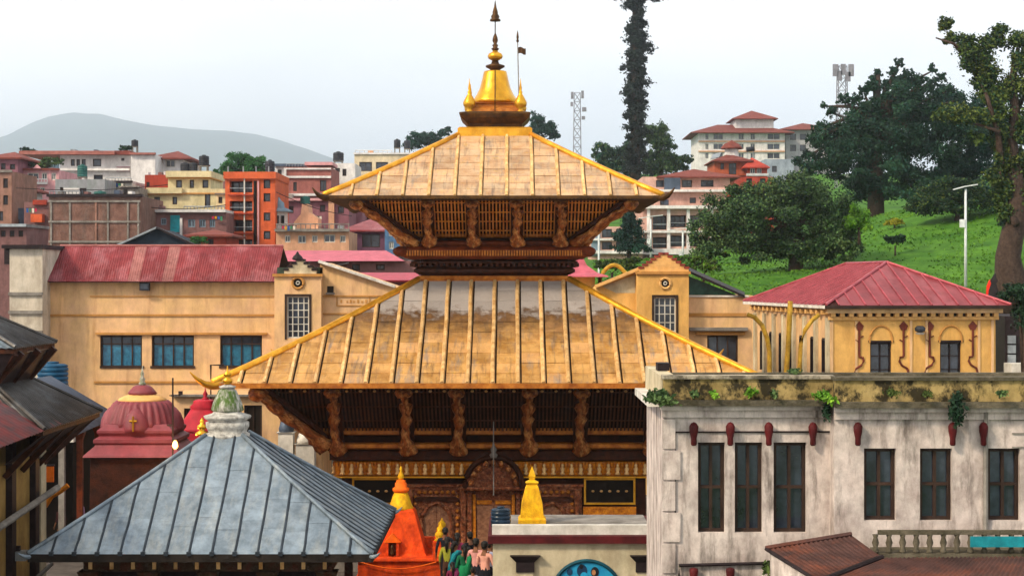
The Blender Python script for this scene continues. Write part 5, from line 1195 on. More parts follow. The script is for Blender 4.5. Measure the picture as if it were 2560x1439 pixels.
h = house('white_corner_house', 'white house with hipped brown roof and one grey window', 388, 458, 396, 188, 10, m_wh, wins=[(414, 400, 438, 418)], group=TOWN, mf=m_wframe)
hip_roof(h, fx(388, 188), fx(458, 188), 188, 198, fz(396, 188), fz(378, 193), 1.0, m_tile)
h = house('grey_annex', 'grey rendered annex with pale green shutter above the bare brick wall', 138, 262, 448, 160, 6, mat('grey_render', '#8f9094', '#7c7d82', scale=.8, rough=.9, stain='#6a8a70', samt=.4), wins=[(200, 470, 216, 487), (150, 468, 158, 485)], group=TOWN)
slab(h, 160, 470, 199, 488, 160, -.12, -.004, m_wh, 'pale_shutter')
h = house('white_low_house', 'low white house with dark parapet between white walls and brick', 262, 330, 452, 165, 6, m_wh, wins=[(300, 462, 312, 478), (270, 470, 282, 486)], group=TOWN, bands=[(258, 452, 332, 457, .4, m_dkwood)])
# bare brick wall with concrete frame
DB = 140
h = house('bare_brick_building', 'unplastered brick building with pale concrete frame grid', 122, 352, 490, DB, 9, mat('grey_brown_brick', '#806055', '#66493f', scale=1.5, rough=.95, bump=.5, bscale=9, stain='#6d625a', samt=.7, sscale=.9, grime=.45), group=TOWN, cat='building')
for px in (128, 175, 240, 270, 320, 346): slab(h, px - 2.2, 503, px + 2.2, 640, DB, -.08, -.002, m_conc if px != 240 else m_brick, 'concrete_column')
for py in (503, 554, 604): slab(h, 122, py - 2.5, 352, py + 2.5, DB, -.12, -.085, m_conc, 'concrete_beam')
slab(h, 118, 485, 356, 492, DB, -.25, .4, m_dkwood, 'parapet_edge')
h = house('narrow_brick_house', 'narrow brick house with orange awning at the bare brick wall edge', 60, 124, 505, 145, 7, m_brickd, wins=[(70, 560, 84, 582)], group=TOWN)
slab(h, 84, 536, 112, 556, 145, -.9, -.05, m_ora, 'awning'); slab(h, 84, 500, 118, 512, 145, -.3, -.002, m_brickr, 'parapet')
h = house('grey_tin_house', 'small house with dull grey tin wall between brick houses', 28, 82, 520, 152, 7, m_bluegrey, wins=[(36, 548, 48, 566)], group=TOWN)
slab(h, -10, 520, 40, 528, 152, -.6, 3, m_metal, 'tin_roof')
h = house('low_mauve_house', 'low mauve-brown house with tin roof nearest the white stair tower', -40, 66, 566, 128, 6, m_brickd, wins=[(2, 576, 14, 592), (24, 576, 36, 592), (46, 576, 58, 592)], group=TOWN)
slab(h, -44, 560, 70, 567, 128, -.5, 6, m_metal, 'tin_roof')
# cream house
h = house('cream_house', 'pale cream two-block house with three upper windows and water tanks', 370, 562, 472, 160, 9, m_crm, wins=[(385, 492, 400, 511), (431, 492, 443, 511), (512, 484, 526, 519)], group=TOWN, nx=1, bands=[(368, 470, 457, 484, .5, m_crm), (368, 484, 457, 487, .35, m_shadowband), (457, 482, 562, 485, .15, m_shadowband)])
x0, x1 = fx(420, 161), fx(526, 161)
H2 = [(fx(a, 161), fz(470, 161), fx(c, 161), fz(450, 161)) for a, c in ((440, 455), (474, 485), (506, 521))]
mb = MB().facade(x0, x1, fz(473, 161), fz(432, 161), 161, H2, .2); mb.quad((x0, 161, fz(473, 161)), (x0, 168, fz(473, 161)), (x0, 168, fz(432, 161)), (x0, 161, fz(432, 161))).quad((x1, 161, fz(473, 161)), (x1, 168, fz(473, 161)), (x1, 168, fz(432, 161)), (x1, 161, fz(432, 161))).quad((x0, 161, fz(432, 161)), (x1, 161, fz(432, 161)), (x1, 168, fz(432, 161)), (x0, 168, fz(432, 161)))
mb.build('upper_storey', m_crm, h, fix=False)
for w in H2: win_part(h, *w, 161, .2, m_frame, m_glass, 1, 1)
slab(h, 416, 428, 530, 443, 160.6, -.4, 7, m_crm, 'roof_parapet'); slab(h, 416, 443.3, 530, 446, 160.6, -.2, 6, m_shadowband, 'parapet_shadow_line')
h = house('red_brick_block', 'square red brick block beside the cream upper storey', 362, 421, 437, 166, 6, m_brickr, wins=[(366, 455, 374, 467)], group=TOWN)
h = house('long_brick_house', 'long dark brick house with blue door and pale roof edge', 330, 566, 531, 146, 8, m_brickd, wins=[(350, 545, 364, 562), (375, 545, 390, 562), (402, 545, 416, 562), (470, 548, 488, 568), (498, 548, 514, 568), (524, 548, 538, 568), (350, 582, 364, 600)], group=TOWN, mf=m_greyb)
slab(h, 345, 524, 566, 531, 146, -.5, 8, m_wh, 'roof_edge'); slab(h, 426, 538, 450, 580, 146, -.06, -.002, m_turq, 'blue_door'); slab(h, 450, 545, 456, 600, 146, -.1, -.002, m_wh, 'pale_post')
# dark gabled shed
h = thing('dark_gabled_shed', 'dark shed with a low pale-edged gable directly behind the red roof', 'shed', (fx(388, 120), 120, 4), TOWN)
MB().poly([P(295, 613, 120), P(480, 613, 120), P(392, 572, 120)], (0, -1, 0), 6).build('gable', mat('dark_blue_boards', '#23303c', '#1a252f', rough=.8), h)
MB().box(fx(300, 120), 120.05, 3, fx(475, 120), 125.9, fz(613.2, 120)).build('wall', m_dkwood, h)
MB().bar(P(288, 616, 119.9), P(393, 569, 119.9), .7, .12).build('verge', m_metal, h); MB().bar(P(393, 569, 119.9), P(486, 612, 119.9), .7, .12).build('verge', m_dkwood, h)
# orange block
ob = house('orange_apartment_block', 'bright orange four-storey apartment block with recessed balconies', 563, 688, 447, 150, 9, m_ora, cat='building', group=TOWN,
           wins=[(659, 449, 676, 471), (659, 483, 676, 504), (659, 531, 676, 552), (659, 577, 676, 598)], nx=1, balc=[(574, 452, 631, 481), (574, 502, 631, 528), (574, 549, 631, 578), (582, 598, 631, 625)])
slab(ob, 560, 430, 690, 447, 150, -.3, 9, m_ora, 'roof_parapet')
slab(ob, 634, 452, 642, 630, 150, -.03, -.002, m_dark, 'dark_shaft'); slab(ob, 610, 447, 613, 630, 150, -.16, -.06, m_wframe, 'drain_pipe'); slab(ob, 644, 452, 648, 630, 150, -.12, -.05, m_pink, 'drain_pipe')
for py in (486, 532, 582): slab(ob, 571, py, 634, py + 3, 150, -.35, -.002, m_brickr, 'balcony_ledge')
for px in (570, 608, 640, 672): MB().tube([P(px, 430, 151), P(px, 416, 151)], .05, 5).build('rebar_stub', m_metal, ob)
# brick and white block
h = house('banded_brick_house', 'pinkish brick house with white bands behind the orange block', 712, 828, 418, 190, 9, mat('pink_brick', '#9a6058', '#88524c', scale=1, rough=.9), wins=[(733, 455, 742, 478), (800, 450, 816, 478)], group=TOWN, bands=[(710, 420, 828, 424, .2, m_wh), (710, 440, 828, 445, .25, m_wh), (700, 484, 830, 490, .5, m_wh), (710, 424, 716, 490, .2, m_wh)])
slab(h, 760, 404, 830, 412, 190, .5, 6, m_pink, 'terrace_wall')
h = house('white_side_house', 'white house with blue-grey roof strip left of the banded brick house', 688, 716, 416, 194, 8, m_wh, wins=[(694, 424, 704, 440)], group=TOWN)
slab(h, 686, 410, 762, 416, 194, -.6, 6, m_bluegrey, 'roof_slab')
h = house('maroon_terrace_house', 'maroon house with cluttered terrace under the left golden eave', 690, 872, 502, 168, 8, m_mauve, wins=[(700, 515, 714, 533), (722, 515, 734, 533), (800, 512, 813, 530), (845, 515, 860, 533), (700, 545, 714, 560)], group=TOWN, bands=[(688, 496, 874, 502, .5, m_pink)])
slab(h, 822, 495, 836, 580, 168, -.3, -.002, m_peachw, 'pale_pillar')
h = thing('peach_stair_hut', 'peach stair hut with sloping shoulder on the maroon terrace', 'hut', (fx(765, 152), 152, 15), TOWN)
MB().poly([P(735, 583, 152), P(795, 583, 152), P(794, 545, 152), P(772, 530, 152), P(770, 510, 152), P(755, 510, 152), P(752, 535, 152), P(735, 555, 152)], (0, -1, 0), 3).build('wall', m_peachw, h)
cp = thing('roof_cupola', 'small white cupola with blue-grey dome beside the orange block', 'cupola', (fx(697, 152), 152, fz(575, 152)), TOWN)
MB().lathe([(.75, 0), (.75, 1.5)], (fx(697, 152), 152, fz(575, 152)), 8).build('drum', m_wh, cp)
MB().lathe([(1.15, 1.5), (1.2, 1.6), (.9, 1.75), (.5, 1.9), (.45, 2.3), (.2, 2.5), (.02, 2.8)], (fx(697, 152), 152, fz(575, 152)), 12).build('dome', m_greyb, cp, True)
for a in range(3): MB().box(fx(697, 152) - .6 + .45 * a, 151.2, fz(575, 152) + .5, fx(697, 152) - .35 + .45 * a, 151.4, fz(575, 152) + 1.2).build('opening', m_dark, cp)
h = house('tan_terrace_house', 'tan house with railed terrace and one white-framed window', 690, 872, 578, 148, 8, m_peachw, wins=[(810, 586, 838, 606), (712, 588, 726, 606), (745, 588, 765, 608), (780, 588, 794, 606), (850, 588, 864, 606)], group=TOWN, mf=m_wframe, bands=[(688, 572, 874, 579, .5, m_conc)])
for i in range(16): MB().tube([P(692 + 12 * i, 573, 147.6), P(692 + 12 * i, 560, 147.6)], .04, 5).build('rail_post', m_conc, h)
MB().tube([P(690, 560, 147.6), P(874, 560, 147.6)], .05, 5).build('terrace_rail', m_conc, h)
h = house('white_tank_house', 'white house carrying a water tank just above the left golden eave', 830, 888, 408, 200, 8, m_wh, wins=[(838, 420, 850, 430), (856, 422, 866, 440)], group=TOWN)
h = house('cream_flat_house', 'cream flat-roofed house behind the upper golden roof', 886, 1096, 384, 212, 9, mat('sand_wall', '#d2c2a4', '#c4b394', scale=.6, rough=.9), wins=[(898, 405, 930, 428), (940, 405, 970, 428), (985, 405, 1010, 428)], group=TOWN, nx=2, bands=[(884, 382, 1098, 386, .2, m_wh)])
slab(h, 918, 374, 930, 382, 212, 1, 3, m_peachw, 'roof_stub')
h = house('purple_brick_house', 'purple brick house with pink roof under the left eave corner', 866, 968, 575, 160, 8, mat('purple_brick', '#6f4a5e', '#5e3d50', scale=1, rough=.9), wins=[(905, 585, 950, 618)], group=TOWN)
hip_roof(h, fx(866, 160), fx(968, 160), 160, 168, fz(575, 160), fz(548, 164), .5, m_pinkr)
h = house('blue_house', 'narrow blue house beside the temple upper struts', 962, 1012, 560, 150, 6, mat('blue_wall', '#4f6f92', '#42607f', scale=1, rough=.85), wins=[(972, 575, 984, 590), (972, 604, 984, 622)], group=TOWN, mf=m_wframe)
# long pink roof building in the middle distance
h = house('pink_roofed_row', 'long low row with pale pink hipped roof behind the yellow wing', 694, 1060, 652, 106, 7, m_brickd, wins=[(940, 660, 962, 675), (880, 660, 900, 676)], cat='building', group=TOWN)
hrow = h
MB().add([P(690, 653, 105.4), P(1012, 652, 105.4), P(965, 626, 110), P(690, 626, 110), P(690, 652, 114), P(1012, 652, 114)], [(0, 1, 2, 3), (3, 2, 5, 4), (1, 5, 2)]).build('roof', m_pk, h, fix=False)
h = house('red_lower_roof_house', 'low house with crimson roof edge beside the golden hip', 860, 1064, 700, 98, 5, m_mauve, cat='house', group=TOWN)
MB().poly([P(862, 700, 97.5), P(1062, 700, 97.5), P(1040, 681, 101), P(880, 681, 101)], (0, -1, 2), .1).build('roof', mat('crimson_roof', '#a03444', '#8c2c3a', scale=2, rough=.5), h)
MB().poly([P(832, 665, 104.8), P(872, 655, 104.8), P(872, 656, 105.98), P(832, 662, 105.98)], (0, -.3, 1), .06).build('tin_awning', m_metal, hrow)
sd_ = thing('satellite_dish', 'white satellite dish on a post near the purple brick house', 'satellite dish', P(890, 622, 140))
c = P(888, 585, 140)
MB().tube([P(890, 830, 140), c], .06, 6).build('post', m_metal, sd_)
MB().lathe([(.02, 0), (.35, .04), (.6, .14), (.72, .24), (.70, .25), (.4, .1)], (0, 0, 0), 18).build('dish', m_wh, sd_, True)
sd_.children[1].matrix_basis = Matrix.Translation(Vector(c) - ORG[sd_.name] + Vector((0, -.1, .3))) @ Matrix.Rotation(math.radians(70), 4, 'X')
for v in sd_.children[1].data.vertices: v.co += ORG[sd_.name]

for lab, px, py, D, r, hh, st, m in (
    ('black water tank high on the roof of the long white house', 337, 396, 190, .45, .8, 1.25, m_tank),
    ('dark green water tank at the front of the long white house', 206, 448, 162, .55, 1.25, .2, m_btank),
    ('first of two squat black tanks on the cream house roof', 463, 430, 164, .55, .95, 0, m_tank),
    ('second squat black tank on the cream house roof, beside the first', 483, 430, 164, .5, .95, 0, m_tank),
    ('tall black water tank on a stand above the cream house', 510, 430, 164, .58, 1.1, .55, m_tank),
    ('black water tank standing on the orange apartment block roof', 675, 437, 154, .5, 1.3, .1, m_tank),
    ('dark blue water tank on the white house above the golden eave', 846, 413, 204, .75, 1.2, .45, m_tank),
    ('brown-black water tank on the cream flat roof, farther from the gilded ridge', 993, 389, 216, .5, 1.2, .9, m_tank),
    ('black water tank on the cream flat roof, nearer the gilded ridge', 1018, 389, 216, .5, 1.2, .8, m_tank),
    ('green water tank standing beside the peach stair hut', 763, 510, 153.5, .52, .75, 0, m_btank),
    ('round dark green tank behind the bare brick parapet', 250, 498, 146, .62, .75, 0, m_btank)):
    x, y, z = P(px, py, D); tank('water_tank', lab, (x, y, z), r * .82, hh * .86, m, st)

# ------------------------------------------------------------------ right-hand hillside buildings
RIGHT = 'hillside buildings on the right'
m_man = mat('pink_cream_mansion_wall', '#cba496', '#bd9486', scale=.6, rough=.9, stain='#94736a', samt=.4, sscale=.6)
DM = 205
mn = house('arcaded_mansion', 'pinkish cream arcaded mansion terraces under brown tiled roofs on the hillside', 1606, 1800, 516, DM, 14, m_man, cat='mansion', group=RIGHT, z0=12.5,
           balc=[(1632, 538, 1668, 574), (1676, 538, 1716, 568), (1724, 538, 1772, 566), (1632, 592, 1668, 620), (1676, 588, 1716, 616), (1724, 590, 1772, 616)],
           bands=[(1600, 514, 1802, 522, .8, m_wh), (1600, 576, 1802, 582, .6, m_wh), (1600, 622, 1802, 636, 1.2, m_wh)])
for px in (1621, 1671, 1720, 1778): slab(mn, px - 4, 522, px + 4, 640, DM, -.4, -.002, m_wh, 'column')
def storey(root, px0, px1, py0, py1, D, dy, depth, m, wins, mf=None, name='storey'):
    y = D; x0, x1, z0, z1 = fx(px0, y), fx(px1, y), fz(py1, y), fz(py0, y)
    Hs = [(fx(a, y), fz(d, y), fx(c, y), fz(b, y)) for a, b, c, d in wins]
    mb = MB().facade(x0, x1, z0, z1, y, Hs, .25); mb.quad((x0, y, z0), (x0, y + depth, z0), (x0, y + depth, z1), (x0, y, z1)).quad((x1, y, z0), (x1, y + depth, z0), (x1, y + depth, z1), (x1, y, z1)).quad((x0, y, z1), (x1, y, z1), (x1, y + depth, z1), (x0, y + depth, z1))
    mb.build(name, m, root, fix=False)
    for w in Hs: win_part(root, *w, y, .25, mf or m_frame, m_glass, 2, 1)
storey(mn, 1606, 1815, 478, 520, 207, 0, 11, m_man, [(1618, 500, 1634, 512), (1650, 499, 1672, 513), (1724, 494, 1740, 508), (1762, 494, 1778, 508)])
slab(mn, 1602, 474, 1820, 480, 206.8, -.6, 10, m_wh, 'cornice')
storey(mn, 1606, 1825, 442, 478, 209, 0, 9, m_man, [(1640, 450, 1660, 468), (1705, 450, 1730, 468), (1752, 450, 1784, 467)])
slab(mn, 1700, 470, 1820, 480, 207.5, -1.0, 1, m_man, 'terrace_parapet')
hip_roof(mn, fx(1660, 209), fx(1830, 209), 209, 218, fz(442, 209), fz(422, 213), .9, m_tile); 
slab(mn, 1660, 445, 1700, 512, 207.5, -.4, -.01, m_bluegrey, 'blue_shade_net')
# wing partly behind the dark pine
mw = house('terraced_wing', 'long low pale wing with blue end panel behind the dark pine', 1478, 1606, 566, 200, 9, m_man, cat='building', group=RIGHT, wins=[(1505, 572, 1530, 594), (1540, 572, 1570, 594), (1505, 604, 1530, 624), (1540, 604, 1570, 624)], z0=12, bands=[(1476, 596, 1606, 601, .5, m_wh), (1476, 626, 1606, 634, .6, m_wh)])
slab(mw, 1478, 568, 1500, 640, 200, -.2, -.002, m_greyb, 'blue_panel')
# brick house with cupola
DC = 242
bh = house('cupola_brick_house', 'orange brick house with tiled cupola and arched window below the white hotel', 1786, 1900, 404, DC, 9, mat('orange_brick', '#b05a3c', '#9c4c32', scale=1, rough=.9), cat='house', group=RIGHT, z0=18, wins=[(1801, 408, 1810, 424), (1822, 408, 1841, 436)], bands=[(1782, 400, 1880, 405, .6, m_tile), (1786, 440, 1900, 444, .8, m_dkwood)])
hip_roof(bh, fx(1792, DC), fx(1868, DC), DC, DC + 8, fz(402, DC), fz(385, DC + 4), .8, m_tile)
MB().lathe([(1.0, fz(392, 246)), (.9, fz(372, 246))], (fx(1829, 246), 246, 0), 10).build('cupola_drum', m_wh, bh)
MB().lathe([(1.5, fz(373, 246)), (1.45, fz(369, 246)), (1.0, fz(360, 246)), (.3, fz(354, 246)), (.1, fz(351, 246))], (fx(1829, 246), 246, 0), 12).build('cupola_roof', m_tile, bh, True)
rh = house('red_roofed_house', 'small brick house with bright red gable roof beside the cupola house', 1868, 1918, 418, 240, 8, m_brickr, cat='house', group=RIGHT, z0=18, wins=[(1875, 420, 1888, 434), (1892, 420, 1904, 434)], mf=m_wframe, bands=[(1866, 434, 1920, 440, .5, m_wh)])
hip_roof(rh, fx(1868, 240), fx(1912, 240), 240, 248, fz(418, 240), fz(394, 244), .6, mat('bright_red_tiles', '#b04030', '#9c3628', scale=2, rough=.8))
house('grey_blue_house', 'plain blue-grey wall of a house below the white hotel', 1912, 1985, 398, 262, 8, mat('slate_blue_wall', '#8d97a2', '#7c8792', scale=.8, rough=.9), cat='house', group=RIGHT, z0=18, wins=[(1930, 415, 1942, 430)])
house('brick_row_house', 'low orange-brown brick row seen above the round tree', 1850, 1935, 442, 228, 6, m_brickr, cat='house', group=RIGHT, z0=16, wins=[(1866, 446, 1880, 458), (1900, 446, 1914, 458)])
# white hotel
DH = 340
wn = []
for i, (a, c) in enumerate(((1763, 1772), (1783, 1808), (1846, 1860), (1876, 1888), (1918, 1950))):
    for py in (344, 369, 392): wn.append((a, py - 10, c, py + 5))
ht = house('white_hotel', 'white multi-storey hotel with red tile roof crowning the hill', 1746, 1962, 332, DH, 14, m_wh, cat='hotel', group=RIGHT, z0=26, wins=wn, mf=m_wframe, bands=[(1746, 352, 1962, 355, .3, m_peachw), (1746, 377, 1962, 380, .3, m_peachw)])
hip_roof(ht, fx(1746, DH), fx(1962, DH), DH, DH + 14, fz(332, DH), fz(312, DH + 7), 1.6, m_tile, .35)
storey(ht, 1838, 1934, 297, 330, DH + 3, 0, 8, m_wh, [], name='tower_storey')
hip_roof(ht, fx(1846, DH + 3), fx(1926, DH + 3), DH + 3, DH + 11, fz(297, DH + 3), fz(277, DH + 7), 1.3, m_tile)
h2 = house('grey_hotel_wing', 'grey shaded hotel wing partly hidden by the dark trees', 1964, 2080, 324, DH + 4, 14, mat('grey_white_wall', '#a9a7aa', '#97959a', scale=.6, rough=.9), cat='hotel', group=RIGHT, z0=26, wins=[(1975, 335, 1990, 350), (2000, 335, 2015, 350), (1975, 362, 1990, 378), (2000, 362, 2015, 378)])
hip_roof(h2, fx(1964, DH + 4), fx(2080, DH + 4), DH + 4, DH + 18, fz(324, DH + 4), fz(308, DH + 11), 1.4, m_tile, .35)
# water tank/solar on cupola house
st_ = thing('solar_heater', 'tilted rooftop solar heater with dark drum near the cupola', 'solar heater', P(1790, 402, 244))
MB().poly([P(1776, 398, 243.5), P(1798, 392, 243.5), P(1803, 380, 245), P(1782, 386, 245)], (0, -1, 1), .08).build('collector', m_metal, st_)
MB().tube([P(1866, 374, 250), P(1886, 372, 250)], .35, 10).build('drum', m_tank, st_, True)
for q in (1868, 1884): MB().tube([P(q, 374, 250), P(q, 412, 250)], .06, 5).build('drum_leg', m_metal, st_)

# telecom masts
def mast(label, px, py0, py1, D, w, arms):
    t = thing('telecom_mast', label, 'mast', P(px, py1, D), 'telecom masts'); x, z0, z1 = fx(px, D), fz(py1, D), fz(py0, D)
    for sx in (-1, 1):
        for sy in (-1, 1): MB().tube([(x + sx * w, D + sy * w, z0), (x + sx * w * .7, D + sy * w * .7, z1)], .07, 4).build('mast_leg', m_mst, t)
    br = MB(); n = max(5, int((z1 - z0) / (w * 2)))
    for i in range(n):
        za, zb = z0 + (z1 - z0) * i / n, z0 + (z1 - z0) * (i + 1) / n; fa, fb = w * (1 - .3 * i / n), w * (1 - .3 * (i + 1) / n)
        for s in (-1, 1):
            br.tube([(x - fa, D + s * fa, za), (x + fb, D + s * fb, zb)], .045, 4).tube([(x + fa, D + s * fa, za), (x - fb, D + s * fb, zb)], .045, 4)
            br.tube([(x + s * fa, D - fa, za), (x + s * fb, D + fb, zb)], .045, 4)
            br.tube([(x - fb, D + s * fb, zb), (x + fb, D + s * fb, zb)], .04, 4)
    br.build('lattice_bracing', m_mst, t, kind='stuff', fix=False)
    for (dx, py, ww, hh) in arms: MB().box(x + dx * w - ww, D - w - .3, fz(py, D) - hh, x + dx * w + ww, D - w, fz(py, D) + hh).build('antenna_panel', m_mst, t)
m_mst = mat('mast_steel', '#85838a', '#6f6d74', rough=.6, metal=.3)
mast('slim lattice telecom mast between the gilded bell and the ivy-covered trunk', 1443, 232, 480, 420, 1.0, [(-1.2, 240, .3, .8), (1.2, 238, .3, .9), (1.6, 275, .5, .5), (1.4, 296, .4, .4), (-1.3, 262, .3, .5)])
mast('lattice telecom mast with clustered antennas above the dark trees', 2105, 166, 470, 300, 1.0, [(-1.3, 178, .45, 1.0), (0, 176, .4, .9), (1.3, 178, .45, 1.0), (-.6, 192, .4, .8), (.8, 194, .4, .8)])
# street lamps
def lamp(label, px, py0, py1, D, arm):
    t = thing('street_lamp', label, 'street lamp', P(px, py1, D), 'white street lamps'); x, z0, z1 = fx(px, D), fz(py1, D), fz(py0, D)
    MB().tube([(x, D, z0), (x, D, z1)], [.10, .07], 8).build('pole', m_lamp, t, True)
    MB().poly([(x - arm, D - .2, z1 + .0), (x - .05, D - .2, z1 + .18), (x + arm, D - .2, z1 + .3), (x + arm, D + .3, z1 + .3), (x - .05, D + .3, z1 + .18), (x - arm, D + .3, z1 + .0)], (0, 0, 1), .07).build('lamp_head', m_lamp, t)
    MB().box(x - .35, D - .12, z1 - 2.4, x - .05, D + .12, z1 - 1.9).build('battery_box', m_lamp, t)
m_lamp = mat('white_lamp_metal', '#d2d6d6', '#bfc4c4', rough=.4)
lamp('tall white street lamp in front of the grassy knoll', 2414, 472, 740, 112, .72)
lamp('white street lamp before the arcaded mansion, nearer the pine', 1627, 545, 655, 165, 1.1)
lamp('white street lamp before the arcaded mansion, nearer the round tree', 1707, 575, 665, 160, 1.3)
MB().tube([P(1497, 720, 130), P(1497, 566, 130)], .08, 6).build('flag_pole', m_lamp, None, label='bare white pole rising behind the yellow lean wing', cat='pole', loc=P(1497, 720, 130))

# ------------------------------------------------------------------ smaller houses and rooftop clutter in the town
for args in (
    ('small_white_house', 'little white house with red lean-to roof above the tin house', 28, 62, 476, 160, m_wh, [(34, 486, 42, 500), (48, 486, 56, 500)], m_tile),
    ('distant_grey_house', 'distant grey house on the skyline behind the pink house', 52, 118, 404, 232, m_greyb, [(60, 410, 70, 420), (80, 410, 90, 420), (100, 410, 110, 420)], None),
    ('distant_brick_house', 'distant brown house between the cream house tanks and the dense tree', 524, 568, 436, 236, m_brickd, [(532, 442, 542, 452), (550, 442, 560, 452)], None),
    ('tall_mauve_house', 'tall mauve house tucked below the left golden eave', 836, 905, 486, 176, m_mauve, [(842, 500, 856, 520), (868, 500, 884, 520), (842, 535, 856, 552), (868, 535, 884, 552)], m_pinkr),
    ('plum_row_house', 'plum brick row house under the upper temple corner', 900, 990, 516, 182, m_brickd, [(912, 530, 926, 548), (940, 530, 954, 548), (966, 530, 980, 548)], None),
    ('little_teal_house', 'tiny white and teal house against the golden hip ridge', 1002, 1046, 640, 112, m_wh, [(1008, 650, 1020, 668), (1028, 650, 1038, 668)], m_turq),
    ('rust_roofed_hut', 'low brick hut with rusty roof beside the dark gabled shed', 478, 566, 590, 132, m_brickr, [(490, 597, 502, 612), (520, 597, 534, 612)], m_tile),
    ('grey_roof_hut', 'grey rooftop hut behind the bare brick parapet', 300, 348, 468, 156, m_conc, [(308, 474, 318, 486)], None),
    ('pale_corner_house', 'pale house corner left of the orange apartment block', 540, 566, 486, 156, m_crm, [(546, 492, 556, 508)], None)):
    nm, lab, a, c, py, D, mm, ws, rf = args
    q = house(nm, lab, a, c, py, D, 6, mm, wins=ws, group=TOWN, mf=m_wframe if mm in (m_wh, m_mauve) else m_frame, bands=[(a - 2, py - 3, c + 2, py, .3, m_conc)])
    if rf: hip_roof(q, fx(a, D), fx(c, D), D, D + 6, fz(py - 3, D), fz(py - 16, D + 3), .5, rf)
def rail(root, px0, px1, py, D, h=7, n=10, m=None):
    for i in range(n + 1):
        p = px0 + (px1 - px0) * i / n; MB().tube([P(p, py, D), P(p, py - h, D)], .035, 4).build('railing_post', m or m_metal, root)
    MB().tube([P(px0, py - h, D), P(px1, py - h, D)], .04, 4).build('railing_bar', m or m_metal, root)
by = {o['label']: o for o in bpy.data.objects if o.get('group') == TOWN}
def hs(start): return next(o for l, o in by.items() if o.name.split('.')[0] == start)
rail(hs('long_brick_house'), 460, 562, 524, 146.2, 8, 12); rail(hs('pink_house'), 46, 118, 455, 169.5, 7, 10, m_wh); rail(hs('cream_flat_house'), 888, 980, 382, 212.5, 6, 8, m_wh)
rail(hs('banded_brick_house'), 716, 760, 418, 190.4, 8, 6); rail(hs('bare_brick_building'), 124, 200, 485, 141, 7, 8); rail(hs('white_low_house'), 264, 328, 452, 165.4, 7, 8)
cols = [mat('washing_' + str(i), c, rough=.9) for i, c in enumerate(('#b02a4a', '#2a5a9c', '#d8d0c0', '#c88a20', '#3a7a5a'))]
def wash(root, px, py, D, n):
    MB().tube([P(px - 2, py, D), P(px + n * 7 + 2, py + .6, D)], .02, 4).build('washing_line', m_dkwood, root)
    for i in range(n): MB().box(fx(px + i * 7, D), D - .02, fz(py + random.uniform(7, 13), D), fx(px + i * 7 + 5, D), D + .02, fz(py + .6, D)).build('laundry_piece', cols[(i * 3 + int(px)) % 5], root)
wash(hs('long_brick_house'), 530, 540, 145.6, 4); wash(hs('tan_terrace_house'), 705, 564, 147.2, 5); wash(hs('white_low_house'), 275, 458, 164.6, 5); wash(hs('maroon_terrace_house'), 778, 540, 167.2, 4); wash(hs('narrow_brick_house'), 66, 520, 144.5, 4)
for lab, a, b, D in (('slack overhead cable crossing the town below the white houses', (40, 470), (420, 462), 143), ('slack overhead cable strung from the orange block toward the golden eave', (690, 480), (880, 540), 146), ('slack overhead cable above the long brick house', (345, 515), (565, 512), 144)):
    MB().tube([P(a[0] + (b[0] - a[0]) * t, a[1] + (b[1] - a[1]) * t + 9 * math.sin(math.pi * t), D) for t in [i / 12 for i in range(13)]], .03, 4).build('overhead_cable', m_dkwood, None, label=lab, cat='cable', loc=P(a[0], a[1], D))
for root, spots in ((hs('pink_house'), [(58, 425, 6, 5), (130, 425, 8, 6)]), (hs('long_brick_house'), [(356, 524, 10, 8), (400, 524, 14, 10)]), (hs('bare_brick_building'), [(150, 485, 12, 8), (215, 485, 9, 6), (292, 485, 14, 10), (325, 485, 10, 7)]),
                    (hs('maroon_terrace_house'), [(725, 496, 12, 10), (812, 496, 9, 8), (858, 496, 14, 10)]), (hs('white_long_house'), [(182, 379, 12, 6), (238, 379, 8, 5)]), (hs('tan_terrace_house'), [(720, 572, 10, 8), (800, 572, 8, 7), (850, 572, 12, 9)]), (hs('red_brick_block'), [(368, 437, 5, 7), (400, 437, 10, 6), (411, 437, 4, 8)])):
    D = root.location.y + 1.2
    for i, (px, py, w, h_) in enumerate(spots): MB().box(fx(px - w / 2, D), D, fz(py + 2, D), fx(px + w / 2, D), D + 1.2, fz(py - h_, D)).build('rooftop_clutter', (m_conc, m_brickd, m_metal, m_wh, m_bluegrey)[(i + int(px)) % 5], root)

# ------------------------------------------------------------------ trees and plants
def leaf_mat(name, a, b, c):
    return mat(name, a, b, scale=.35, rough=.8, bump=0, rand=0, isl=.4, stain=c, samt=.9, sscale=.3, grime=.5, gscale=.35, stretch=(1, 1, 1), spec=.25)  # stain and grime put light and dark clumps into the leaf colour
m_lf_mid = leaf_mat('mid_green_leaves', '#35502a', '#476034', '#6f8248')
m_lf_dark = leaf_mat('dark_green_leaves', '#14301f', '#1f3d24', '#2c4f30')
m_lf_blue = leaf_mat('bluish_green_needles', '#14342e', '#1c4436', '#2c5a48')
m_lf_brt = leaf_mat('bright_green_leaves', '#4a7a18', '#5f8f20', '#88a830')
m_lf_ivy = leaf_mat('dark_ivy_leaves', '#16201e', '#1f2c28', '#2a3a30')
m_lf_olive = leaf_mat('olive_green_leaves', '#34481a', '#4a5c22', '#6f7430')
m_lf_yel = leaf_mat('yellow_green_leaves', '#8a8a1c', '#a09a24', '#b8a838')
m_bark = mat('grey_brown_bark', '#4a3c34', '#332822', scale=6, rough=.95, bump=.8, bscale=10)
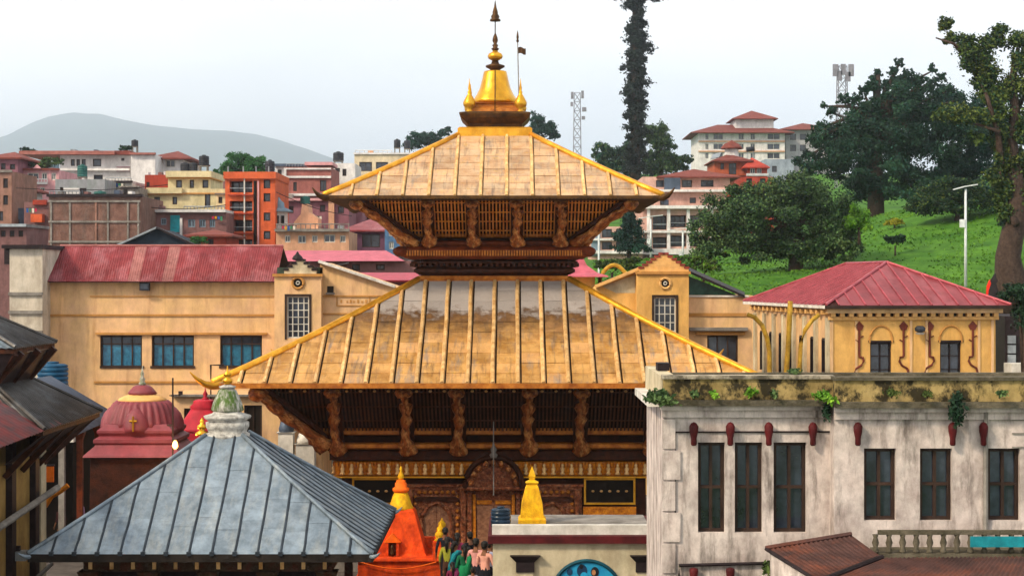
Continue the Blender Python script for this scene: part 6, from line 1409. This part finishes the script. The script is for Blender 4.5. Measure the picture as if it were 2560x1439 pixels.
def leaf_obj(name, pts, size, m, parent, seed=0, elong=1.5, kind=None, label=None, cat=None, loc=None):
    """one quad per leaf spray at each point, random orientation"""
    r = np.random.default_rng(seed); n = len(pts)
    a = r.normal(size=(n, 3)); a /= np.linalg.norm(a, axis=1)[:, None]
    b = r.normal(size=(n, 3)); b -= (a * b).sum(1)[:, None] * a; b /= np.linalg.norm(b, axis=1)[:, None]
    s = size * r.uniform(.6, 1.35, (n, 1)); A = a * s * elong * .5; B = b * s * .5
    o0 = np.array(ORG[parent.name]) if parent is not None else np.array(loc)
    V = np.stack([pts - A * 1.0, pts + B * .9, pts + A, pts - B * .9], 1).reshape(-1, 3) - o0
    me = bpy.data.meshes.new(name); me.vertices.add(4 * n); me.vertices.foreach_set('co', V.astype(np.float32).ravel())
    me.loops.add(4 * n); me.loops.foreach_set('vertex_index', np.arange(4 * n, dtype=np.int32))
    me.polygons.add(n); me.polygons.foreach_set('loop_start', np.arange(0, 4 * n, 4, dtype=np.int32)); me.polygons.foreach_set('loop_total', np.full(n, 4, dtype=np.int32))
    me.update(calc_edges=True); me.materials.append(m)
    o = bpy.data.objects.new(name, me); COL.objects.link(o)
    if parent is not None: o.parent = parent
    else: o.location = loc
    ORG[o.name] = Vector(o0)
    return tag(o, label, cat, None, kind)
def blob_points(c, rad, n, seed, nclump=26, spread=.22, fill=.07):
    r = np.random.default_rng(seed); c = np.array(c); rad = np.array(rad)
    d = r.normal(size=(nclump, 3)); d /= np.linalg.norm(d, axis=1)[:, None]; d[:, 2] = np.where(d[:, 2] < -.5, -d[:, 2], d[:, 2])
    cc = d * r.uniform(.35, 1.12, (nclump, 1)); w = r.uniform(.5, 1.5, nclump); w /= w.sum()
    nf = int(n * fill); idx = r.choice(nclump, n - nf, p=w)
    g = r.normal(size=(n - nf, 3)) * spread * r.uniform(.55, 1.25, nclump)[idx][:, None]
    p = cc[idx] + g
    q = r.normal(size=(nf, 3)); q /= np.linalg.norm(q, axis=1)[:, None]; q *= r.uniform(.2, .95, (nf, 1))
    return c + np.concatenate([p, q]) * rad
def tree(name, label, base, D, blobs, m, n=3500, size=.5, trunk_r=.35, group=None, lean=0, nclump=30, spread=.115, m2=None, bark=None, dy=1.0):
    """base=(px,py) foot of trunk; blobs=(px,py,rx,ry) crown masses in photo pixels at distance D"""
    n = int(n * 7.5); size *= .32; bx, _, bz = P(base[0], base[1], D); k = D / K
    t = thing(name, label, 'tree', (bx, D, bz), group)
    cs = []
    for i, bl in enumerate(blobs):
        px, py, rx, ry = bl[:4]; off = bl[4] if len(bl) > 4 else 0
        cs.append(((fx(px, D), D + off, fz(py, D)), (rx * k, max(rx, ry) * k * dy, ry * k)))
    area = sum(b[1][0] * b[1][2] for b in cs); P_ = []
    for i, (c, rad) in enumerate(cs):
        P_.append(blob_points(c, rad, max(120, int(n * rad[0] * rad[2] / area)), hash((base[0], i)) % 10000, nclump, spread))
    pts = np.concatenate(P_)
    if m2 is None: leaf_obj('crown', pts, size, m, t, int(base[0]))
    else:
        s = np.random.default_rng(3).random(len(pts)) < .7
        leaf_obj('crown', pts[s], size, m, t, int(base[0])); leaf_obj('crown', pts[~s], size, m2, t, int(base[0]) + 1)
    top = min(cs, key=lambda q: abs(q[0][0] - bx) + 0 * q[0][2])[0]
    mid = ((bx + top[0]) / 2 + lean, D, (bz + top[2]) / 2)
    MB().tube([(bx, D, bz - .6), (bx + lean * .3, D, bz + (mid[2] - bz) * .5), mid, top], [trunk_r * 1.2, trunk_r, trunk_r * .75, trunk_r * .3], 9).build('trunk', bark or m_bark, t, True, fix=False)
    for (c, rad) in cs:
        if c == top: continue
        st = Vector(mid).lerp(Vector(top), random.uniform(.0, .4)); en = Vector(c)
        MB().tube([st, st.lerp(en, .5) + Vector((0, 0, .12 * (en - st).length)), en], [trunk_r * .45, trunk_r * .3, trunk_r * .1], 6).build('limb', bark or m_bark, t, True, fix=False)
    return t
GR = 'trees on the hillside'
tree('broadleaf_tree', 'big rounded broadleaf tree left of the grassy knoll', (1990, 700), 126,
     [(1840, 560, 90, 70), (1960, 520, 110, 75), (2070, 560, 80, 75), (1790, 600, 60, 55), (1900, 620, 95, 55), (2020, 625, 100, 60), (2100, 620, 60, 45), (1980, 470, 60, 30), (1870, 500, 60, 40), (1770, 640, 50, 35)], m_lf_mid, 13000, .42, .5, GR, m2=m_lf_dark, spread=.115, nclump=30)
tree('dark_tree', 'massive dark evergreen with ragged top beneath the antenna mast', (2190, 545), 165,
     [(2130, 345, 90, 80), (2220, 300, 95, 85), (2248, 160, 13, 16), (2232, 182, 15, 15), (2268, 186, 17, 15), (2250, 208, 26, 20), (2195, 185, 11, 14), (2183, 206, 15, 18), (2212, 218, 20, 18), (2330, 178, 12, 15), (2352, 196, 15, 15), (2325, 212, 20, 18), (2372, 226, 17, 15), (2396, 250, 15, 17), (2290, 218, 18, 18), (2160, 232, 17, 17), (2140, 256, 20, 20), (2110, 252, 20, 17), (2080, 282, 17, 17), (2058, 266, 8, 9), (2045, 322, 15, 18), (2028, 348, 13, 15), (2018, 392, 17, 17), (2310, 265, 80, 70), (2080, 400, 85, 80), (2200, 400, 130, 90), (2330, 370, 110, 100), (2160, 470, 110, 55), (2280, 470, 100, 55)], m_lf_dark, 14000, .55, .7, GR, m2=m_lf_blue, spread=.10, nclump=28)
tree('dark_tree', 'dark evergreen filling in behind the tall leaning tree', (2400, 560), 170,
     [(2400, 310, 80, 90), (2440, 400, 80, 80), (2400, 460, 80, 60), (2480, 350, 60, 80), (2440, 500, 70, 40)], m_lf_blue, 6000, .55, .5, GR)
tree('spreading_tree', 'low spreading tree with flat crown on the grassy knoll', (2388, 600), 138,
     [(2330, 500, 60, 38), (2400, 480, 70, 36), (2450, 510, 60, 36), (2300, 520, 40, 26), (2360, 520, 60, 26)], m_lf_dark, 4200, .4, .25, GR, m2=m_lf_olive)
tree('bright_bush', 'bright green bush at the edge of the rounded broadleaf tree', (2148, 590), 124, [(2145, 545, 26, 32), (2160, 565, 20, 22), (2125, 560, 18, 20)], m_lf_brt, 1200, .3, .1, GR)
tree('yellow_bush', 'small yellow-green bush on top of the knoll', (2236, 568), 140, [(2236, 556, 18, 10), (2220, 560, 10, 7)], m_lf_yel, 500, .25, .06, GR)
tree('dark_bush', 'pair of small dark bushes on the knoll slope', (2238, 620), 128, [(2222, 600, 14, 12), (2250, 600, 18, 14)], m_lf_dark, 600, .25, .06, GR)
tree('conical_pine', 'bluish dark pine in front of the terraced wing', (1573, 660), 152, [(1572, 560, 26, 32), (1570, 590, 38, 30), (1574, 618, 42, 26), (1572, 535, 14, 22)], m_lf_blue, 3200, .38, .2, GR)
tree('hill_tree', 'bluish tree group left of the ivy-covered trunk', (1540, 470), 232, [(1510, 385, 28, 26), (1550, 400, 45, 36), (1530, 420, 50, 30), (1585, 380, 30, 30)], m_lf_blue, 3200, .6, .4, GR, m2=m_lf_mid)
tree('hill_tree', 'rounded tree with airy crown right of the ivy-covered trunk', (1650, 470), 236, [(1640, 345, 34, 36), (1655, 370, 35, 30), (1625, 330, 22, 22), (1675, 410, 40, 30), (1640, 420, 50, 34), (1700, 405, 22, 16), (1720, 400, 14, 12)], m_lf_mid, 3600, .6, .4, GR, m2=m_lf_blue)
tree('hill_tree', 'dark tree peeking beside the gilded plinth, right of the bell', (1350, 430), 262, [(1345, 310, 24, 26), (1370, 330, 24, 22), (1330, 340, 30, 24), (1385, 340, 14, 14)], m_lf_blue, 1600, .6, .35, GR)
tree('hill_tree', 'dark tree behind the left slope of the upper golden roof', (1080, 430), 262, [(1050, 355, 30, 22), (1080, 350, 28, 24), (1030, 365, 20, 16), (1110, 335, 14, 12), (1120, 325, 9, 9)], m_lf_blue, 1600, .55, .3, GR)
tree('town_tree', 'dense green tree behind the orange apartment block', (610, 470), 214, [(600, 405, 36, 26), (630, 415, 40, 26), (575, 425, 25, 22), (655, 425, 22, 16), (545, 440, 18, 18)], mat('town_leaf', '#2c5a2c', '#386a34', scale=.35, rough=.8, bump=0, rand=0, isl=.3), 3200, .5, .3, GR)
tree('terrace_plant', 'leafy rooftop plants on the pink house terrace', (120, 428), 172, [(70, 412, 18, 12), (120, 410, 26, 13), (145, 405, 14, 11), (100, 418, 20, 9)], m_lf_mid, 900, .3, .06, GR)
tree('terrace_plant', 'dark rooftop shrub at the end of the long white house roof', (62, 382), 188, [(62, 378, 12, 10), (85, 380, 10, 7)], m_lf_dark, 350, .3, .06, GR)
tree('terrace_plant', 'potted rooftop shrub beside the black tank of the white house', (312, 384), 188, [(312, 372, 16, 7), (325, 370, 8, 6)], m_lf_dark, 300, .3, .05, GR)
tree('town_bush', 'small green bush beside the dark gabled shed', (500, 900), 124, [(497, 603, 22, 12), (480, 608, 12, 8)], mat('town_leaf', '#2c5a2c'), 600, .25, .06, GR)
tree('hedge_tree', 'light green shrubs on the lawn behind the gabled tower', (1760, 690), 118, [(1740, 655, 28, 16), (1770, 668, 30, 16), (1725, 672, 22, 12), (1700, 650, 14, 10)], m_lf_olive, 1500, .3, .08, GR, m2=m_lf_brt)
tree('hedge_tree', 'scrubby green bushes on the lawn behind the yellow lean wing', (1530, 690), 118, [(1510, 664, 24, 12), (1548, 660, 26, 14), (1575, 668, 20, 12), (1590, 650, 14, 9)], m_lf_olive, 1400, .3, .08, GR, m2=m_lf_mid)
# tall leaning tree at the right edge
DT = 98
lt = thing('leaning_tree', 'tall leaning tree with bare twisted trunk and ivy at the right edge', 'tree', P(2535, 745, DT), GR)
k = DT / K
def pth(pts): return [P(a, b, DT + (c if True else 0)) for a, b, c in pts]
MB().tube([P(2530, 790, DT), P(2525, 700, DT), P(2520, 640, DT), P(2532, 580, DT), P(2545, 520, DT), P(2540, 440, DT), P(2528, 360, DT), P(2538, 280, DT), P(2530, 200, DT), P(2545, 120, DT)], [1.1, .85, .68, .62, .55, .42, .34, .28, .2, .1], 10).build('trunk', m_bark, lt, True, fix=False)
for pts, r in (([(2535, 460), (2500, 400), (2495, 330), (2470, 250), (2440, 170)], .26), ([(2470, 250), (2420, 150), (2385, 110), (2340, 95)], .16), ([(2530, 300), (2560, 240), (2590, 180)], .2), ([(2500, 330), (2440, 310), (2390, 300)], .12), ([(2440, 170), (2480, 120), (2500, 90)], .1), ([(2540, 560), (2510, 500), (2500, 430)], .22)):
    MB().tube([P(a, b, DT + random.uniform(-1, 1)) for a, b in pts], [r * (1 - .75 * i / (len(pts) - 1)) for i in range(len(pts))], 7).build('limb', m_bark, lt, True, fix=False)
bl = [(2365, 65, 16, 18), (2385, 100, 22, 16), (2420, 130, 34, 30), (2450, 170, 36, 34), (2480, 110, 32, 26), (2500, 80, 18, 14), (2470, 210, 34, 34), (2500, 250, 36, 36), (2545, 100, 26, 26), (2560, 160, 36, 34), (2550, 220, 36, 34), (2490, 290, 36, 30), (2470, 240, 24, 24), (2390, 290, 38, 20), (2430, 300, 34, 20), (2350, 290, 20, 12),
      (2500, 340, 26, 40), (2505, 400, 24, 40), (2495, 450, 26, 30), (2550, 420, 30, 40), (2510, 490, 26, 34), (2520, 540, 24, 30), (2560, 480, 22, 40), (2540, 330, 26, 40), (2440, 350, 22, 16), (2580, 300, 30, 60)]
pp = np.concatenate([blob_points(P(a, b, DT), (rx * k, rx * k, ry * k), int(rx * ry * 1.7) + 200, 500 + i, 12, .26) for i, (a, b, rx, ry) in enumerate(bl)])
sel = np.random.default_rng(1).random(len(pp)) < .6
leaf_obj('crown', pp[sel], .13, m_lf_olive, lt, 11); leaf_obj('crown', pp[~sel], .13, m_lf_dark, lt, 12)
# ivy-covered tall trunk
DI = 225
iv = thing('ivy_covered_trunk', 'very tall bare tree trunk wrapped in dark ivy against the sky', 'tree', P(1590, 470, DI), GR)
MB().tube([P(1588, 480, DI), P(1590, 300, DI), P(1587, 150, DI), P(1592, -90, DI)], [.75, .6, .5, .35], 9).build('trunk', m_bark, iv, True, fix=False)
pp = []; r = np.random.default_rng(5)
for i in range(58):
    py = 425 - i * 8.0; w = 20 if py > 60 else 15
    if i > 40: w = 16
    cx_ = 1590 + 9 * math.sin(i * 1.7) + r.uniform(-8, 8); q = r.uniform(.6, 1.15)
    pp.append(blob_points(P(cx_, py, DI), (w * q * DI / K, 1.0, 11 * DI / K), 620 if py > 0 else 240, 700 + i, 8, .35))
pp.append(blob_points(P(1545, -8, DI), (20 * DI / K, 1.2, 12 * DI / K), 200, 991, 8, .3)); pp.append(blob_points(P(1640, -6, DI), (24 * DI / K, 1.2, 12 * DI / K), 260, 992, 8, .3))
pp.append(blob_points(P(1588, 440, DI), (34 * DI / K, 1.6, 30 * DI / K), 500, 993, 12, .3))
leaf_obj('ivy_foliage', np.concatenate(pp), .23, m_lf_ivy, iv, 9)
MB().tube([P(1592, 12, DI), P(1560, -4, DI), P(1545, -10, DI)], .15, 6).build('limb', m_bark, iv); MB().tube([P(1592, 10, DI), P(1620, -2, DI), P(1640, -8, DI)], .15, 6).build('limb', m_bark, iv)
# dark broken stump, red cloth marker and tin stack near the leaning tree
su = MB().lathe([(.5, 0), (.42, .9), (.38, 1.8), (.26, 2.2), (.32, 2.35), (.1, 2.75)], (fx(2492, 98), 98, ground_z(fx(2492, 98), 98) - .1), 9, flute=5, famp=.2).build('tree_stump', mat('charred_wood', '#1d1a1c', '#2a2527', rough=.9), None, True, label='dark broken stump beside the leaning trunk', cat='stump', loc=(fx(2492, 98), 98, ground_z(fx(2492, 98), 98) - .1))
MB().lathe([(.3, -1.2), (.22, 0), (.19, .4), (.09, .66), (.02, .75)], (fx(2475, 99), 99, fz(733, 99)), 9).build('red_cloth_marker', mat('red_cloth', '#d02a18', '#b82010', rough=.8), None, True, label='red cloth-wrapped marker just above the hall roof', cat='marker', loc=(fx(2475, 99), 99, fz(733, 99)))
rb = house('tin_clad_shed', 'dark shed with pale tin sheets at the right end of the hall', 2512, 2640, 790, 84, 6, m_dkwood, z0=.6, cat='shed')
for i in range(3): slab(rb, 2518, 838 + 24 * i, 2538, 858 + 24 * i, 84, -.12, -.01, m_metal, 'tin_sheet')
slab(rb, 2505, 905, 2640, 940, 84, -1.6, -.3, m_white, 'pale_block')
tree('dark_tree', 'dark leafy mass right of the hall under its eave', (2560, 1285), 80, [(2545, 740, 40, 30), (2560, 800, 36, 50), (2600, 760, 60, 60)], m_lf_dark, 2600, .3, .2, GR)
# grass tufts on the slopes
n = 30000; r = np.random.default_rng(21)
yy = r.uniform(100, 175, n); ss = r.uniform(.045, .31, n); xx = ss * yy
zz_ = np.array([ground_z(a, b) for a, b in zip(xx, yy)]) + .06
keep = (np.array([mnoise.noise(Vector((a * .2, b * .2, 9))) for a, b in zip(xx, yy)]) + r.uniform(-.5, .5, n)) > -.05
leaf_obj('meadow_grass', np.stack([xx, yy, zz_], 1)[keep], .15, mat('meadow_grass_blades', '#365c18', '#527a24', scale=.2, rough=.9, bump=0, rand=0, isl=.15, grime=.15, stain='#6a8a2c', samt=.5, sscale=.15, stretch=(1, 1, 1), spec=.1), None, 4, 1.2, kind='stuff', loc=(0, 0, 0))
# plants on the white building's cornice
def tuft(label, px, py, D, rx, ry, n, size, m, stem=True):
    x, y, z = P(px, py, D); k = D / K
    t = thing('cornice_plant', label, 'plant', (x, y, z - ry * k), 'plants growing on the white building')
    leaf_obj('foliage', blob_points((x, y, z), (rx * k, .22, ry * k), n, int(px), 9, .3), size, m, t, int(px), 1.8)
    MB().tube([(x, y + .05, z - ry * k), (x, y, z)], [.02, .008], 5).build('stem', m_bark, t)
tuft('bushy green plant at the near corner of the white building cornice', 1652, 998, 35.6, 34, 15, 600, .065, m_lf_mid)
tuft('small green tuft on the cornice, first right of the corner bush', 1733, 985, 35.8, 10, 11, 144, .04, m_lf_mid)
tuft('low green tuft on the cornice above the second maroon bracket', 1782, 988, 35.8, 16, 9, 192, .04, m_lf_brt)
tuft('round green tuft on the cornice above the third maroon bracket', 1878, 984, 35.8, 15, 12, 224, .04, m_lf_brt)
tuft('dark green tuft on the cornice just past the third maroon bracket', 1932, 988, 35.8, 12, 10, 176, .04, m_lf_mid)
tuft('bright green plant where the two blocks of the white building meet', 2062, 996, 35.3, 28, 12, 420, .055, m_lf_brt)
tuft('trailing dark weed hanging below the bright plant at the block joint', 2066, 1030, 35.6, 8, 22, 220, .05, m_lf_dark)
tuft('dark drooping plant hanging from the right cornice over a maroon bracket', 2400, 1030, 35.0, 20, 36, 700, .065, m_lf_dark)
tuft('tiny weed on the mossy coping above the small window niche', 1985, 930, 36.2, 20, 8, 192, .04, m_lf_mid)
tuft('green weed at the far right end of the cornice', 2500, 985, 35.0, 14, 10, 176, .04, m_lf_mid)
tuft('dry weed growing on the cornice of the right block', 2230, 985, 35.0, 16, 9, 176, .04, m_lf_olive)
tuft('little weed near the middle of the right block cornice', 2320, 987, 35.0, 12, 8, 144, .04, m_lf_olive)
tuft('small flowering weed on the drain pipe bracket by the lean-to', 1928, 1425, 35.6, 24, 16, 160, .07, m_lf_olive)

# ------------------------------------------------------------------ people
m_skin = mat('brown_skin', '#7a4f36', '#6a432d', scale=5, rough=.6, bump=0, rand=.1)
m_hair = mat('black_hair', '#16130f', '#201b17', scale=12, rough=.55, rand=.1)
def person(label, loc, face=0.0, top='#c9c4c0', bottom='#23242c', hgt=1.68, sari=None, arm='down', bag=None, woman=False, lean=0.0, sit=False):
    """one continuous skinned body; faces carry skin, top or trousers by the nearest joint; hair and garments are children"""
    me = bpy.data.meshes.new('body'); s = hgt / 1.7
    V, E, R, T = [], [], [], []
    def add(p, r, t, par=None):
        V.append(p); R.append(r); T.append(t)
        if par is not None: E.append((par, len(V) - 1))
        return len(V) - 1
    w = .17 if woman else .195
    pel = add((0, 0, .95), (.155, .12), 'b'); spn = add((0, 0, 1.12), (.13, .105), 't', pel); ch = add((0, -.01 + lean, 1.32), (.165 if not woman else .14, .115), 't', spn)
    nk = add((0, .0 + lean, 1.47), (.06, .06), 's', ch); jw = add((0, -.03 + lean, 1.545), (.07, .082), 's', nk); hd = add((0, -.012 + lean, 1.64), (.078, .098), 's', jw)
    for sx in (-1, 1):
        sh = add((sx * w, 0 + lean, 1.40), (.062, .062), 't', ch)
        if arm == 'down': el = (sx * (w + .07), .03, 1.12); wr = (sx * (w + .09), -.05, .88)
        elif arm == 'fold': el = (sx * (w + .08), -.04, 1.13); wr = (sx * .06, -.22, 1.18)
        else: el = (sx * (w + .06), -.10, 1.16); wr = (sx * .09, -.24, 1.38)
        e = add(el, (.045, .045), 't', sh); wv = add(wr, (.030, .032), 's', e)
        d = (Vector(wr) - Vector(el)).normalized(); pm = Vector(wr) + d * .07
        pv_ = add(tuple(pm), (.036, .018), 's', wv)
        sd_v = Vector((sx, 0, 0)) if arm == 'down' else Vector((0, 0, 1)); fw = d.cross(sd_v).normalized() if arm != 'down' else Vector((0, 1, 0))
        for i, L in enumerate((.065, .08, .085, .075)):
            o = fw * ((i - 1.5) * .019); a = add(tuple(pm + o + d * .04), (.0095, .0095), 's', pv_); add(tuple(pm + o + d * (.04 + L * .8) - sd_v * .02), (.0075, .0075), 's', a)
        a = add(tuple(pm - fw * .04 + d * .0), (.011, .011), 's', pv_); add(tuple(pm - fw * .06 + d * .035), (.009, .009), 's', a)
        hp = add((sx * .09, 0, .88), (.095, .10), 'b', pel)
        if sit: kn = add((sx * .11, -.40, .86), (.065, .065), 'b', hp); an = add((sx * .11, -.42, .48), (.045, .045), 'b', kn)
        else: kn = add((sx * .10, -.02, .50), (.06, .062), 'b', hp); an = add((sx * .10, .02, .09), (.04, .045), 'b', kn)
        z = V[an][2]; add((sx * .115, V[an][1] - .16, z - .05), (.04, .03), 'f', an)
    me.from_pydata([tuple(c * s for c in v) for v in V], E, [])
    tmp = bpy.data.objects.new('body', me); COL.objects.link(tmp)
    md = tmp.modifiers.new('Skin', 'SKIN'); md.use_smooth_shade = True; md.branch_smoothing = .3
    sk = me.skin_vertices[0].data
    for i, r in enumerate(R): sk[i].radius = (r[0] * s, r[1] * s)
    for i in range(len(V)): sk[i].use_root = (i == 0)
    sb = tmp.modifiers.new('Sub', 'SUBSURF'); sb.levels = sb.render_levels = 1
    dg = bpy.context.evaluated_depsgraph_get(); nm = bpy.data.meshes.new_from_object(tmp.evaluated_get(dg))
    bpy.data.objects.remove(tmp)
    mt = mat('cloth_' + top.strip('#'), top, rough=.9, scale=6, rand=0); mb_ = mat('cloth_' + bottom.strip('#'), bottom, rough=.9, scale=6, rand=0)
    nm.materials.clear()
    for q in (m_skin, mt, mb_, m_dkwood): nm.materials.append(q)
    vv = np.array([tuple(c * s for c in v) for v in V]); kd = {'s': 0, 't': 1, 'b': 2, 'f': 3}
    for p in nm.polygons:
        c = np.array(p.center); i = int(((vv - c) ** 2).sum(1).argmin()); p.material_index = kd[T[i]]; p.use_smooth = True
        if T[i] == 's' and c[2] > 1.62 * s and False: p.material_index = 0
    root = thing('person', label, 'person', loc, 'visitors')
    root.rotation_euler = (0, 0, face)
    ORG[root.name] = Vector((0, 0, 0))
    bo = bpy.data.objects.new('body', nm); COL.objects.link(bo); bo.parent = root
    hz0 = 1.64 * s; ly = lean * s
    hr = MB().lathe([(.088 * s, -.02 * s), (.098 * s, .03 * s), (.09 * s, .08 * s), (.06 * s, .115 * s), (.015 * s, .13 * s)], (0, .012 * s + ly, hz0), 14)
    if woman: hr.tube([(0, .075 * s + ly, hz0 + .03), (0, .10 * s + ly, hz0 - .1), (0, .11 * s + ly, hz0 - .32)], [.07 * s, .06 * s, .02 * s], 8)
    else: hr.lathe([(.05 * s, -.09 * s), (.08 * s, -.03 * s), (.085 * s, .02 * s)], (0, .028 * s + ly, hz0), 12)
    hr.build('hair', m_hair, root, True)
    MB().lathe([(.012, -.02), (.016, -.005), (.006, .03)], (0, -.115 * s + ly, hz0 - .025 * s), 6).build('nose', m_skin, root, True)
    for sx in (-1, 1):
        MB().lathe([(.003, -.008), (.011, 0), (.003, .008)], (sx * .032 * s, -.098 * s + ly, hz0 + .005), 6).build('eye', m_dkwood, root)
        MB().lathe([(.006, -.03), (.016, 0), (.006, .03)], (sx * .083 * s, .0 + ly, hz0 - .01), 6).build('ear', m_skin, root)
    MB().box(-.022 * s, -.108 * s + ly, hz0 - .078 * s, .022 * s, -.095 * s + ly, hz0 - .07 * s).build('mouth', m_maroon, root)
    if sari:
        mS = mat('sari_' + sari.strip('#'), sari, rough=.75, scale=5, rand=0)
        MB().lathe([(.24 * s, .06 * s), (.22 * s, .4 * s), (.19 * s, .75 * s), (.18 * s, .95 * s), (.155 * s, 1.1 * s), (.13 * s, 1.13 * s)], (0, 0, 0), 22, flute=18, famp=.06).build('sari_skirt', mS, root, True)
        MB().tube([(.13 * s, -.06, 1.05 * s), (.06 * s, -.15 * s, 1.25 * s), (-.08 * s, -.13 * s, 1.42 * s), (-.16 * s, 0, 1.45 * s), (-.14 * s, .12 * s, 1.35 * s), (-.08 * s, .17 * s, 1.05 * s), (-.05 * s, .18 * s, .75 * s)], [.08, .085, .07, .06, .08, .1, .09], 10).build('sari_drape', mS, root, True)
    if bag:
        MB().box(-.16 * s, .12 * s, 1.05 * s, .16 * s, .27 * s, 1.42 * s).build('backpack', mat('bag_' + bag.strip('#'), bag, rough=.8), None if False else root)
    return root
ZTR = 2.0
PI = math.pi
person('tall man in a peach shirt beside the cream outbuilding', (fx(1212, 49.6), 49.6, ZTR), PI * .8, '#d99a86', '#1c1d24', 1.76, arm='fold')
person('man in a pink shirt standing behind the peach-shirted man', (fx(1190, 50.3), 50.3, ZTR), PI * .9, '#cf8f86', '#26262e', 1.74)
person('woman in a dark green sari with draped end', (fx(1160, 50.4), 50.4, ZTR), PI * 1.1, '#145a3a', '#145a3a', 1.56, sari='#0f7044', woman=True)
person('woman in a teal sari next to the green sari', (fx(1137, 51.0), 51.0, ZTR), PI * .7, '#0e5a60', '#0e5a60', 1.56, sari='#127078', woman=True, arm='fold')
person('woman with a magenta shawl in the middle of the crowd', (fx(1143, 52.6), 52.6, ZTR), PI, '#a03458', '#3a2440', 1.58, woman=True)
person('black-shirted visitor between the saris and the pink shirt', (fx(1174, 52.2), 52.2, ZTR), PI * 1.2, '#15161b', '#1b1c22', 1.66)
person('visitor in a yellow-green top next to the orange shrine', (fx(1119, 51.6), 51.6, ZTR), PI * .9, '#8c8a2c', '#4a3024', 1.6, woman=True)
person('visitor in a dark jacket at the back of the crowd', (fx(1113, 53.4), 53.4, ZTR), PI, '#1e2028', '#202028', 1.62)
person('child in a grey shirt low at the front of the crowd', (fx(1182, 49.2), 49.2, ZTR), PI, '#8f8290', '#2a2a34', 1.12)
person('visitor in a white checked shirt half behind the cream outbuilding', (fx(1226, 50.8), 50.8, ZTR), PI * .6, '#b9b6c8', '#1d1f2a', 1.6)
person('visitor in a red top with dark trousers behind the child', (fx(1171, 50.9), 50.9, ZTR), PI * .9, '#b0241c', '#2a1c24', 1.42)
person('woman in a maroon dress at the front beside the orange shrine', (fx(1131, 49.5), 49.5, ZTR), PI * 1.1, '#6d1c3a', '#6d1c3a', 1.22, sari='#5c1a3c', woman=True)
person('man in a pale lilac shirt alone in the shaded courtyard', (fx(198, 71.6), 71.6, .604), PI * .3, '#b8a2c8', '#24242c', 1.68)
person('dark-clothed visitor near the domed shrine in the shaded courtyard', (fx(238, 69), 69, .604), PI * .2, '#2a2620', '#1c1a18', 1.7)
person('dark-clothed visitor nearest the ochre house wall', (fx(152, 70), 70, .604), -PI * .2, '#3a1c1c', '#1c1a18', 1.66)
person('visitor in a brown wrap in the shaded courtyard', (fx(172, 73.5), 73.5, .604), PI * .1, '#4a2e22', '#2a1c18', 1.6, woman=True, sari='#5a2a24')
# string of marigolds on the ochre house and an orange sign board
MB().tube([P(112, 1265, 58), P(128, 1240, 58), P(150, 1228, 58), P(170, 1212, 58)], .09, 6).build('marigold_garland', mat('marigold', '#c87a14', '#a85c0e', scale=12, rough=.9, bump=1, bscale=30), None, label='drooping orange marigold garland beside the ochre house wall', cat='garland', loc=P(112, 1265, 58))
sb_ = thing('sign_board', 'small orange board under the eave of the ochre house', 'sign', P(122, 1205, 58))
MB().box(fx(106, 58), 58, fz(1204, 58), fx(134, 58), 58.06, fz(1165, 58)).build('panel', mat('orange_board', '#e07018', '#c4560e', scale=8, rough=.7), sb_)
MB().box(fx(104, 58), 57.98, fz(1164.5, 58), fx(136, 58), 58.08, fz(1161, 58)).build('panel_frame', m_dkwood, sb_)

# ------------------------------------------------------------------ haze
hz = bpy.data.materials.new('valley_haze'); hz.use_nodes = True
t = hz.node_tree; t.nodes.remove(t.nodes['Principled BSDF'])
pv = t.nodes.new('ShaderNodeVolumePrincipled'); pv.inputs['Color'].default_value = (.855, .918, 1.0, 1); pv.inputs['Density'].default_value = 2.0e-4
pv.inputs['Anisotropy'].default_value = .85
t.links.new(pv.outputs[0], t.nodes['Material Output'].inputs['Volume'])
MB().box(-10500, -300, -3, 10500, 10600, 800).build('haze', hz, None, kind='stuff')
